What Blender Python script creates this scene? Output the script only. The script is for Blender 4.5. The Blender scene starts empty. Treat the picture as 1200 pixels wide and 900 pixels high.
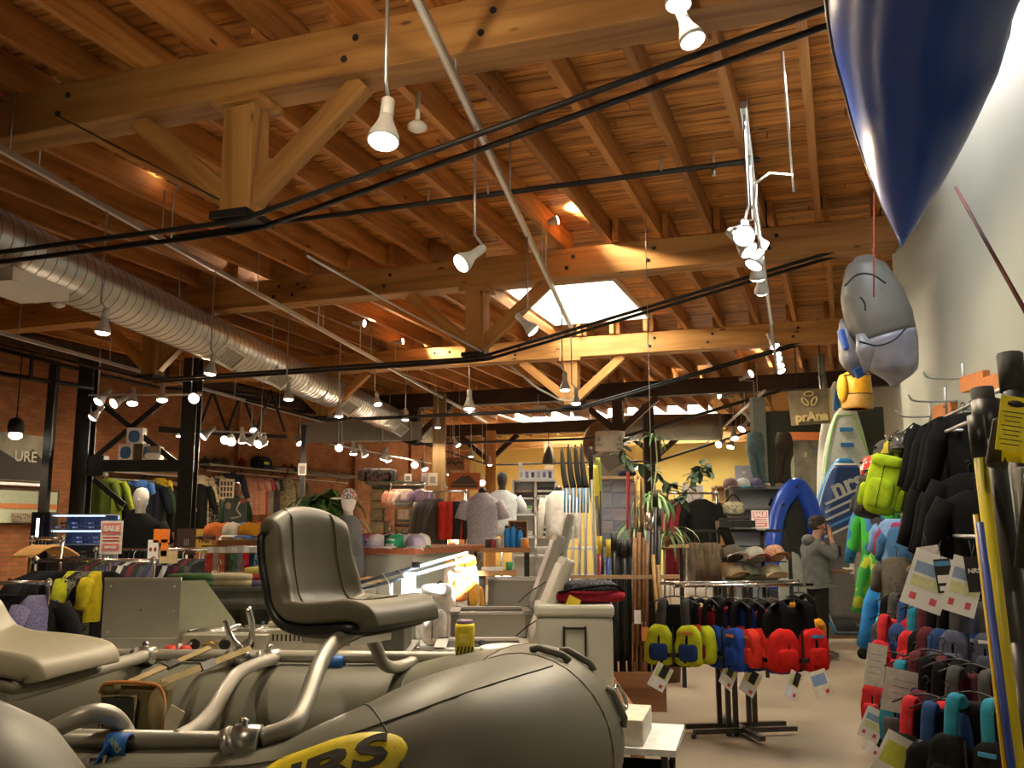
import bpy, bmesh, math, random
from mathutils import Vector, Matrix
R = random.Random(11)
sc = bpy.context.scene
col = sc.collection
PI = math.pi
# ---------------------------------------------------------------- camera, world, sun, exposure
F = 1080.0
TH = math.atan(170 / F)
CZ = 1.6
cd = bpy.data.cameras.new('camera'); cam = bpy.data.objects.new('camera', cd); col.objects.link(cam)
cam.location = (0, 0, CZ); cam.rotation_euler = (PI / 2 + TH, 0, 0)
cd.sensor_width = 36.0; cd.lens = 36.0 * F / 1200.0; cd.clip_start = 0.05; cd.clip_end = 300
sc.camera = cam
w = bpy.data.worlds.new('sky'); sc.world = w; w.use_nodes = True
bg = w.node_tree.nodes['Background']; bg.inputs[0].default_value = (0.86, 0.94, 1.0, 1); bg.inputs[1].default_value = 10.0
sun_dir = Vector((-0.86, 0.43, -1.0)).normalized()
sd = bpy.data.lights.new('sun', 'SUN'); sd.energy = 95.0; sd.angle = math.radians(0.6); sd.color = (1.0, 0.95, 0.87)
sun = bpy.data.objects.new('sun', sd); col.objects.link(sun); sun.location = (9, 4, 12)
sun.rotation_euler = sun_dir.to_track_quat('-Z', 'Y').to_euler()
vs = sc.view_settings
vs.view_transform = 'Standard'; vs.look = 'None'; vs.gamma = 1.0; vs.use_curve_mapping = False; vs.exposure = 0.27
LAMP_W = 150.0            # watts of one track lamp
LAMP_C = (1.0, 0.80, 0.54)
# ---------------------------------------------------------------- geometry helpers
SN, CN = math.sin(TH), math.cos(TH)
def ray(px, py):
    x = (px - 600) / F; y = (450 - py) / F
    return Vector((x, CN - y * SN, SN + y * CN))
def P(px, py, Y):
    r = ray(px, py); r *= Y / r.y
    return Vector((r.x, r.y, r.z + CZ))
def PZ(px, py, z):
    r = ray(px, py); r *= (z - CZ) / r.z
    return Vector((r.x, r.y, z))
def proj(p):
    x, y, z = p[0], p[1], p[2] - CZ
    d = y * CN + z * SN
    return 600 + F * x / d, 450 - F * (z * CN - y * SN) / d
def on_line(px, A, B):
    A, B = Vector(A), Vector(B); lo, hi = 0.0, 1.0
    s = proj(A)[0] < proj(B)[0]
    for _ in range(40):
        m = (lo + hi) / 2
        if (proj(A.lerp(B, m))[0] < px) == s: lo = m
        else: hi = m
    return A.lerp(B, lo)
UD = Vector((0.942, -0.336, 0)).normalized()     # along the roof beams
VD = Vector((0.336, 0.942, 0)).normalized()      # along the rafters
ROT20 = math.atan2(UD.y, UD.x)
def UV(u, v, z=0): 
    p = UD * u + VD * v
    return Vector((p.x, p.y, z))
def M_at(loc, rz=0, rx=0, ry=0):
    return Matrix.Translation(Vector(loc)) @ Matrix.Rotation(rz, 4, 'Z') @ Matrix.Rotation(ry, 4, 'Y') @ Matrix.Rotation(rx, 4, 'X')
def frame(a, b, up=(0, 0, 1)):
    a, b = Vector(a), Vector(b); x = (b - a).normalized(); u = Vector(up)
    if abs(x.dot(u)) > 0.97: u = Vector((0, 1, 0))
    y = u.cross(x).normalized(); z = x.cross(y)
    m = Matrix((x, y, z)).transposed().to_4x4(); m.translation = a
    return m
def crom(pts, n):
    pts = [Vector(p) for p in pts]; out = []
    e = [pts[0] * 2 - pts[1]] + pts + [pts[-1] * 2 - pts[-2]]
    for i in range(1, len(e) - 2):
        p0, p1, p2, p3 = e[i - 1:i + 3]
        for k in range(n):
            t = k / n
            out.append(0.5 * ((2 * p1) + (p2 - p0) * t + (2 * p0 - 5 * p1 + 4 * p2 - p3) * t * t + (3 * p1 - p0 - 3 * p2 + p3) * t ** 3))
    out.append(pts[-1].copy())
    return out
class MB:
    def __init__(s): s.v = []; s.f = []; s.s = []
    def add(s, vs, fs, smooth=False, M=None):
        o = len(s.v)
        s.v += [tuple(M @ Vector(p)) if M is not None else tuple(p) for p in vs]
        s.f += [tuple(i + o for i in f) for f in fs]; s.s += [smooth] * len(fs)
        return s
    def box(s, c, d, M=None):
        x, y, z = d[0] / 2, d[1] / 2, d[2] / 2
        v = [(c[0] + a * x, c[1] + b * y, c[2] + e * z) for a in (-1, 1) for b in (-1, 1) for e in (-1, 1)]
        return s.add(v, [(0, 1, 3, 2), (4, 6, 7, 5), (0, 4, 5, 1), (2, 3, 7, 6), (0, 2, 6, 4), (1, 5, 7, 3)], False, M)
    def bar(s, a, b, wy, wz, up=(0, 0, 1)):
        L = (Vector(b) - Vector(a)).length
        return s.box((L / 2, 0, 0), (L, wy, wz), frame(a, b, up))
    def loft(s, rings, cap=True, smooth=True, close=False):
        n = len(rings[0]); o = []
        for r in rings: o += list(r)
        fs = []; m = len(rings)
        for i in range(m if close else m - 1):
            j = (i + 1) % m
            for k in range(n):
                l = (k + 1) % n
                fs.append((i * n + k, i * n + l, j * n + l, j * n + k))
        s.add(o, fs, smooth)
        if cap and not close:
            s.add(list(rings[0]), [tuple(range(n))[::-1]], False); s.add(list(rings[-1]), [tuple(range(n))], False)
        return s
    def tube(s, pts, r, n=8, cap=True, closed=False, smooth=True, flat=None):
        pts = [Vector(p) for p in pts]; m = len(pts); rings = []
        t = [(pts[(i + 1) % m if closed else min(i + 1, m - 1)] - pts[i - 1 if closed else max(i - 1, 0)]).normalized() for i in range(m)]
        u = Vector((0, 0, 1)) if abs(t[0].z) < 0.9 else Vector((0, 1, 0))
        for i in range(m):
            u = (u - t[i] * u.dot(t[i])).normalized(); x = t[i].cross(u)
            ri = r[i] if isinstance(r, (list, tuple)) else r
            fl = flat if flat else 1.0
            rings.append([pts[i] + x * (math.cos(2 * PI * k / n) * ri) + u * (math.sin(2 * PI * k / n) * ri * fl) for k in range(n)])
        return s.loft(rings, cap, smooth, closed)
    def lathe(s, prof, n=16, M=None, smooth=True, sx=1.0, sy=1.0, a0=0.0):
        M = M or Matrix.Identity(4)
        rings = [[M @ Vector((r * sx * math.cos(2 * PI * k / n + a0), r * sy * math.sin(2 * PI * k / n + a0), z)) for k in range(n)] for r, z in prof]
        return s.loft(rings, True, smooth)
    def prism(s, out, d, M=None, smooth=False):
        n = len(out)
        v = [(x, -d / 2, z) for x, z in out] + [(x, d / 2, z) for x, z in out]
        fs = [tuple(range(n)), tuple(range(2 * n - 1, n - 1, -1))] + [(k, k + n, (k + 1) % n + n, (k + 1) % n) for k in range(n)]
        return s.add(v, fs, smooth, M)
    def grid(s, fn, nu, nv, smooth=True):
        v = [fn(i / nu, j / nv) for i in range(nu + 1) for j in range(nv + 1)]
        fs = [(i * (nv + 1) + j, (i + 1) * (nv + 1) + j, (i + 1) * (nv + 1) + j + 1, i * (nv + 1) + j + 1) for i in range(nu) for j in range(nv)]
        return s.add(v, fs, smooth)
    def ell(s, c, r, nu=12, nv=8, M=None, e=1.0):
        def sg(a): return math.copysign(abs(a) ** e, a)
        def fn(i, j):
            a = 2 * PI * i; b = PI * (j - 0.5)
            return Vector(c) + Vector((r[0] * sg(math.cos(b)) * sg(math.cos(a)), r[1] * sg(math.cos(b)) * sg(math.sin(a)), r[2] * sg(math.sin(b))))
        o = MB().grid(fn, nu, nv)
        return s.add(o.v, o.f, True, M)
    def mesh(s, name):
        me = bpy.data.meshes.new(name); me.from_pydata(s.v, [], s.f)
        me.polygons.foreach_set('use_smooth', s.s); me.update()
        bm = bmesh.new(); bm.from_mesh(me); bmesh.ops.remove_doubles(bm, verts=bm.verts, dist=1e-5)
        bmesh.ops.recalc_face_normals(bm, faces=bm.faces); bm.to_mesh(me); bm.free()
        return me
    def build(s, name, mat, parent=None, M=None, bevel=0, solid=0, sub=0, rel=False, kind=None, label=None):
        me = s.mesh(name); me.materials.append(mat)
        return link(name, me, parent, M, bevel, solid, sub, rel, kind, label)
def link(name, me, parent=None, M=None, bevel=0, solid=0, sub=0, rel=False, kind=None, label=None):
    o = bpy.data.objects.new(name, me); col.objects.link(o)
    if parent is not None:
        o.parent = parent
        if rel:      # mesh was built in world coordinates: take out the root's own placement
            o.matrix_parent_inverse = WM(parent).inverted()
    if M is not None: o.matrix_basis = M
    if bevel:
        b = o.modifiers.new('bevel', 'BEVEL'); b.width = bevel; b.segments = 2; b.limit_method = 'ANGLE'; b.angle_limit = 0.7
    if solid:
        b = o.modifiers.new('solid', 'SOLIDIFY'); b.thickness = solid; b.offset = 0
    if sub:
        b = o.modifiers.new('sub', 'SUBSURF'); b.levels = sub; b.render_levels = sub
    if kind: o['kind'] = kind
    if label: o['label'] = label
    return o
def WM(o):
    m = o.matrix_basis.copy()
    if o.parent: m = WM(o.parent) @ o.matrix_parent_inverse @ m
    return m
def tag(o, label, cat, group=None):
    o['label'] = label; o['category'] = cat
    if group: o['group'] = group
    return o
def thing(name, label, cat, loc=(0, 0, 0), rz=0, group=None, M=None):
    o = bpy.data.objects.new(name, None); col.objects.link(o); o.empty_display_size = 0.1
    o.matrix_basis = M if M is not None else M_at(loc, rz)
    return tag(o, label, cat, group)
def struct(name, mb, mat, **k):
    o = mb.build(name, mat, **k); o['kind'] = 'structure'; return o
def copy_tree(o, M=None, parent=None, label=None):
    c = o.copy(); col.objects.link(c); c.parent = parent
    if parent is not None: c.matrix_parent_inverse = o.matrix_parent_inverse.copy()
    if M is not None: c.matrix_basis = M
    if label: c['label'] = label
    for ch in list(o.children): copy_tree(ch, None, c)
    return c
def text_mb(txt, size, depth=0.002, bold=0.0, shear=0.0):
    cu = bpy.data.curves.new('t', 'FONT'); cu.body = txt; cu.size = size; cu.align_x = 'CENTER'; cu.align_y = 'CENTER'
    cu.extrude = depth / 2; cu.offset = bold; cu.shear = shear; cu.resolution_u = 3
    o = bpy.data.objects.new('t', cu); col.objects.link(o)
    dg = bpy.context.evaluated_depsgraph_get(); me = bpy.data.meshes.new_from_object(o.evaluated_get(dg))
    mb = MB(); mb.v = [tuple(v.co) for v in me.vertices]; mb.f = [tuple(p.vertices) for p in me.polygons]; mb.s = [False] * len(mb.f)
    bpy.data.objects.remove(o); bpy.data.curves.remove(cu); bpy.data.meshes.remove(me)
    mb.v = [(x, -z, y) for x, y, z in mb.v]     # stands in the XZ plane, faces -Y
    return mb
def lettering(txt, size, mat, parent, M, bold=0.0, depth=0.003, name='lettering', rel=False, shear=0.0):
    return text_mb(txt, size, depth, bold, shear).build(name, mat, parent, M=M, rel=rel)
# ---------------------------------------------------------------- materials
MATS = {}
def _new(n):
    m = bpy.data.materials.new(n); m.use_nodes = True
    nt = m.node_tree; return m, nt, nt.nodes['Principled BSDF']
def nd(nt, t, **k):
    n = nt.nodes.new(t)
    for a, b in k.items(): setattr(n, a, b)
    return n
def ramp(nt, stops):
    r = nd(nt, 'ShaderNodeValToRGB'); e = r.color_ramp.elements
    while len(e) < len(stops): e.new(0.5)
    for k, (p, c) in enumerate(stops): e[k].position = p; e[k].color = (*c, 1)
    return r
def coords(nt, scale=(1, 1, 1), rnd=True):
    tc = nd(nt, 'ShaderNodeTexCoord'); mp = nd(nt, 'ShaderNodeMapping'); mp.inputs['Scale'].default_value = scale
    if rnd:
        oi = nd(nt, 'ShaderNodeObjectInfo'); vm = nd(nt, 'ShaderNodeVectorMath', operation='MULTIPLY_ADD')
        cb = nd(nt, 'ShaderNodeCombineXYZ')
        for k in range(3): nt.links.new(oi.outputs['Random'], cb.inputs[k])
        vm.inputs[1].default_value = (37, 23, 11); nt.links.new(cb.outputs[0], vm.inputs[0]); nt.links.new(tc.outputs['Object'], vm.inputs[2])
        nt.links.new(vm.outputs[0], mp.inputs[0])
    else: nt.links.new(tc.outputs['Object'], mp.inputs[0])
    return mp
def bump(nt, p, src, strength, dist=0.01):
    b = nd(nt, 'ShaderNodeBump'); b.inputs['Strength'].default_value = strength; b.inputs['Distance'].default_value = dist
    nt.links.new(src, b.inputs['Height']); nt.links.new(b.outputs[0], p.inputs['Normal'])
def plain(name, c, rough=0.6, metal=0.0, var=0.12, scale=25.0, bmp=0.0, spec=0.5, alpha=None, sheen=0.0, coat=0.0):
    if name in MATS: return MATS[name]
    m, nt, p = _new(name)
    mp = coords(nt, (scale,) * 3, False); nz = nd(nt, 'ShaderNodeTexNoise'); nz.inputs['Scale'].default_value = 1.0; nz.inputs['Detail'].default_value = 3
    nt.links.new(mp.outputs[0], nz.inputs['Vector'])
    a = tuple(max(0, x * (1 - var)) for x in c); b = tuple(min(1, x * (1 + var)) for x in c)
    r = ramp(nt, [(0.3, a), (0.7, b)]); nt.links.new(nz.outputs['Fac'], r.inputs[0]); nt.links.new(r.outputs[0], p.inputs['Base Color'])
    p.inputs['Roughness'].default_value = rough; p.inputs['Metallic'].default_value = metal; p.inputs['Specular IOR Level'].default_value = spec
    if bmp: bump(nt, p, nz.outputs['Fac'], bmp, 0.004)
    if coat: p.inputs['Coat Weight'].default_value = coat; p.inputs['Coat Roughness'].default_value = 0.1
    if alpha is not None: p.inputs['Alpha'].default_value = alpha
    MATS[name] = m; return m
def cloth(c):
    n = 'cloth_%02x%02x%02x' % tuple(int(x * 255) for x in c)
    return plain(n, c, 0.9, 0, 0.18, 14.0, 0.35, 0.1)
def glossy(c, rough=0.3):
    n = 'gloss_%02x%02x%02x_%d' % (*[int(x * 255) for x in c], int(rough * 100))
    return plain(n, c, rough, 0, 0.06, 6.0)
def pattern(name, cs, scale, kind='voronoi'):
    if name in MATS: return MATS[name]
    m, nt, p = _new(name); mp = coords(nt, (scale,) * 3)
    if kind == 'voronoi':
        t = nd(nt, 'ShaderNodeTexVoronoi'); out = t.outputs['Color']; nt.links.new(mp.outputs[0], t.inputs['Vector'])
        sp = nd(nt, 'ShaderNodeSeparateColor'); nt.links.new(out, sp.inputs[0]); out = sp.outputs[0]
    elif kind == 'check':
        t = nd(nt, 'ShaderNodeTexWave'); t.bands_direction = 'X'; t2 = nd(nt, 'ShaderNodeTexWave'); t2.bands_direction = 'Z'
        for q in (t, t2): q.inputs['Scale'].default_value = 1.0; nt.links.new(mp.outputs[0], q.inputs['Vector'])
        a = nd(nt, 'ShaderNodeMath', operation='MULTIPLY_ADD'); a.inputs[1].default_value = 0.5
        h = nd(nt, 'ShaderNodeMath', operation='MULTIPLY'); h.inputs[1].default_value = 0.5
        nt.links.new(t2.outputs['Fac'], h.inputs[0]); nt.links.new(t.outputs['Fac'], a.inputs[0]); nt.links.new(h.outputs[0], a.inputs[2]); out = a.outputs[0]
    elif kind == 'stripe':
        t = nd(nt, 'ShaderNodeTexWave'); t.bands_direction = 'Z'; t.inputs['Scale'].default_value = 1.0; nt.links.new(mp.outputs[0], t.inputs['Vector']); out = t.outputs['Fac']
    else:
        t = nd(nt, 'ShaderNodeTexNoise'); t.inputs['Scale'].default_value = 1.0; nt.links.new(mp.outputs[0], t.inputs['Vector']); out = t.outputs['Fac']
    lo, hi = (0.32, 0.68) if kind == 'noise' else (0.0, 1.0)
    st = [(lo + (hi - lo) * k / len(cs), c) for k, c in enumerate(cs)]
    r = ramp(nt, st); r.color_ramp.interpolation = 'CONSTANT'; nt.links.new(out, r.inputs[0]); nt.links.new(r.outputs[0], p.inputs['Base Color'])
    p.inputs['Roughness'].default_value = 0.85; MATS[name] = m; return m
def wood(name, dark, mid, light, rough=0.65, sc_=(0.7, 9, 9), knots=True, var=0.35):
    if name in MATS: return MATS[name]
    m, nt, p = _new(name); mp = coords(nt, sc_)
    nz = nd(nt, 'ShaderNodeTexNoise'); nz.inputs['Scale'].default_value = 1.0; nz.inputs['Detail'].default_value = 5; nz.inputs['Distortion'].default_value = 0.6
    nt.links.new(mp.outputs[0], nz.inputs['Vector'])
    r = ramp(nt, [(0.3, dark), (0.5, mid), (0.72, light)]); nt.links.new(nz.outputs['Fac'], r.inputs[0])
    outc = r.outputs[0]
    if knots:
        mp2 = coords(nt, (1.6, 5, 5)); vo = nd(nt, 'ShaderNodeTexVoronoi'); vo.inputs['Scale'].default_value = 1.0; nt.links.new(mp2.outputs[0], vo.inputs['Vector'])
        k = ramp(nt, [(0.05, (1, 1, 1)), (0.11, (0, 0, 0))]); nt.links.new(vo.outputs['Distance'], k.inputs[0])
        mx = nd(nt, 'ShaderNodeMix', data_type='RGBA'); nt.links.new(k.outputs[0], mx.inputs[0]); nt.links.new(outc, mx.inputs[6])
        mx.inputs[7].default_value = (dark[0] * 0.4, dark[1] * 0.35, dark[2] * 0.3, 1); outc = mx.outputs[2]
    oi = nd(nt, 'ShaderNodeObjectInfo'); hs = nd(nt, 'ShaderNodeHueSaturation'); ma = nd(nt, 'ShaderNodeMapRange')
    ma.inputs[3].default_value = 1 - var; ma.inputs[4].default_value = 1 + var * 0.6
    nt.links.new(oi.outputs['Random'], ma.inputs[0]); nt.links.new(ma.outputs[0], hs.inputs['Value']); nt.links.new(outc, hs.inputs['Color'])
    nt.links.new(hs.outputs[0], p.inputs['Base Color']); p.inputs['Roughness'].default_value = rough
    bump(nt, p, nz.outputs['Fac'], 0.25, 0.006); MATS[name] = m; return m
def emit(name, c, s):
    if name in MATS: return MATS[name]
    m, nt, p = _new(name); p.inputs['Base Color'].default_value = (*c, 1); p.inputs['Emission Color'].default_value = (*c, 1); p.inputs['Emission Strength'].default_value = s
    MATS[name] = m; return m
def clear(name, tint=(1, 1, 1), fac=0.1, rough=0.03):
    if name in MATS: return MATS[name]
    m, nt, p = _new(name); t = nd(nt, 'ShaderNodeBsdfTransparent'); t.inputs[0].default_value = (*tint, 1)
    g = nd(nt, 'ShaderNodeBsdfGlossy'); g.inputs['Roughness'].default_value = rough
    mx = nd(nt, 'ShaderNodeMixShader'); mx.inputs[0].default_value = fac
    nt.links.new(t.outputs[0], mx.inputs[1]); nt.links.new(g.outputs[0], mx.inputs[2]); nt.links.new(mx.outputs[0], nt.nodes['Material Output'].inputs[0])
    MATS[name] = m; return m
def brick_mat():
    m, nt, p = _new('brick'); tc = nd(nt, 'ShaderNodeTexCoord'); mp = nd(nt, 'ShaderNodeMapping'); nt.links.new(tc.outputs['Object'], mp.inputs[0])
    mp.inputs['Rotation'].default_value = (PI / 2, 0, 0)
    b = nd(nt, 'ShaderNodeTexBrick'); b.inputs['Scale'].default_value = 1.0; b.inputs['Brick Width'].default_value = 0.23; b.inputs['Row Height'].default_value = 0.08
    b.inputs['Mortar Size'].default_value = 0.008; b.inputs['Color1'].default_value = (0.30, 0.105, 0.035, 1); b.inputs['Color2'].default_value = (0.42, 0.165, 0.055, 1); b.inputs['Mortar'].default_value = (0.22, 0.13, 0.08, 1)
    nt.links.new(mp.outputs[0], b.inputs['Vector'])
    nz = nd(nt, 'ShaderNodeTexNoise'); nz.inputs['Scale'].default_value = 1.3; nz.inputs['Detail'].default_value = 4; nt.links.new(tc.outputs['Object'], nz.inputs['Vector'])
    mx = nd(nt, 'ShaderNodeMix', data_type='RGBA', blend_type='MULTIPLY'); r = ramp(nt, [(0.3, (0.72, 0.66, 0.6)), (0.7, (1.1, 1.05, 1.0))]); nt.links.new(nz.outputs['Fac'], r.inputs[0])
    mx.inputs[0].default_value = 1; nt.links.new(b.outputs['Color'], mx.inputs[6]); nt.links.new(r.outputs[0], mx.inputs[7]); nt.links.new(mx.outputs[2], p.inputs['Base Color'])
    p.inputs['Roughness'].default_value = 0.9; bump(nt, p, b.outputs['Fac'], -0.5, 0.01); return m
def carpet_mat():
    m, nt, p = _new('carpet'); mp = coords(nt, (1, 1, 1), False)
    n1 = nd(nt, 'ShaderNodeTexNoise'); n1.inputs['Scale'].default_value = 140; n2 = nd(nt, 'ShaderNodeTexNoise'); n2.inputs['Scale'].default_value = 1.2
    for n in (n1, n2): nt.links.new(mp.outputs[0], n.inputs['Vector'])
    a = nd(nt, 'ShaderNodeMath', operation='MULTIPLY_ADD'); a.inputs[1].default_value = 0.35; nt.links.new(n2.outputs['Fac'], a.inputs[0]); nt.links.new(n1.outputs['Fac'], a.inputs[2])
    r = ramp(nt, [(0.45, (0.20, 0.16, 0.115)), (0.9, (0.40, 0.33, 0.25))]); nt.links.new(a.outputs[0], r.inputs[0]); nt.links.new(r.outputs[0], p.inputs['Base Color'])
    p.inputs['Roughness'].default_value = 0.97; bump(nt, p, n1.outputs['Fac'], 0.6, 0.006); return m
WOOD = wood('beam_wood', (0.32, 0.14, 0.035), (0.51, 0.25, 0.065), (0.62, 0.34, 0.105), knots=True)
RAFT_W = wood('rafter_wood', (0.30, 0.105, 0.024), (0.51, 0.215, 0.05), (0.64, 0.31, 0.085))
PLANK_W = wood('plank_wood', (0.22, 0.07, 0.014), (0.62, 0.265, 0.055), (0.78, 0.39, 0.10), sc_=(1.2, 16, 16), var=0.3)
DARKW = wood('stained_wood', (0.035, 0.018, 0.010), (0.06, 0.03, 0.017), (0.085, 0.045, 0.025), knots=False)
PALEW = wood('pale_wood', (0.50, 0.32, 0.15), (0.66, 0.45, 0.23), (0.76, 0.55, 0.31), knots=False)
BROWNW = wood('brown_wood', (0.16, 0.065, 0.025), (0.27, 0.12, 0.045), (0.36, 0.17, 0.07), knots=False, var=0.15)
STEEL = plain('galvanised', (0.55, 0.56, 0.56), 0.42, 0.9, 0.1, 9)
DUCTM = plain('duct_metal', (0.62, 0.62, 0.60), 0.33, 0.95, 0.10, 5)
CHROME = plain('chrome', (0.75, 0.75, 0.74), 0.18, 1.0, 0.05, 8)
ALU = plain('aluminium', (0.60, 0.59, 0.55), 0.38, 0.9, 0.08, 3)
BLACK = plain('black_steel', (0.018, 0.018, 0.018), 0.45, 0.2, 0.2, 6)
BLKF = cloth((0.007, 0.007, 0.008))
BLKP = plain('black_plastic', (0.015, 0.015, 0.016), 0.4, 0, 0.1, 8)
WHITEP = plain('white_plastic', (0.78, 0.77, 0.72), 0.4, 0, 0.05, 5)
WHITEM = plain('white_enamel', (0.80, 0.79, 0.76), 0.45, 0, 0.03, 5)
PAPER = plain('paper', (0.82, 0.82, 0.80), 0.8, 0, 0.04, 9)
RUBBER = plain('raft_rubber', (0.16, 0.158, 0.122), 0.46, 0, 0.07, 3.0, 0.04)
PIPE = plain('frame_pipe', (0.40, 0.385, 0.33), 0.42, 0.45, 0.05, 6)
GLASS = clear('glass', (0.96, 0.98, 0.97), 0.10)
# ================================================================ the room
ULW = -13.75                          # brick wall stands along this line
VS = 11.0                             # the grey wall steps back here
def wall_u(v): return 0.74 - 0.124 * (v - 10.43)
def right_u(v): return wall_u(v) + (1.7 if v > VS else 0)
VN, VF = -3.0, 33.6
ZD = 5.30                             # underside of the roof boards
floor = struct('floor', MB().add([UV(-15, VN - 1), UV(4, VN - 1), UV(4, VF + 1), UV(-15, VF + 1), UV(-15, VN - 1, -.1), UV(4, VN - 1, -.1), UV(4, VF + 1, -.1), UV(-15, VF + 1, -.1)],
        [(0, 1, 2, 3), (4, 7, 6, 5), (0, 4, 5, 1), (1, 5, 6, 2), (2, 6, 7, 3), (3, 7, 4, 0)]), carpet_mat())
BR = brick_mat()
Mw = M_at(UV(ULW, 0), ROT20 + PI / 2)     # local x runs along the wall, local y points away from the room
wl = struct('wall_left', MB().box(((VN + VF) / 2, 0.15, 2.8), (VF - VN + 1, 0.3, 5.6)), BR, M=Mw)
for k, v in enumerate((18.9, 24.6, 28.4, 31.8)):      # brick pilasters
    MB().box((v, -0.05, 2.75), (0.5, 0.1, 5.5)).build('pilaster', BR, wl)
ledge = MB().box((26.5, -0.13, 3.12), (13, 0.26, 0.07)).build('ledge', plain('ledge_paint', (0.16, 0.15, 0.11), 0.7), wl)
GREYW = plain('grey_green_paint', (0.34, 0.375, 0.335), 0.55, 0, 0.07, 0.8, 0.05)
a, b = UV(wall_u(VN), VN), UV(wall_u(VS), VS)
Mr = frame(a, b)
Lr = (b - a).length
wr = struct('wall_right', MB().box((Lr / 2, -0.15, 2.8), (Lr, 0.3, 5.6)), GREYW, M=Mr)
a, b = UV(wall_u(VS) + 1.7, VS - .1), UV(wall_u(VF) + 1.7, VF)
struct('wall_recess', MB().box(((b - a).length / 2, -0.15, 2.8), ((b - a).length, 0.3, 5.6)), GREYW, M=frame(a, b))
a, b = UV(wall_u(VS) + .25, VS - .15), UV(wall_u(VS) + 2.0, VS - .15)
struct('wall_return', MB().box(((b - a).length / 2, 0, 2.8), ((b - a).length, 0.3, 5.6)), GREYW, M=frame(a, b))
YEL = plain('ochre_paint', (0.60, 0.44, 0.12), 0.8, 0, 0.08, 1.0)
wb = struct('wall_back', MB().box((-6.5, VF + 0.15, 2.8), (17, 0.3, 5.6)), YEL, M=M_at((0, 0, 0), ROT20))
wn = struct('wall_near', MB().box((-6, VN - 0.15, 2.8), (18, 0.3, 5.6)), plain('dark_paint', (0.25, 0.22, 0.17), 0.8), M=M_at((0, 0, 0), ROT20))
# dark green partition beyond the boards, with a grey column at its end
pa, pb = P(898, 560, 19.0), P(1040, 560, 18.2)
DKG = plain('dark_green_paint', (0.052, 0.066, 0.05), 0.7, 0, 0.1, 2)
wp = struct('wall_partition', MB().bar((pa.x, pa.y, 2.0), (pb.x, pb.y, 2.0), 0.12, 4.0), DKG)
cp = P(891, 560, 19.0)
struct('trim_1', MB().box((cp.x, cp.y, 2.15), (0.26, 0.26, 4.3)), plain('grey_blue_paint', (0.30, 0.36, 0.36), 0.6))
# ---------------------------------------------------------------- ceiling: boards, rafters, trussed beams, skylights
BV = [5.28, 10.68, 15.85, 21.2, 26.9, 32.4]     # where the beams stand
BZ = [4.65, 4.65, 4.65, 4.65, 4.5, 4.55]        # their undersides
SKY = [(0.24, 1.13, 5.55, 8.3), (-4.75, -3.02, 12.95, 15.60), (-10.3, -7.9, 27.25, 32.1), (-7.3, -3.6, 27.25, 32.1)]  # first opening is an unseen addition behind the canoe, admitting sun to the counter
ceiling = thing('ceiling', 'x', 'x'); del ceiling['label'], ceiling['category']; ceiling['kind'] = 'structure'
MC = M_at((0, 0, 0), ROT20)
def cut(u0, u1, v0, v1):
    segs = [(u0, u1)]
    for a0, a1, c0, c1 in SKY:
        if v1 > c0 + 1e-4 and v0 < c1 - 1e-4:
            n = []
            for s0, s1 in segs:
                if a1 <= s0 or a0 >= s1: n.append((s0, s1)); continue
                if a0 > s0: n.append((s0, a0))
                if a1 < s1: n.append((a1, s1))
            segs = n
    return segs
roof = MB()
vb = sorted({VN, VF} | {x for s in SKY for x in s[2:]})
for v0, v1 in zip(vb, vb[1:]):
    for u0, u1 in cut(-14.2, 3.2, v0 + .01, v1 - .01): roof.box(((u0 + u1) / 2, (v0 + v1) / 2, ZD + 0.06), (u1 - u0, v1 - v0, 0.04))
roof.build('roof_deck', plain('roof_dark', (0.05, 0.03, 0.02), 0.9), ceiling, M=MC)
PW = 0.15
cache = {}
def boxmesh(L, a, b, mat):
    k = (round(L, 2), a, b, mat.name)
    if k not in cache:
        cache[k] = MB().box((0, 0, 0), (k[0], a, b)).mesh('board'); cache[k].materials.append(mat)
    return cache[k]
far_boards = MB()
v = VN; row = 0
while v < VF - 0.01:
    v1 = v + PW
    near = 4.95 < v < 15.9
    lo = -8.6 if near else -14.0
    for u0, u1 in cut(-14.0, 2.9, v, v1):
        brk = [u0]
        if near:
            x = -9.0 + (row * 1.7) % 3.6
            while x < u1 - 0.5:
                if x > u0 + 0.5: brk.append(x)
                x += 3.6
        brk.append(u1)
        for s0, s1 in zip(brk, brk[1:]):
            L = s1 - s0 - 0.008
            if near and s1 > -8.9:
                link('plank', boxmesh(L, PW - 0.007, 0.03, PLANK_W), ceiling, M=MC @ Matrix.Translation(((s0 + s1) / 2, v + PW / 2, ZD + 0.018 + R.uniform(-.004, .004))))
            else:
                far_boards.box(((s0 + s1) / 2, v + PW / 2, ZD + 0.018), (L, PW - 0.007, 0.03))
    v = v1; row += 1
far_boards.build('plank_field', PLANK_W, ceiling, M=MC, kind='stuff')
RH, RW = 0.27, 0.07
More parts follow.
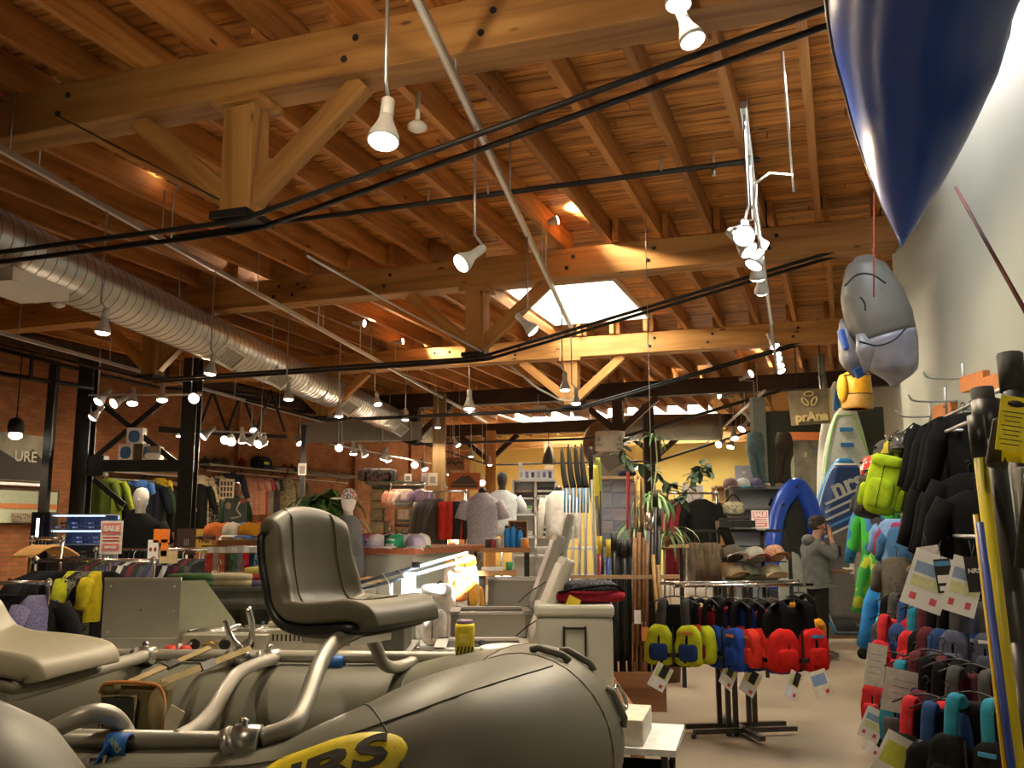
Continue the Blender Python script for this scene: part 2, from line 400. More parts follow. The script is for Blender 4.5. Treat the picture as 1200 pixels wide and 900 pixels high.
for bay in range(-1, 5):
    v0 = VN if bay < 0 else BV[bay]; v1 = BV[bay + 1]
    z = 5.02 + RH / 2
    k = 0; u = -13.3
    while u < 2.6:
        uu = u + (0.09 if bay % 2 else 0)
        L = v1 - v0 + 0.5
        o0, o1 = v0 - 0.25, v1 + 0.25
        if uu < right_u((v0 + v1) / 2) + 0.3:
            hit = [s for s in SKY if s[0] - 0.03 < uu < s[1] + 0.03 and o1 > s[2] and o0 < s[3]]
            if hit:
                s = hit[0]
                for q0, q1 in ((s[3] + 0.08, o1),):
                    if q1 - q0 > 0.3: link('rafter', boxmesh(q1 - q0, RW, RH, RAFT_W), ceiling, M=MC @ Matrix.Translation((uu, (q0 + q1) / 2, z)) @ Matrix.Rotation(PI / 2, 4, 'Z'))
            else:
                link('rafter', boxmesh(L, RW, RH, RAFT_W), ceiling, M=MC @ Matrix.Translation((uu, (v0 + v1) / 2, z)) @ Matrix.Rotation(PI / 2, 4, 'Z'))
        u += 0.60
WELL = plain('skylight_well', (0.80, 0.74, 0.62), 0.8, 0, 0.03)
for i, (u0, u1, v0, v1) in enumerate(SKY):
    m = MB(); h = 0.15 if i == 0 else (1.75 if i == 1 else 1.9); zc = ZD - 0.07 + h / 2  # added first opening stays shallow for sun; other shafts made tall to block it
    for uu in (u0, u1): m.box((uu, (v0 + v1) / 2, zc), (0.05, v1 - v0 + .1, h))
    for vv in (v0, v1): m.box(((u0 + u1) / 2, vv, zc), (u1 - u0 + .1, 0.05, h))
    wd = m.build('window_%d' % (i + 1), WELL if i else RAFT_W, M=MC); wd['kind'] = 'structure'
    MB().box(((u0 + u1) / 2, (v0 + v1) / 2, ZD + h - (.1 if i else .075)), (u1 - u0, v1 - v0, 0.01)).build('pane', clear('skylight_pane', (1, 1, 1), 0.04), wd)
    g = MB(); nb = max(1, int((u1 - u0) / 1.2))
    for q in range(1, nb): g.box((u0 + (u1 - u0) * q / nb, (v0 + v1) / 2, ZD + h - .13), (0.04, v1 - v0, 0.05))
    if nb > 1: g.build('glazing_bar', WELL, wd)
    ld = bpy.data.lights.new('skylight_portal', 'AREA'); ld.shape = 'RECTANGLE'; ld.size = u1 - u0; ld.size_y = v1 - v0; ld.cycles.is_portal = True
    lo_ = bpy.data.objects.new('skylight_portal', ld); col.objects.link(lo_); lo_.matrix_basis = MC @ Matrix.Translation(((u0 + u1) / 2, (v0 + v1) / 2, ZD + h - .16))
# trussed beams: two queen posts each, knee braces, a pair of black tie rods below
POSTS = {0: (-3.92, -9.2), 1: (-4.28, -9.35), 2: (-4.5, -9.6), 4: (-10.35, -5.1), 3: (-4.9, -10.2)}
for k in range(6):
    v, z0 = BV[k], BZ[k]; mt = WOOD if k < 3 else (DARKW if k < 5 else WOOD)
    bw, bh = 0.30, 0.36
    u1 = right_u(v)
    # two lengths of timber scarfed together, like the photograph's joints
    L = u1 + 13.75
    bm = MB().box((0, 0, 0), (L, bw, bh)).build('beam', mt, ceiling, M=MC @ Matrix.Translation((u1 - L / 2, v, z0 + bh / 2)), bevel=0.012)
    inv = Matrix.Translation((-(u1 - L / 2), -v, -(z0 + bh / 2)))
    bolts = MB()
    for bu in (-7.2, -6.9, -5.5, -3.0, -2.0, -0.6):
        for dz in (-0.07, 0.07):
            bolts.lathe([(0.024, 0), (0.024, 0.012), (0.01, 0.016)], 8, M_at((bu + dz * .6, -bw / 2, dz), 0, PI / 2))
    bolts.build('bolt_heads', BLACK, bm, M=Matrix.Translation((-(u1 - L / 2), 0, 0)))
    if k not in POSTS: continue
    zb = z0 - 0.86
    for pu in POSTS[k]:
        MB().box((0, 0, 0), (0.86, 0.21, 0.25)).build('queen_post', mt, bm, M=inv @ Matrix.Translation((pu, v, z0 - 0.43)) @ Matrix.Rotation(PI / 2, 4, 'Y'), bevel=0.01)
        MB().box((0, 0, 0), (0.40, 0.32, 0.06)).build('post_cap', mt, bm, M=inv @ Matrix.Translation((pu, v, z0 - 0.03)), bevel=0.008)
        MB().box((0, 0, 0), (0.30, 0.34, 0.05)).build('rod_shoe', BLACK, bm, M=inv @ Matrix.Translation((pu, v, zb - 0.02)))
        for sg in (-1, 1):
            A = Vector((pu + sg * 0.08, v, zb + 0.12)); B = Vector((pu + sg * 0.95, v, z0 - 0.005))
            Lb = (B - A).length
            MB().box((0, 0, 0), (Lb, 0.12, 0.15)).build('knee_brace', mt, bm, M=inv @ frame(A, B) @ Matrix.Translation((Lb / 2, 0, 0)), bevel=0.008)
    pr, pl = max(POSTS[k]), min(POSTS[k])
    for dv in (-0.10, 0.10):
        pts = [(wall_u(v) - 0.05, v + dv, z0 + 0.15), (pr + 0.12, v + dv, zb - 0.05), (pr - 0.12, v + dv, zb - 0.065), (pl, v + dv, zb - 0.065), (ULW + 0.05, v + dv, z0 + 0.15)]
        MB().tube(pts, 0.021, 8).build('tie_rod', BLACK, bm, M=inv)
struct('trim_2', MB().box((ULW + .3, 19, 4.85), (0.25, 29, 0.25)), DARKW, M=MC)
# ================================================================ ceiling fixtures
BULB = emit('lamp_glass', (1.0, 0.93, 0.80), 14.0)
SHADE = plain('lamp_shade', (0.50, 0.49, 0.46), 0.5, 0.1, 0.05)
LD = {}
def spot_data(wt, ang):
    k = (round(wt, 1), ang)
    if k not in LD:
        d = bpy.data.lights.new('lamp_light', 'SPOT'); d.energy = wt; d.color = LAMP_C; d.spot_size = math.radians(ang); d.spot_blend = 0.7; d.shadow_soft_size = 0.05
        LD[k] = d
    return LD[k]
hm = {}
def head_mesh(r):
    k = round(r, 3)
    if k not in hm:
        s = r / 0.06
        hm[k] = [MB().lathe([(0.018 * s, 0.20 * s), (0.026 * s, 0.195 * s), (0.028 * s, 0.12 * s), (0.02 * s, 0.115 * s)], 12).mesh('neck'),
                 MB().lathe([(0.024 * s, 0.125 * s), (0.034 * s, 0.085 * s), (0.058 * s, 0.03 * s), (0.062 * s, 0.0), (0.057 * s, 0.0), (0.03 * s, 0.08 * s)], 16).mesh('shade'),
                 MB().lathe([(0.056 * s, 0.008 * s), (0.052 * s, -0.006 * s), (0.035 * s, -0.016 * s), (0.012 * s, -0.02 * s)], 16).mesh('bulb')]
        for m, t in zip(hm[k], (SHADE, SHADE, BULB)): m.materials.append(t)
    return hm[k]
def lamp(bulb, base, aim, label, group, r=0.06, watts=1.0, ang=120, name='track_spotlight', lit=True):
    bulb, base, aim = Vector(bulb), Vector(base), Vector(aim).normalized()
    t = thing(name, label, 'lamp', base, 0, group)
    q = aim.to_track_quat('-Z', 'Y').to_matrix().to_4x4(); q.translation = bulb - base
    hm_ = head_mesh(r); link('neck', hm_[0], t, M=q); sh_ = link('shade', hm_[1], t, M=q); link('bulb', hm_[2], sh_)
    top = q @ Vector((0, 0, 0.20 * r / 0.06))
    k = Vector((top.x * 0.5, top.y * 0.5, top.z + (0.05 if top.z < 0 else -0.05)))
    e = Vector((0, 0, 0))
    if abs(top.z) > 0.12: MB().tube([e, Vector((0, 0, top.z + (0.06 if top.z < 0 else -0.06))), top] if (Vector((top.x, top.y))).length > 0.03 else [e, top], 0.010, 6).build('stem', STEEL, t)
    if lit:
        l = bpy.data.objects.new('lamp_light', spot_data(LAMP_W * watts, ang)); col.objects.link(l); l.parent = t
        l.matrix_basis = q @ Matrix.Translation((0, 0, -0.03 * r / 0.06))
    return t
def track(name, A, B, label, hang):
    t = thing(name, label, 'track', A)
    d = Vector(B) - Vector(A)
    MB().bar((0, 0, 0), d, 0.045, 0.05).build('channel', STEEL, t)
    n = MB().bar(Vector((0, 0, -0.026)), d + Vector((0, 0, -0.026)), 0.02, 0.004).build('slot', WHITEM, t)
    m = int(d.length / 2.2) + 1
    for k in range(m):
        p = d * ((k + 0.5) / m)
        MB().tube([p, (p.x, p.y, hang - A[2])], 0.007, 6).build('hanger_rod', STEEL, t)
    return t
TA, TB = Vector((-4.5, 3.6, 4.5)), Vector((-0.7, 25.2, 4.5))
track('lighting_track', TA, TB, 'long grey steel lighting track running beside the big round duct', 5.02)
SA, SB = Vector((-0.9, 2.4, 4.5)), Vector((0.87, 13.2, 4.5))
track('lighting_track', SA, SB, 'bright steel lighting track crossing under the beams towards the skylight', 5.02)
RA, RB = Vector((1.6, 6.0, 4.5)), Vector((4.9, 16.8, 4.5))
track('lighting_track', RA, RB, 'steel lighting track carrying tight clusters of spots near the grey wall', 5.02)
DA, DB = Vector((-7.4, 9.5, 4.2)), Vector((-3.7, 27.0, 4.2))
track('lighting_track', DA, DB, 'lower steel lighting track between the round duct and the brick wall', 5.02)
EA, EB = Vector((5.0, 18.0, 4.3)), Vector((6.1, 29.0, 4.3))
track('lighting_track', EA, EB, 'far steel lighting track in front of the dark green partition', 5.02)
g1 = 'spots on the track beside the duct'
for bp, hx, hy, aim in [(45, 70, 87, (.9, -.3, .35)), (200, 201, 203, (-.55, .25, .8)), (373, 365, 322, (-.75, -.5, .45)), (422, 427, 379, (.9, -.2, -.1)), (463, 472, 400, (.9, -.1, .1))]:
    b = on_line(bp, TA, TB); lamp(P(hx, hy, b.y), b, aim, 'small spot on an upright stem above the track beside the duct', g1, watts=2.2, r=0.062)
for bp, hx, hy, aim in [(126, 120, 390, (-.1, 0, -1)), (252, 246, 438, (-.15, 0, -1)), (339, 338, 468, (0, 0, -1)), (399, 397, 488, (0, 0, -1)), (440, 443, 474, (.2, -.3, -1)), (476, 475, 492, (0, 0, -1)),
                        (513, 513, 501, (0, 0, -1)), (531, 537, 522, (.5, -.2, -.8)), (552, 552, 535, (0, 0, -1)), (572, 574, 545, (0, 0, -1))]:
    b = on_line(bp, TA, TB); lamp(P(hx, hy, b.y), b, aim, 'small spot hanging on a long stem below the track beside the duct', g1, r=0.068)
b = P(455, -40, 4.3); lamp(P(449, 166, 4.3), b, (-.05, -.25, -1), 'large bright flood lamp on a long stem in front of the near beam', 'spots over the raft', r=0.078, watts=1.2, name='pendant_lamp')
for px_, py_, pz_, am in [(-1.2, 2.6, 4.0, (.0, 1, .12)), (-.2, 2.0, 4.0, (.1, 1, .1)), (1.3, 1.6, 4.0, (-.1, 1, .1)), (-1.6, .6, 4.2, (-.1, .7, -.6)), (1.2, -.6, 4.2, (.0, .8, -.5))]:  # unseen lamps added to brighten the near beam and the raft
    lamp((px_, py_, pz_), (px_, py_, 5.02), am, 'added spot on a stem out of view lighting the near beam and raft', 'spots added out of view', r=.065, watts=.9, ang=75)
b = on_line(557, SA, SB); lamp(P(540, 309, b.y), b, (-.75, -.45, -.7), 'spot hanging on a long stem from the bright track under the near beam', 'spots on the bright track', r=0.072)
b = on_line(640, SA, SB); lamp(P(653, 258, b.y), b, (1, -.05, .25), 'small spot on an upright stem above the bright track', 'spots on the bright track', r=0.058, watts=2.5)
for bp, hx, hy, aim in [(618, 625, 388, (.6, 0, -.6)), (658, 662, 457, (0, 0, -1)), (669, 675, 473, (0, -.1, -1))]:
    b = on_line(bp, SA, SB); lamp(P(hx, hy, b.y), b, aim, 'spot on a long stem hanging in front of the skylight', 'spots on the bright track', r=0.07)
b = P(550, 430, 17); lamp(P(550, 479, 17), P(550, 425, 17), (0, 0, -1), 'white bell shaped pendant lamp below the middle of the second beam', 'white bell pendants', r=0.11, watts=.8, name='pendant_lamp')
for px, py, aim in [(812, 48, (.25, -.2, -.9)), (795, 6, (0, -.1, -1))]:
    bb = P(px, py, 4.6); lamp(bb, bb + Vector((0, 0, 0.5)), aim, 'white spot under the near beam beside the blue hull', 'pair of spots beside the blue hull', r=0.07)
for bp, hx, hy, aim in [(872, 872, 277, (-.2, -.7, -.6)), (878, 878, 294, (.5, -.3, -.7)), (883, 883, 311, (-.45, -.1, -.8)), (888, 888, 327, (.1, .35, -.8)), (892, 893, 343, (.2, .5, -.8))]:
    b = on_line(bp, RA, RB); lamp(P(hx, hy, b.y), b, aim, 'white spot in the near cluster on the track by the grey wall', 'clustered spots by the grey wall', r=0.075, ang=130, watts=.85)
for k, (hx, hy) in enumerate([(908, 406), (910, 414), (912, 421), (914, 428), (916, 435)]):
    b = on_line(hx - 1, RA, RB); lamp(P(hx, hy, b.y), b, ((-1) ** k * .3, -.4, -.9), 'white spot in the far cluster on the track by the grey wall', 'clustered spots by the grey wall', r=0.08, ang=130)
for bp, hx, hy, aim in [(118, 108, 490, (-.6, -.3, -.9)), (214, 211, 511, (0, 0, -1)), (296, 297, 505, (.3, -.5, -.5)), (352, 351, 520, (.6, -.4, -.7))]:
    b = on_line(bp, DA, DB); lamp(P(hx, hy, b.y), b, aim, 'small spot on a stem below the lower track by the brick wall', 'spots by the brick wall', r=0.075)
def rail(px0, py0, px1, py1, Y0, Y1, label):
    A, B = P(px0, py0, Y0), P(px1, py1, Y1)
    t = thing('lamp_rail', label, 'track', A); MB().tube([(0, 0, 0), B - A], 0.018, 8).build('bar', STEEL, t)
    m = MB()
    for f in (0.08, 0.92):
        p = (B - A) * f; m.tube([p, (p.x, p.y, 5.0 - A.z)], 0.008, 6)
    m.build('hanger_rod', STEEL, t)
    return A, B
A, B = rail(104, 463, 235, 462, 14.6, 14.0, 'thin lamp rail in front of the steel cross bracing')
for hx, hy, aim in [(115, 471, (-.4, -.5, -.7)), (133, 473, (-.5, -.7, -.5)), (155, 473, (.1, -.3, -.9)), (190, 469, (.1, -.2, -1)), (227, 467, (0, -.9, -.4))]:
    b = on_line(hx, A, B); lamp(P(hx, hy, b.y), b, aim, 'small spot on the thin rail before the steel bracing', 'spots by the brick wall', r=0.085, watts=.7)
A, B = rail(228, 504, 312, 508, 18.0, 18.5, 'thin lamp rail above the pink shirts on the brick wall')
for hx, hy, aim in [(238, 512, (-.6, -.3, -.6)), (263, 516, (-.2, -.8, -.4)), (271, 518, (.2, -.8, -.4)), (284, 518, (0, .3, -1)), (293, 519, (-.5, .3, -.7)), (303, 521, (-.2, -.6, -.5)), (310, 520, (.3, .4, -.6))]:
    b = on_line(hx, A, B); lamp(P(hx, hy, b.y), b, aim, 'small spot in the row above the pink shirts', 'spots by the brick wall', r=0.09, watts=.6)
A, B = rail(385, 520, 505, 543, 20.0, 24.0, 'dark lamp rail above the stone pier')
for hx, hy, aim in [(397, 525, (-.1, -.8, -.4)), (414, 532, (0, 0, -1)), (428, 534, (.4, .2, -.8)), (449, 538, (-.3, .2, -.9)), (455, 540, (.3, .3, -.9)), (486, 545, (.1, -.9, -.3)), (498, 550, (.3, -.3, -.9))]:
    b = on_line(hx, A, B); lamp(P(hx, hy, b.y), b, aim, 'small spot in the row above the stone pier', 'spots above the stone pier', r=0.09, watts=.7)
for hx, hy, bx, aim in [(880, 438, 884, (.6, -.6, .3)), (867, 452, 873, (-.5, -.5, -.5)), (843, 463, 868, (-.8, -.3, .1)), (883, 492, 884, (.5, -.4, -.5)), (869, 503, 874, (-.5, -.3, -.6)), (861, 514, 868, (0, -.4, -.8)), (856, 524, 862, (-.3, -.3, -.8)), (842, 521, 856, (-.5, -.5, -.3))]:
    b = on_line(bx, EA, EB); lamp(P(hx, hy, b.y), b, aim, 'small spot on the far track before the green partition', 'spots on the far track', r=0.09, watts=.9)
for hx, hy, aim in [(527, 556, (0, 0, -1)), (538, 559, (.3, 0, -1)), (565, 566, (0, -.8, -.5)), (693, 547, (0, -.9, -.3)), (745, 547, (0, -.9, -.3))]:
    bb = P(hx, hy, 28); lamp(bb, Vector((bb.x, bb.y, 5.3)), aim, 'tiny distant spot before the ochre back wall', 'distant spots by the back wall', r=0.10, watts=.6)
# ---- old work light on the left wall
bb = P(19, 499, 15.0)
t = thing('wall_lamp', 'black work lamp hanging over the mountain poster on the brick wall', 'lamp', bb)
MB().tube([(0, 0, .1), (0, 0, 1.6)], 0.012, 6).build('stem', BLACK, t)
MB().lathe([(0.03, .14), (0.10, .10), (0.13, 0), (0.12, -.12), (0.11, -.12)], 12).build('shade', BLACK, t)
MB().lathe([(0.09, -.10), (0.10, -.18), (0.05, -.22)], 12).build('bulb', BULB, t)
l = bpy.data.objects.new('lamp_light', spot_data(LAMP_W * .6, 130)); col.objects.link(l); l.parent = t; l.matrix_basis = M_at((0, 0, -.25))
# ---- round spiral duct
def cyl(A, B, r, n=28):
    return MB().tube([A, B], r, n)
DU0, DU1 = Vector((-5.35, 4.6, 4.27)), Vector((-2.48, 26.4, 4.27))
t = thing('air_duct', 'big round silver spiral duct running the length of the ceiling', 'duct', DU0)
d = DU1 - DU0; L = d.length; fr = frame((0, 0, 0), d)
MB().tube([(0, 0, 0), d], 0.30, 32).build('pipe', DUCTM, t)
ring = MB()
ringm = MB().tube([(0, 0.302 * math.cos(a), 0.302 * math.sin(a)) for a in [2 * PI * k / 28 for k in range(28)]], 0.007, 5, closed=True).mesh('seam'); ringm.materials.append(plain('duct_seam', (0.30, 0.30, 0.29), 0.4, .8))
k = 0.3
while k < L:
    link('seam', ringm, t, M=fr @ Matrix.Translation((k, 0, 0)) @ Matrix.Rotation(0.10, 4, 'Z')); k += 0.165
cm = MB().tube([(-.05, 0, 0), (.05, 0, 0)], 0.312, 28).mesh('coupling'); cm.materials.append(DUCTM)
for k in (8.2, 12.6, 17.0, 21.0): link('coupling', cm, t, M=fr @ Matrix.Translation((k, 0, 0)))
for k in (3.5, 7.3, 10.5, 14, 18, 21.5):
    p = d * (k / L)
    MB().tube([p + Vector((0, 0, .29)), p + Vector((0, 0, .78))], 0.008, 6).build('hanger_rod', STEEL, t)
gr = plain('grille_grey', (0.33, 0.33, 0.33), 0.5, .3)
def register(px, py, k):
    p = fr @ Vector((k, 0, 0)); aim = Vector((0.62, -0.30, -0.72)).normalized()
    x = d.normalized(); z = -aim; y = z.cross(x).normalized(); x = y.cross(z)
    m = Matrix((x, y, z)).transposed().to_4x4(); m.translation = p + aim * 0.24
    bx = MB().box((0, 0, 0), (0.52, 0.26, 0.20)).build('register_box', DUCTM, t, M=m)
    f = MB()
    for sx in (-1, 1): f.box((sx * .26, 0, -.11), (.035, .31, .03)); f.box((0, sx * .14, -.11), (.55, .035, .03))
    f.build('register_frame', WHITEM, bx)
    s = MB()
    for q in range(9): s.box((-.22 + q * .055, 0, -.098), (.012, .25, .02))
    s.build('grille', gr, bx)
for px in (262, 322, 405, 468):
    register(px, 0, (on_line(px - 8, DU0, DU1) - DU0).length)
MB().box((0, 0, 0), (0.75, 0.5, 0.12)).build('duct_cover', WHITEM, t, M=Matrix.Translation(P(20, 335, 8.0) - DU0) @ Matrix.Rotation(1.4, 4, 'Z'))
# rectangular duct
A, B = P(350, 507, 22.5), P(492, 506, 23.5)
t = thing('box_duct', 'grey rectangular duct beyond the round spiral duct', 'duct', A)
MB().bar((0, 0, 0), B - A, 0.5, 0.46).build('duct_run', plain('grey_duct', (0.28, 0.27, 0.25), .5, .5), t)
for f in (.33, .66, .9): MB().bar((B - A) * f, (B - A) * (f + .012), 0.54, 0.50).build('flange', STEEL, t)
# far round duct and its white outlet
A, B = P(845, 500, 24.5), P(722, 503, 25.5); C2, D2_ = P(698, 520, 25.4), P(712, 552, 25.0)
t = thing('air_duct', 'dark round duct elbowing down behind the white drum shade', 'duct', A)
MB().tube(crom([Vector((0, 0, 0)), B - A, C2 - A, D2_ - A], 8), 0.36, 20).build('pipe', plain('dark_duct', (0.42, 0.41, 0.38), .4, .8), t)
MB().box((0, 0, 0), (.75, .5, .8)).build('outlet_box', WHITEM, t, M=Matrix.Translation(P(714, 543, 24.8) - A) @ Matrix.Rotation(-.55, 4, 'Y'))
g = MB()
for q in range(8): g.box((-.2 + q * .057, -.26, 0), (.03, .03, .5))
g.build('grille', gr, t, M=Matrix.Translation(P(714, 540, 24.8) - A) @ Matrix.Rotation(-.55, 4, 'Y'))
# white drum shade with printed marks
c = P(715, 517, 19.0)
t = thing('drum_shade', 'white fabric drum lamp shade with small printed marks below the ceiling', 'lamp', c)
MB().lathe([(.30, -.19), (.31, -.19), (.31, .19), (.30, .19)], 24).build('shade', plain('shade_cloth', (.74, .72, .66), .8), t)
MB().tube([(0, 0, .19), (0, 0, 5.29 - c.z)], 0.008, 6).build('cord', BLACK, t)
gm = plain('print_grey', (.30, .30, .30), .8)
for a in (-.95, .62):
    q = M_at((0, 0, 0), a) @ Matrix.Translation((0, -.315, 0))
    lettering('prAna', .10, gm, t, q @ Matrix.Translation((0, 0, -.09)), name='print')
    m = MB()
    for cx, cz in ((-.03, .01), (.03, .01), (0, .06)): m.tube([(cx + .022 * math.cos(x), 0, cz + .03 * math.sin(x)) for x in [2 * PI * k / 10 for k in range(10)]], .006, 4, closed=True)
    m.build('print_mark', gm, t, M=q)
# ---- pipes and wires under the ceiling
def pipe(pts, r, mat, name, label, cat='pipe', n=8):
    pts = [Vector(p) for p in pts]; t = thing(name, label, cat, pts[0])
    MB().tube([p - pts[0] for p in pts], r, n).build('pipe_run' if cat == 'pipe' else 'strand', mat, t); return t
t = pipe([PZ(60, 300, 4.88), PZ(300, 264, 4.88), PZ(890, 187, 4.88)], .028, BLACK, 'sprinkler_pipe', 'black sprinkler pipe hung below the rafters between the first two beams')
for px, py in [(502, 237), (572, 227), (775, 200), (836, 194), (205, 279)]:
    p = PZ(px, py, 4.88); MB().tube([p, (p.x, p.y, 5.03)], .012, 5).build('pipe_clip', STEEL, t, rel=True)
p = PZ(836, 194, 4.88); MB().tube([p, p + Vector((0, 0, -.10))], .02, 6).build('sprinkler_head', CHROME, t, rel=True)
pipe([P(0, 409, 15.4), P(120, 440, 16.5), P(190, 455, 18.0), P(300, 462, 19)], .035, BLACK, 'sprinkler_pipe', 'black pipe along the top of the brick wall')
t = pipe([P(-10, 436, 15.2), P(40, 444, 15.4), P(110, 455, 16)], .04, BLACK, 'sprinkler_pipe', 'lower black pipe with a branch tee on the brick wall')
for px, py in [(36, 443)]: MB().tube([P(px, py, 15.35), P(px + 2, py - 32, 15.35)], .035, 6).build('branch', BLACK, t, rel=True)
pipe([P(70, 137, 6.2), P(300, 256, 6.3)], .006, BLACK, 'black_wire', 'thin black wire sloping from the near beam to its post', 'wire', 5)
pipe([P(360, 300, 7.5), P(470, 362, 10.2), P(572, 416, 11.4)], .012, STEEL, 'steel_conduit', 'thin steel conduit sloping to the foot of the second post')
pipe([P(600, 430, 11.5), P(630, 455, 12.5), P(655, 468, 14.0), P(675, 470, 16.0)], .014, STEEL, 'steel_conduit', 'curved pale cable between the second and third posts')
pipe([P(885, 215, 6.2), P(884, 240, 6.8), P(893, 300, 8.0), P(905, 380, 12.5)], .014, WHITEM, 'steel_conduit', 'white conduit dropping to the track by the grey wall')
pipe([P(885, 215, 6.2), P(902, 203, 6.2), P(928, 205, 6.2), P(930, 225, 6.3), P(917, 60, 5.9)], .009, WHITEM, 'steel_conduit', 'white cable looping along a rafter next to the blue hull')
pipe([P(1120, 220, 4.6), P(1210, 380, 3.4)], .010, plain('red_rope', (.14, .03, .03), .8), 'hanging_rope', 'dark red rope running down from the blue hull over the grey wall', 'rope', 6)
for px, py, Y in [(489, 151, 6.6), (68, 358, 10)]:
    c = P(px, py, Y); t = thing('smoke_detector', 'round white smoke detector under the rafters ' + ('near the big flood lamp' if px > 400 else 'left of the round duct'), 'detector', c)
    MB().lathe([(.05, .05), (.075, .03), (.075, .0), (.04, -.02), (.012, -.03)], 16).build('cover', WHITEP, t); MB().tube([(0, 0, .05), (0, 0, .3)], .02, 6).build('mount', WHITEP, t)
# exit sign
c = P(631, 482, 21.5); t = thing('exit_sign', 'white exit sign with red letters hanging under the dark beam', 'sign', c)
MB().box((0, 0, 0), (.34, .05, .27)).build('panel', plain('exit_face', (.75, .72, .6), .5), t, bevel=.01); lettering('EXIT', .15, plain('exit_red', (.7, .05, .03), .5), t, M_at((0, -.028, -.03)), .006)
MB().tube([(0, 0, .13), (0, 0, .4)], .012, 6).build('stem', STEEL, t)
c = P(681, 483, 21.3); t = thing('ceiling_notice', 'blank pale notice board hanging beside the exit sign', 'sign', c)
MB().box((0, 0, 0), (.36, .03, .2)).build('panel', plain('notice', (.72, .55, .42), .7), t); MB().tube([(0, 0, .1), (0, 0, .4)], .01, 6).build('stem', STEEL, t)
# ---------------------------------------------------------------- boats hung on the right
BLUEH = plain('blue_hull', (0.006, 0.07, 0.46), 0.28, 0, 0.10, 1.2, 0, 0.3)
T0, T1, T2 = P(1057, 288, 4.55), P(1112, -5, 3.0), Vector((0.95, 0.3, 3.75))
cl = crom([T0, T0.lerp(T1, .55) + Vector((0, 0, -.03)), T1, T2, Vector((.6, -1.2, 3.85))], 8)
t = thing('hanging_canoe', 'glossy dark blue canoe hull hanging nose first from the ceiling', 'boat', T0)
rings = []; s = 0.0; rim = []
tot = sum((b - a).length for a, b in zip(cl, cl[1:]))
for i, p in enumerate(cl):
    if i: s += (p - cl[i - 1]).length
    tg = (cl[min(i + 1, len(cl) - 1)] - cl[max(i - 1, 0)]).normalized(); x = tg.cross(Vector((0, 0, 1))).normalized(); z = x.cross(tg)
    q = min(s, (tot - s) * 1.2); hw = 0.012 + 0.46 * (1 - math.exp(-q / 0.95)); dp = 0.06 + 0.36 * (1 - math.exp(-q / .5))
    rr = []
    for k in range(24):
        a = 2 * PI * k / 24; ca, sa = math.cos(a), math.sin(a)
        xx = hw * math.copysign(abs(ca) ** .8, ca); zz = (dp * -abs(sa) ** 1.25) if sa < 0 else 0.10 * sa
        rr.append(p - T0 + x * xx + z * (zz + dp * 0.9) )
    rings.append(rr); rim.append((rr[0], rr[12]))
MB().loft(rings).build('hull', BLUEH, t)
for k in (0, 1): MB().tube([r[k] for r in rim], .014, 6).build('gunwale', BLKP, t)
for q in (10, 22):
    p = (rim[q][0] + rim[q][1]) / 2; MB().tube([p, (p.x, p.y, 5.0 - T0.z)], .008, 5).build('hanging_strap', BLKF, t)
# inflatable kayak folded up on the wall: fat lobes with seams
GREYI = plain('grey_inflatable', (0.17, 0.165, 0.15), .42, 0, .08, 2)
SILV = plain('silver_inflatable', (.26, .26, .28), .32, .1, .2, 5)
c = P(1024, 352, 8.5)
t = thing('inflatable_kayak', 'grey inflatable kayak hanging by its folded bow next to the wall', 'boat', c)
def rel(px, py, Y=8.5): return P(px, py, Y) - c
def lobe(pts, rs, flat=1.0, n=16): 
    ps = crom(pts, 5); rr = []
    for i in range(len(rs) - 1):
        for k in range(5): rr.append(rs[i] + (rs[i + 1] - rs[i]) * k / 5)
    return MB().tube(ps, rr + [rs[-1]], n, flat=flat)
bp_ = crom([rel(1013, 301), rel(1015, 316), rel(1021, 344), rel(1030, 374), rel(1040, 404), rel(1047, 430), rel(1048, 453)], 6)
br_ = [.09, .20, .29, .315, .285, .225, .04]; rr_ = []
for q in range(6):
    for k in range(6): f = k / 6; f = f * f * (3 - 2 * f) if q in (0, 5) else f; rr_.append(br_[q] + (br_[q + 1] - br_[q]) * f)
rr_.append(br_[-1])
MB().tube(bp_[:23], rr_[:23], 24, flat=.8).build('bow_half', GREYI, t)
MB().tube(bp_[22:], rr_[22:], 24, flat=.8).build('lower_half', plain('violet_grey', (.30, .30, .37), .22, 0, .3, 4), t)
lobe([rel(990, 375, 8.6), rel(993, 395, 8.55), rel(998, 420, 8.55), rel(1006, 440, 8.6)], [.05, .09, .12, .05], .6).build('folded_flap', SILV, t)
lobe([rel(1008, 392, 8.3), rel(1014, 410, 8.25), rel(1015, 437, 8.3)], [.04, .09, .02], .5).build('folded_flap', SILV, t)
BLP = plain('blue_patch', (.03, .10, .42), .4)
MB().box((0, 0, 0), (.05, .10, .20)).build('blue_patch', BLP, t, M=Matrix.Translation(rel(988, 398, 8.5)) @ Matrix.Rotation(-.2, 4, 'Y'), bevel=.015); MB().box((0, 0, 0), (.10, .05, .10)).build('blue_patch', BLP, t, M=Matrix.Translation(rel(1007, 436, 8.45)) @ Matrix.Rotation(-.5, 4, 'Y'), bevel=.015)
def arcpx(pts, Y): return crom([rel(a, b, Y) for a, b in pts], 5)
for pts in ([(990, 335), (1004, 322), (1022, 322), (1038, 332)], [(1007, 400), (1028, 405), (1048, 398), (1062, 384)], [(1008, 348), (1013, 355), (1014, 364)]):
    MB().tube([p + Vector((0, 0, 0)) for p in arcpx(pts, 8.22)], .009, 5).build('seam', BLKP, t)
